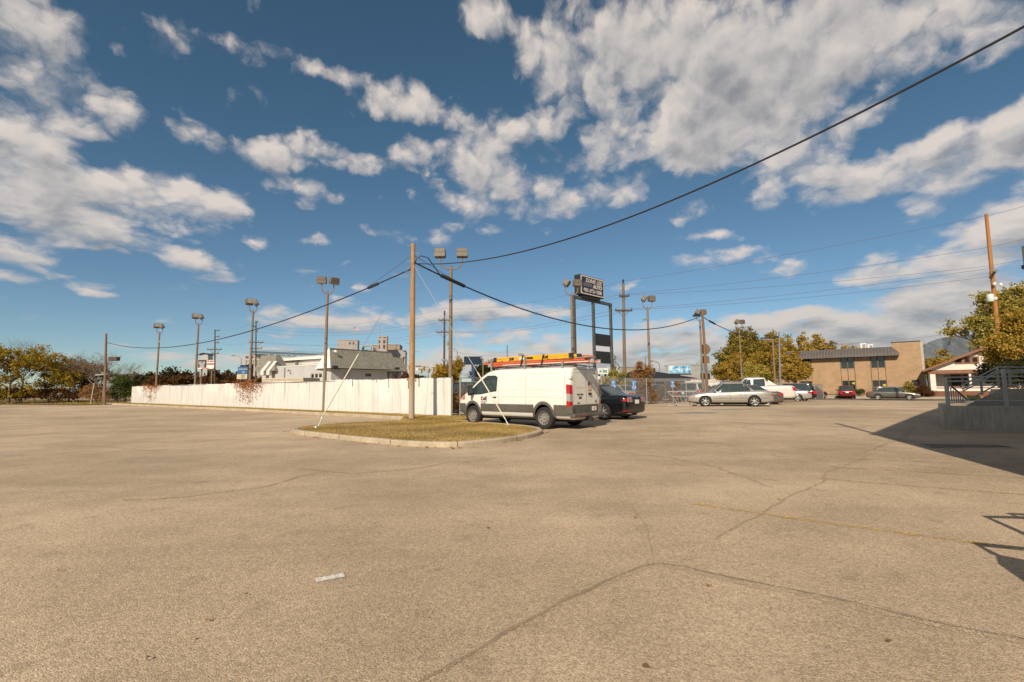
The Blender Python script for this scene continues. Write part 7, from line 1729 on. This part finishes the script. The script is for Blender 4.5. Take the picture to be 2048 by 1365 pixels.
# ------------------------------------------------------------------ concrete platform with stair and railings at the right
P0_ = gp(1890, 858.5); PW = Wall((P0_.x, P0_.y), (D1.x, D1.y)); px_ = lambda u, off=0: PW.x(u, off); g_ = P0_.z
pz_ = lambda u, v, off=0: PW.xz(u, v, off)[1] - g_
pl = thing('concrete_platform', 'shaded grey concrete landing wall at the right with a stair rising behind it', 'landing', (P0_.x, P0_.y, g_), PW.rz)
zt = pz_(1950, 812.5); 
mb = MB(); mb.box(0, 6.5, 0, .22, -.2, zt); mb.box(0, .22, .22, 2.6, -.2, zt); mb.build('retaining_wall', M['conc_grey'], pl, bevel=.012)
xs0, xs1 = px_(1935, 1.6), px_(2003, 1.6); zs0, zs1 = zt - .1, pz_(2003, 778, 1.6)
mb = MB(); mb.prism([(xs0 - .15, -.1), (xs1 + 3, -.1), (xs1 + 3, zs1), (xs1, zs1), (xs0 - .15, zs0)], 1.6, 1.82); mb.build('stair_stringer', M['conc'], pl)
mb = MB(); ns = 6
for k in range(ns): x = xs0 + (xs1 - xs0) * k / ns; mb.box(x, xs1 + .01, 1.82, 3.2, zs0 - .6 + (zs1 - zs0 + .5) * k / ns, zs0 - .6 + (zs1 - zs0 + .5) * (k + 1) / ns)
mb.box(xs1 + .01, xs1 + 4, 1.83, 4.2, -.1, zs1 - .02); mb.build('steps', M['conc_grey'], pl)
RAILM = mat('rail_galvanised', (.40, .41, .385), .5, metal=.2, noise=[(6, .15), (30, .1)])
def T_(mb, pts, r=.021): mb.tube(pts, r, 8)
rl = thing('platform_railing', 'grey pipe railing standing on the front of the concrete landing', 'railing', (P0_.x, P0_.y, g_), PW.rz)
y = .11; x0, x1 = px_(1893), px_(2011.5); z1, z2, z3 = pz_(1950, 754.5), pz_(1950, 762.5), pz_(1950, 802)
for z, nm in ((z1, 'top_rail'), (z2, 'middle_rail'), (z3, 'bottom_rail')): mb = MB(); T_(mb, [(x0, y, z), (6.4, y, z)]); mb.build(nm, RAILM, rl, smooth=True)
for x, zt2 in ((x0, z1), (x1, pz_(2010, 738)), (px_(2110), z1), (px_(2210), z1)): mb = MB(); mb.box(x - .045, x + .045, y - .035, y + .035, zt - .02, zt2); mb.build('post', RAILM, rl, bevel=.006)
xs_ = [x0 + .06 + k * .055 for k in range(9)]
mb = MB()
for k in range(8): yy = y + .15 + k * .17; mb.tube([(x0 + k * .062, yy, z2 - .08 - k * .06), (x0 + k * .062, yy, z3 - .1)], .016, 6)
mb.tube([(x0, y, z2), (x0 + .52, y + 1.5, z2 - .55)], .03, 6); mb.tube([(x0, y, z3), (x0 + .52, y + 1.5, z3 - .05)], .02, 6); mb.build('side_balusters', RAILM, rl, smooth=True)
sr = thing('stair_railing', 'sloping grey pipe handrails following the stair up to the right', 'railing', (P0_.x, P0_.y, g_), PW.rz)
ya = 1.7; xa, za = px_(1922, ya), pz_(1922, 773, ya); xb, zb = px_(1998, ya), pz_(1998, 735, ya)
for dz, nm in ((0, 'handrail'), (-.10, 'handrail'), (-.16, 'lower_handrail')):
    mb = MB(); T_(mb, [(xa, ya + (dz * 2), za + dz), (xb, ya + dz * 2, zb + dz), (xb + .18, ya + dz * 2, zb + dz + .0), (xb + 3, ya + dz * 2, zb + dz - .12)], .022); mb.build(nm, RAILM, sr, smooth=True)
mb = MB(); T_(mb, [(px_(1930, ya), ya, pz_(1930, 802, ya)), (px_(1992, ya), ya, pz_(1992, 771, ya))], .022); mb.build('lower_rail', RAILM, sr, smooth=True)
for u, va, vb_ in ((1963, 752, 790), (1998, 735, 776), (2022, 742, 775), (2060, 742, 775)): x = px_(u, ya); mb = MB(); mb.box(x - .03, x + .03, ya - .025, ya + .025, pz_(u, vb_, ya), pz_(u, va, ya)); mb.build('post', RAILM, sr)
for v in (741, 746.5, 770): z = pz_(2030, v, 3.0); mb = MB(); T_(mb, [(px_(2006, 3.0), 3.0, z), (7.5, 3.0, z)], .022); mb.build('landing_rail', RAILM, sr, smooth=True)
# dim building wall behind landing
# metal mailbox-like dark box in the bungalow garden
# the tall building on the photographer's right whose shadow lies across the lot
TH = 7.0; TIP = gp(1740, 868); bd = gp(1890, 810) - TIP; bd.z = 0; bd.normalize(); BC = TIP + SUN_H * ((TH + .18) / math.tan(SUN_EL)); BC.z = 0; bn = Vector((.60, -.80, 0))
tall = thing('store_building', 'tall pale store building just outside the right edge whose shadow crosses the lot', 'building', (BC.x, BC.y, 0), math.atan2(bd.y, bd.x))
mb = MB(); mb.box(0, 21, -16, 0, -.2, TH); mb.build('wall', patterned('store_block', 'brick', (.36, .31, .24), (.33, .28, .22), (.28, .25, .2), bw=.4, rh=.2), tall)
mb = MB(); mb.box(-.05, 21.05, -16.05, .05, TH, TH + .18); mb.build('parapet', M['conc'], tall)
mb = MB(); mb.tube([(.1, -.1, TH), (.1, -.1, TH + 2.6)], .07, 8); mb.build('roof_mast', M['galv'], tall)
# steel rails by the store whose shadows reach into the frame
def at_shadow(u, v, h): # point at height h whose shadow falls on the ground seen at u,v
    p = gp(u, v); return p + Vector((SUN_DIR.x, SUN_DIR.y, SUN_DIR.z)) * (h / SUN_DIR.z)
sh = thing('store_stair_rail', 'steel stair rail by the store wall just outside the right edge', 'railing', tuple(gp(2150, 1060)))
o0 = gp(2150, 1060)
def line(pts, r=.03, name='rail'): mb = MB(); mb.tube([p - o0 for p in pts], r, 6); mb.build(name, RAILM, sh)
line([at_shadow(2060, 1036, 1.05), at_shadow(1972, 1034, 1.05), at_shadow(2060, 1073, .75)], .035); line([at_shadow(2060, 1030, .8), at_shadow(2018, 1028, .8), at_shadow(2060, 1042, .6)], .03)
line([at_shadow(2070, 1100, .9), at_shadow(1953, 1089, 1.0), at_shadow(1992, 1110, .9)], .035)
mb = MB(); q = [at_shadow(1990, 1110, .9), at_shadow(2100, 1132, .85), at_shadow(2100, 1200, .5), at_shadow(1996, 1128, .82)]; q = [p - o0 for p in q]; th_ = Vector((.05, -.02, .0)); mb.add(q + [p + th_ for p in q], [(0, 1, 2, 3), (7, 6, 5, 4), (0, 1, 5, 4), (1, 2, 6, 5), (2, 3, 7, 6), (3, 0, 4, 7)]); mb.build('rail_panel', M['galv_dark'], sh)

# ------------------------------------------------------------------ trees
def limb(mb, a, d, length, r, depth, rs, tips, up=.25, spread=.6, nseg=4, kids=3):
    pts = [a]; dirn = d.normalized(); p = a
    for i in range(nseg):
        dirn = (dirn + Vector((rs.gauss(0, .12), rs.gauss(0, .12), rs.gauss(0, .08) + up * .12))).normalized(); p = p + dirn * (length / nseg); pts.append(p)
    mb.tube(pts, [r * (1 - .65 * i / nseg) for i in range(nseg + 1)], 6 if r > .03 else 4, cap=False)
    if depth == 0: tips.append((p, dirn)); return
    tips.append((p, dirn)) if depth == 1 else None
    for k in range(kids):
        t = rs.uniform(.45, 1.0); i = min(int(t * nseg), nseg - 1); q = pts[i].lerp(pts[i + 1], t * nseg - i); ax = Vector((rs.gauss(0, 1), rs.gauss(0, 1), rs.gauss(0, .6) + up)).normalized()
        limb(mb, q, (dirn * (1 - spread * .5) + ax * spread).normalized(), length * rs.uniform(.55, .8), r * .5, depth - 1, rs, tips, up, spread, nseg, kids)
def crown(name, lobes, n, size, m, root, seed, tips=None, gap=.45, clump=.5, flat=1.0):
    """leaf quads gathered into clumps that fill ellipsoid lobes: (cx,cy,cz,rx,ry,rz)"""
    rs = np.random.RandomState(seed); vols = np.array([l[3] * l[4] * l[5] for l in lobes]) ** .75; vols /= vols.sum(); per = 46
    nc = max(6, n // per); centers = []
    for l, k in zip(lobes, np.maximum(1, (vols * nc).astype(int))):
        d = rs.normal(size=(k, 3)); d /= np.linalg.norm(d, axis=1)[:, None]; rad = rs.uniform(.35, 1.0, k) ** .5 * rs.uniform(.82, 1.12, k)
        centers.append(np.array(l[:3]) + d * rad[:, None] * np.array(l[3:6]))
    Cc = np.concatenate(centers); 
    if tips: 
        T = np.array([tuple(t[0]) for t in tips]); T = T[rs.choice(len(T), min(len(T), nc // 4), replace=False)]; Cc = np.concatenate([Cc, T])
    kc = len(Cc); shade = rs.uniform(0, 1, kc); cs = clump * rs.uniform(.5, 1.25, kc)
    idx = np.repeat(np.arange(kc), per); N = len(idx); P = Cc[idx] + np.clip(rs.normal(size=(N, 3)), -1.9, 1.9) * cs[idx][:, None] * np.array([.55, .55, .42])
    P = P[P[:, 2] > .05]; idx = idx[:len(P)] if len(P) != N else idx; N = len(P)
    a = rs.normal(size=(N, 3)); a /= np.linalg.norm(a, axis=1)[:, None]; b = rs.normal(size=(N, 3)); b -= a * (a * b).sum(1)[:, None]; b /= np.linalg.norm(b, axis=1)[:, None]
    s = size * rs.uniform(.6, 1.35, N); a *= s[:, None]; b *= (s * .62)[:, None]
    V = np.stack([P - a, P - b * .9, P + a, P + b * .9], 1).reshape(-1, 3); F = np.arange(N * 4).reshape(-1, 4); rnd = np.clip(shade[idx] * .6 + rs.uniform(0, .4, N), 0, 1)
    return tris_obj(name, V, F, rnd, m, root)
def tree(name, label, u, Y, vt, width_px, lm, n=5000, leaf=.10, trunk=.14, vb=None, lobes=None, bare=False, seed=1, depth=3, cat='tree', group=None, bark=None, crown_base=.25, clump=None, round_=False):
    b = at(u, Y); o = thing(name, label, cat, b, 0, group); H = W(u, vt, Y).z - b.z; wd = width_px * Y / FPX / 2; rs = random.Random(seed); mb = MB(); tips = []
    bark = bark or M['wood_gr']; th = H * (crown_base + .12)
    mb.tube([(0, 0, -.1), (rs.uniform(-.1, .1), 0, th * .5), (0, 0, th)], [trunk * 1.3, trunk, trunk * .85], 8)
    nk = 6 if bare else 5
    for k in range(nk):
        an = 2 * math.pi * k / nk + rs.uniform(-.3, .3); rr_ = wd / max(H, .1); d = Vector((math.cos(an) * rr_ * 1.2, math.sin(an) * rr_ * 1.2, rs.uniform(.5, 1.1)))
        limb(mb, Vector((0, 0, th * rs.uniform(.7, 1))), d, min((H - th), wd * 1.5) * .42, trunk * .6, depth, rs, tips, .3, .7 if bare else .6, 4, 4 if bare else 3)
    mb.build('trunk', bark, o, smooth=True)
    if lobes is None:
        lobes = []; nl = 7
        cz = H * (crown_base + (1 - crown_base) / 2); hz = H * (1 - crown_base) / 2
        if round_: lobes = [(0, 0, cz, wd, wd, hz)]
        else:
            for k in range(nl):
                an = 2 * math.pi * k / nl + rs.uniform(0, .5); q = rs.uniform(.35, .6); lobes.append((math.cos(an) * wd * q, math.sin(an) * wd * q, cz + rs.uniform(-.45, .35) * hz, wd * rs.uniform(.38, .55), wd * rs.uniform(.38, .55), hz * rs.uniform(.35, .55)))
            lobes.append((0, 0, cz + hz * .45, wd * .45, wd * .45, hz * .5))
    else:
        s = Y / FPX; L2 = []
        for (du, v, ru, rv) in lobes: z = W(u, v, Y).z - b.z; L2.append((du * s, rs.uniform(-.3, .3) * wd, z, ru * s, max(ru, rv) * s * .8, rv * s))
        lobes = L2
    if n: crown('crown', lobes, n, leaf, lm, o, seed, tips, clump=clump or max(.22, wd * .16))
    return o
Ly = leafmat('leaves_yellow', [(.08, .08, .015), (.22, .17, .022), (.42, .28, .03), (.42, .25, .04)]); Lyg = leafmat('leaves_olive', [(.08, .085, .02), (.18, .155, .03), (.36, .26, .045), (.48, .32, .06)])
Lor = leafmat('leaves_orange', [(.13, .11, .02), (.33, .22, .04), (.56, .37, .07), (.36, .27, .06)]); Lgd = leafmat('leaves_dark_green', [(.035, .04, .018), (.06, .06, .022), (.10, .085, .03)])
Lbr = leafmat('leaves_brown', [(.07, .035, .018), (.12, .06, .025), (.17, .09, .035)]); Lgy = leafmat('leaves_green_gold', [(.10, .11, .025), (.25, .22, .045), (.50, .39, .09), (.66, .50, .16)])
Ldr = leafmat('leaves_dry', [(.16, .10, .05), (.30, .17, .07), (.42, .20, .07), (.30, .22, .10)]); Lgr = leafmat('leaves_green', [(.04, .06, .018), (.09, .12, .03), (.16, .17, .04)]); Lvi = leafmat('leaves_vine', [(.25, .09, .03), (.42, .15, .04), (.52, .24, .08)])
Lmp = leafmat('leaves_maple_gold', [(.12, .10, .02), (.30, .22, .04), (.54, .36, .07), (.64, .44, .11)])
# left side
tree('yellow_tree', 'leafy yellow and green autumn tree at the far left edge', 20, 57, 676, 230, Ly, 10500, .12, .10, lobes=[(0, 712, 66, 22), (-60, 740, 60, 40), (30, 740, 60, 34), (75, 750, 40, 26), (-10, 775, 75, 22), (110, 765, 24, 16), (-70, 700, 40, 24), (62, 715, 30, 20)], seed=3, clump=.55)
tree('bare_tree', 'bare twiggy tree just left of the dark wooden pole', 192, 58, 680, 170, None, 0, .1, .10, bare=True, seed=5, depth=4)
tree('bare_tree', 'bare tree tangled beside the yellow tree', 150, 60, 692, 150, Ldr, 1500, .08, .09, bare=True, seed=8, depth=4, lobes=[(-20, 730, 36, 18), (20, 745, 30, 16)])
tree('bare_tree', 'slender bare tree poking above the yellow crown at the left', 45, 62, 662, 130, None, 0, .1, .08, bare=True, seed=9, depth=4)
tree('bare_tree', 'small bare tree right of the dark wooden pole over the fence end', 253, 60, 708, 110, None, 0, .1, .07, bare=True, seed=10, depth=4)
tree('thicket', 'dense brown thicket of twigs behind the dark fence at the left', 140, 63, 715, 120, Lbr, 12000, .10, .08, lobes=[(0, 732, 34, 16), (-30, 745, 40, 20), (30, 750, 45, 22), (0, 775, 60, 16)], seed=12, cat='bush', clump=.5)
tree('thicket', 'tangled dry brush around the foot of the dark wooden pole', 196, 53.5, 762, 56, Ldr, 3000, .06, .04, lobes=[(-8, 785, 24, 14), (10, 792, 22, 11)], bare=True, seed=13, cat='bush', clump=.3)
tree('green_shrub', 'blue green shrub at the far left end of the white fence', 238, 54.5, 745, 50, Lgr, 6500, .07, .05, lobes=[(-4, 785, 22, 16), (6, 765, 16, 14), (16, 780, 12, 18)], seed=14, cat='bush', clump=.32)
tree('thicket', 'dark undergrowth below the yellow tree at the left edge', 40, 59, 770, 170, Lbr, 7000, .10, .05, lobes=[(-60, 788, 50, 12), (10, 788, 50, 12), (70, 790, 50, 11)], seed=15, cat='bush', clump=.45)
far = [(262, 745, 44, 'Lgd', 'dark green tree at the left end of the far tree row'), (290, 743, 40, 'Lgd', 'dark green tree second in the far tree row'), (318, 748, 34, 'Lbr', 'low brown tree behind the leftmost lamp pole'), (341, 731, 44, 'Lgd', 'tallest dark round tree in the far tree row, between the two leftmost lamps'), (368, 742, 44, 'Lbr', 'russet tree just left of the billboard'), (398, 744, 44, 'Lbr', 'russet tree below the billboard'), (425, 741, 44, 'Lbr', 'russet tree at the foot of the dark utility pole by the billboard'), (452, 740, 46, 'Lor', 'brown orange tree between billboard and marquee'), (478, 744, 40, 'Lbr', 'russet tree behind the blue marquee'), (518, 748, 44, 'Lbr', 'russet tree under the left mansard'), (812, 744, 40, 'Lbr', 'brown tree just left of the tan wooden pole'), (836, 748, 26, 'Lgd', 'small dark pointed tree just right of the tan wooden pole')]
for i, (u, vt, wd, lm, lab) in enumerate(far):
    lmx = {'Lgd': Lgd, 'Lbr': Lbr, 'Lor': Lbr}[lm]; tree('far_tree', lab, u, 120 + (i * 13) % 25, vt, wd * 1.35, lmx, 3200, .34, .2, seed=20 + i, depth=2, crown_base=.02, group='row of distant trees', clump=1.0)
tree('orange_tree', 'orange and green tree behind the nearest flood lamp pole', 893, 66, 722, 66, Lor, 7000, .14, .13, lobes=[(-14, 752, 16, 10), (0, 742, 20, 14), (16, 738, 12, 14), (26, 728, 9, 9), (-4, 760, 30, 10)], seed=41, clump=.45)
tree('green_tree', 'broad dark green tree behind the van cab', 977, 120, 723, 64, Lgd, 9000, .30, .3, seed=42, clump=.8, crown_base=.1)
tree('red_tree', 'small red leafed tree top peeking above the van ladders', 1072, 70, 709, 30, Lvi, 900, .14, .09, lobes=[(-10, 716, 6, 6), (4, 712, 7, 6), (0, 730, 14, 12)], seed=43)
tree('conifer', 'narrow brown green conifer right of the dealer sign posts', 1228, 130, 728, 24, Lgy, 3000, .28, .2, lobes=[(0, 735, 4, 7), (0, 748, 8, 9), (1, 760, 10, 9)], seed=44)
tree('climber_tree', 'thin yellow green tree in front of the crossarm pole', 1228, 40, 735, 60, Lgy, 4200, .07, .05, lobes=[(-10, 770, 16, 16), (8, 765, 14, 14), (-2, 745, 8, 10), (18, 785, 12, 12), (-18, 785, 12, 10)], seed=45, clump=.3)
tree('vine_bush', 'dry orange brown vine bush climbing the chain link fence beside the black sedan', 1287, 35.2, 712, 60, Ldr, 6500, .055, .04, lobes=[(-4, 790, 16, 14), (0, 770, 15, 14), (4, 752, 10, 12), (-8, 735, 4, 12), (12, 740, 4, 10), (14, 792, 12, 10)], seed=46, cat='bush', clump=.28)
tree('vine_bush', 'dry grey brush along the chain link fence behind the bicycle rack', 1335, 37.5, 762, 70, Ldr, 2200, .05, .03, lobes=[(-20, 795, 16, 8), (10, 798, 20, 6), (-30, 788, 8, 10), (14, 770, 10, 10)], seed=47, cat='bush', clump=.25)
tree('dry_weeds', 'tall dry weeds in the gap between the white fence and the van', 915, 24.6, 772, 40, Ldr, 2600, .035, .02, lobes=[(-4, 805, 12, 26), (12, 800, 14, 20), (26, 812, 12, 14)], seed=48, cat='weeds', clump=.25)
tree('dark_tree', 'tall dark olive tree behind the right hand lamp poles', 1497, 70, 652, 110, Lyg, 17000, .16, .28, lobes=[(0, 680, 30, 26), (-32, 715, 28, 22), (22, 700, 30, 26), (-10, 740, 40, 20), (-45, 740, 20, 14), (45, 690, 16, 20)], seed=51, clump=.6)
tree('orange_maple', 'orange maple in front of the dark olive tree, left one', 1478, 64, 700, 80, Lor, 9500, .11, .14, lobes=[(0, 722, 22, 16), (-24, 742, 22, 14), (20, 740, 26, 18), (-8, 755, 36, 12)], seed=52, clump=.45)
tree('orange_maple', 'orange maple behind the flat shoebox lamp, middle one', 1543, 62, 675, 76, Lor, 11500, .11, .15, lobes=[(0, 700, 18, 22), (-16, 725, 24, 18), (16, 722, 20, 22), (-6, 750, 34, 16), (10, 690, 10, 16)], seed=53, clump=.45)
tree('orange_maple', 'gold maple overlapping the left end of the tan brick office', 1592, 61, 700, 60, Lor, 7500, .11, .12, lobes=[(0, 718, 9, 16), (-12, 742, 20, 14), (16, 742, 18, 12), (20, 728, 10, 7), (-2, 752, 26, 10)], seed=54, clump=.38)
tree('grey_bush', 'grey brown bush between the orange maples', 1512, 60, 727, 56, Lgy, 7000, .09, .08, lobes=[(0, 745, 24, 16), (-10, 758, 24, 9), (14, 756, 20, 10)], seed=55, cat='bush', clump=.4)
for i, (u, vt, wd, lab) in enumerate([(1583, 666, 32, 'gold poplar above the office roof, leftmost'), (1612, 663, 36, 'tall gold poplar above the office roof, second from the left'), (1641, 664, 34, 'gold poplar above the office roof, third from the left'), (1668, 678, 30, 'lower gold poplar above the office roof, fourth from the left'), (1694, 686, 30, 'low gold tree top behind the office roof left of the cooling units'), (1718, 688, 26, 'pale gold tree top behind the office roof beside the cooling units')]):
    tree('poplar', lab, u, 105, vt, wd * 1.15, Lmp, 7500, .20, .2, seed=60 + i, crown_base=.1, depth=2, clump=.6, group='gold poplars behind the office')
tree('orange_tree', 'orange brown tree between the brick office and the bungalow roof', 1888, 110, 697, 60, Lor, 7000, .22, .2, seed=70, crown_base=.1, clump=.7); tree('bare_tree', 'bare pinkish tree top right of the office tower', 1876, 120, 684, 40, None, 0, .2, .15, bare=True, seed=71, depth=4)
tree('big_tree', 'big green gold tree towering behind the orange utility pole', 2034, 78, 556, 200, Lgy, 34000, .22, .55, lobes=[(25, 600, 42, 36), (-30, 610, 34, 26), (-62, 655, 30, 22), (-10, 650, 46, 30), (50, 640, 50, 40), (-40, 685, 44, 22), (10, 700, 50, 22), (85, 590, 40, 40), (80, 680, 50, 40)], seed=72, crown_base=.12, clump=.9)
tree('gold_maple', 'gold leafed maple in front of the orange utility pole at the right edge', 2050, 31, 618, 170, Lmp, 34000, .075, .16, lobes=[(0, 650, 34, 26), (-30, 690, 30, 26), (26, 680, 40, 36), (-40, 715, 16, 14), (0, 715, 40, 22), (70, 660, 40, 50), (-12, 640, 24, 18)], seed=73, crown_base=.1, clump=.34)
tree('dark_shrub', 'dark shrub below the gold maple behind the stair railing', 2035, 28, 715, 130, Lgd, 12000, .07, .05, lobes=[(-20, 745, 34, 20), (20, 740, 40, 26), (55, 745, 40, 30)], seed=74, cat='bush', clump=.3)
tree('round_bush', 'round clipped yellow green bush before the office door', 1818, 61, 764.5, 22, Lgy, 5200, .06, .04, round_=True, seed=75, crown_base=.02, cat='bush', clump=.16)
tree('dark_bush', 'dark brown bush between the office door and the bungalow', 1846, 59.5, 768, 30, Lbr, 4500, .07, .04, seed=76, crown_base=.02, cat='bush', clump=.25, lobes=[(0, 778, 11, 9), (-4, 787, 14, 7), (8, 788, 10, 6)])
tree('green_bush', 'low bright green bushes at the brick wall right of the red crossover', 1718, 66, 779, 22, Lgr, 2200, .06, .03, seed=77, crown_base=.02, cat='bush', clump=.2, lobes=[(-4, 784, 6, 4), (6, 783, 6, 4)])
tree('rose_bush', 'small green and red garden bush seen through the railing', 1942, 50, 788, 34, Lgr, 2500, .05, .03, seed=78, crown_base=.02, cat='bush', clump=.2, lobes=[(-6, 800, 8, 6), (6, 798, 8, 6)])
# vines hanging over the white fence
def vine(u0, u1, um, vbot, label, seed, n=1500):
    rs = random.Random(seed); F_ = Wall((FC.x, FC.y), (FD.x, FD.y)); gz = G(FC.x, FC.y)
    xa, xb = F_.x(u0), F_.x(u1); zt_ = 1.9; c = (xa + xb) / 2; o = thing('dead_vine', label, 'vine', tuple(FC + FD * c), fz); w = abs(xb - xa) / 2; V = []; F2 = []; rn = []; mb = MB()
    for k in range(9):
        x = rs.uniform(-w, w) * .8; y = FY * .06; z = zt_; pts = [(x, y, z)]
        for j in range(8): x += rs.uniform(-.14, .14); z -= rs.uniform(.08, .26) * (1 if abs(x) < w * .6 else .5); pts.append((x, FY * rs.uniform(.03, .10), max(.1, z)))
        mb.tube(pts, .009, 4)
    mb.build('stems', M['wood_gr'], o)
    N = n; rr = np.random.RandomState(seed); x = rr.normal(0, .42, N) * w; dz = rr.exponential(.38, N) * np.clip(1.3 - np.abs(x) / w, .15, 1.2); z = np.clip(zt_ + rr.uniform(-.05, .28, N) * (rr.uniform(size=N) < .5) - dz, .1, 2.2); y = FY * (.06 + rr.uniform(-.02, .14, N)); P = np.stack([x, y, z], 1)
    a = rr.normal(size=(N, 3)); a /= np.linalg.norm(a, axis=1)[:, None]; b = rr.normal(size=(N, 3)); b -= a * (a * b).sum(1)[:, None]; b /= np.linalg.norm(b, axis=1)[:, None]; s = rr.uniform(.03, .065, N); a *= s[:, None]; b *= s[:, None] * .7
    tris_obj('leaves', np.stack([P - a, P - b, P + a, P + b], 1).reshape(-1, 3), np.arange(N * 4).reshape(-1, 4), rr.uniform(size=N), Lvi, o)
vine(466, 530, 497, 815, 'dead orange vine draped over the white fence below the blue marquee', 1, 900); vine(284, 326, 305, 800, 'dead orange vine draped over the far left end of the white fence', 2, 600)
print('objects', len(bpy.data.objects))
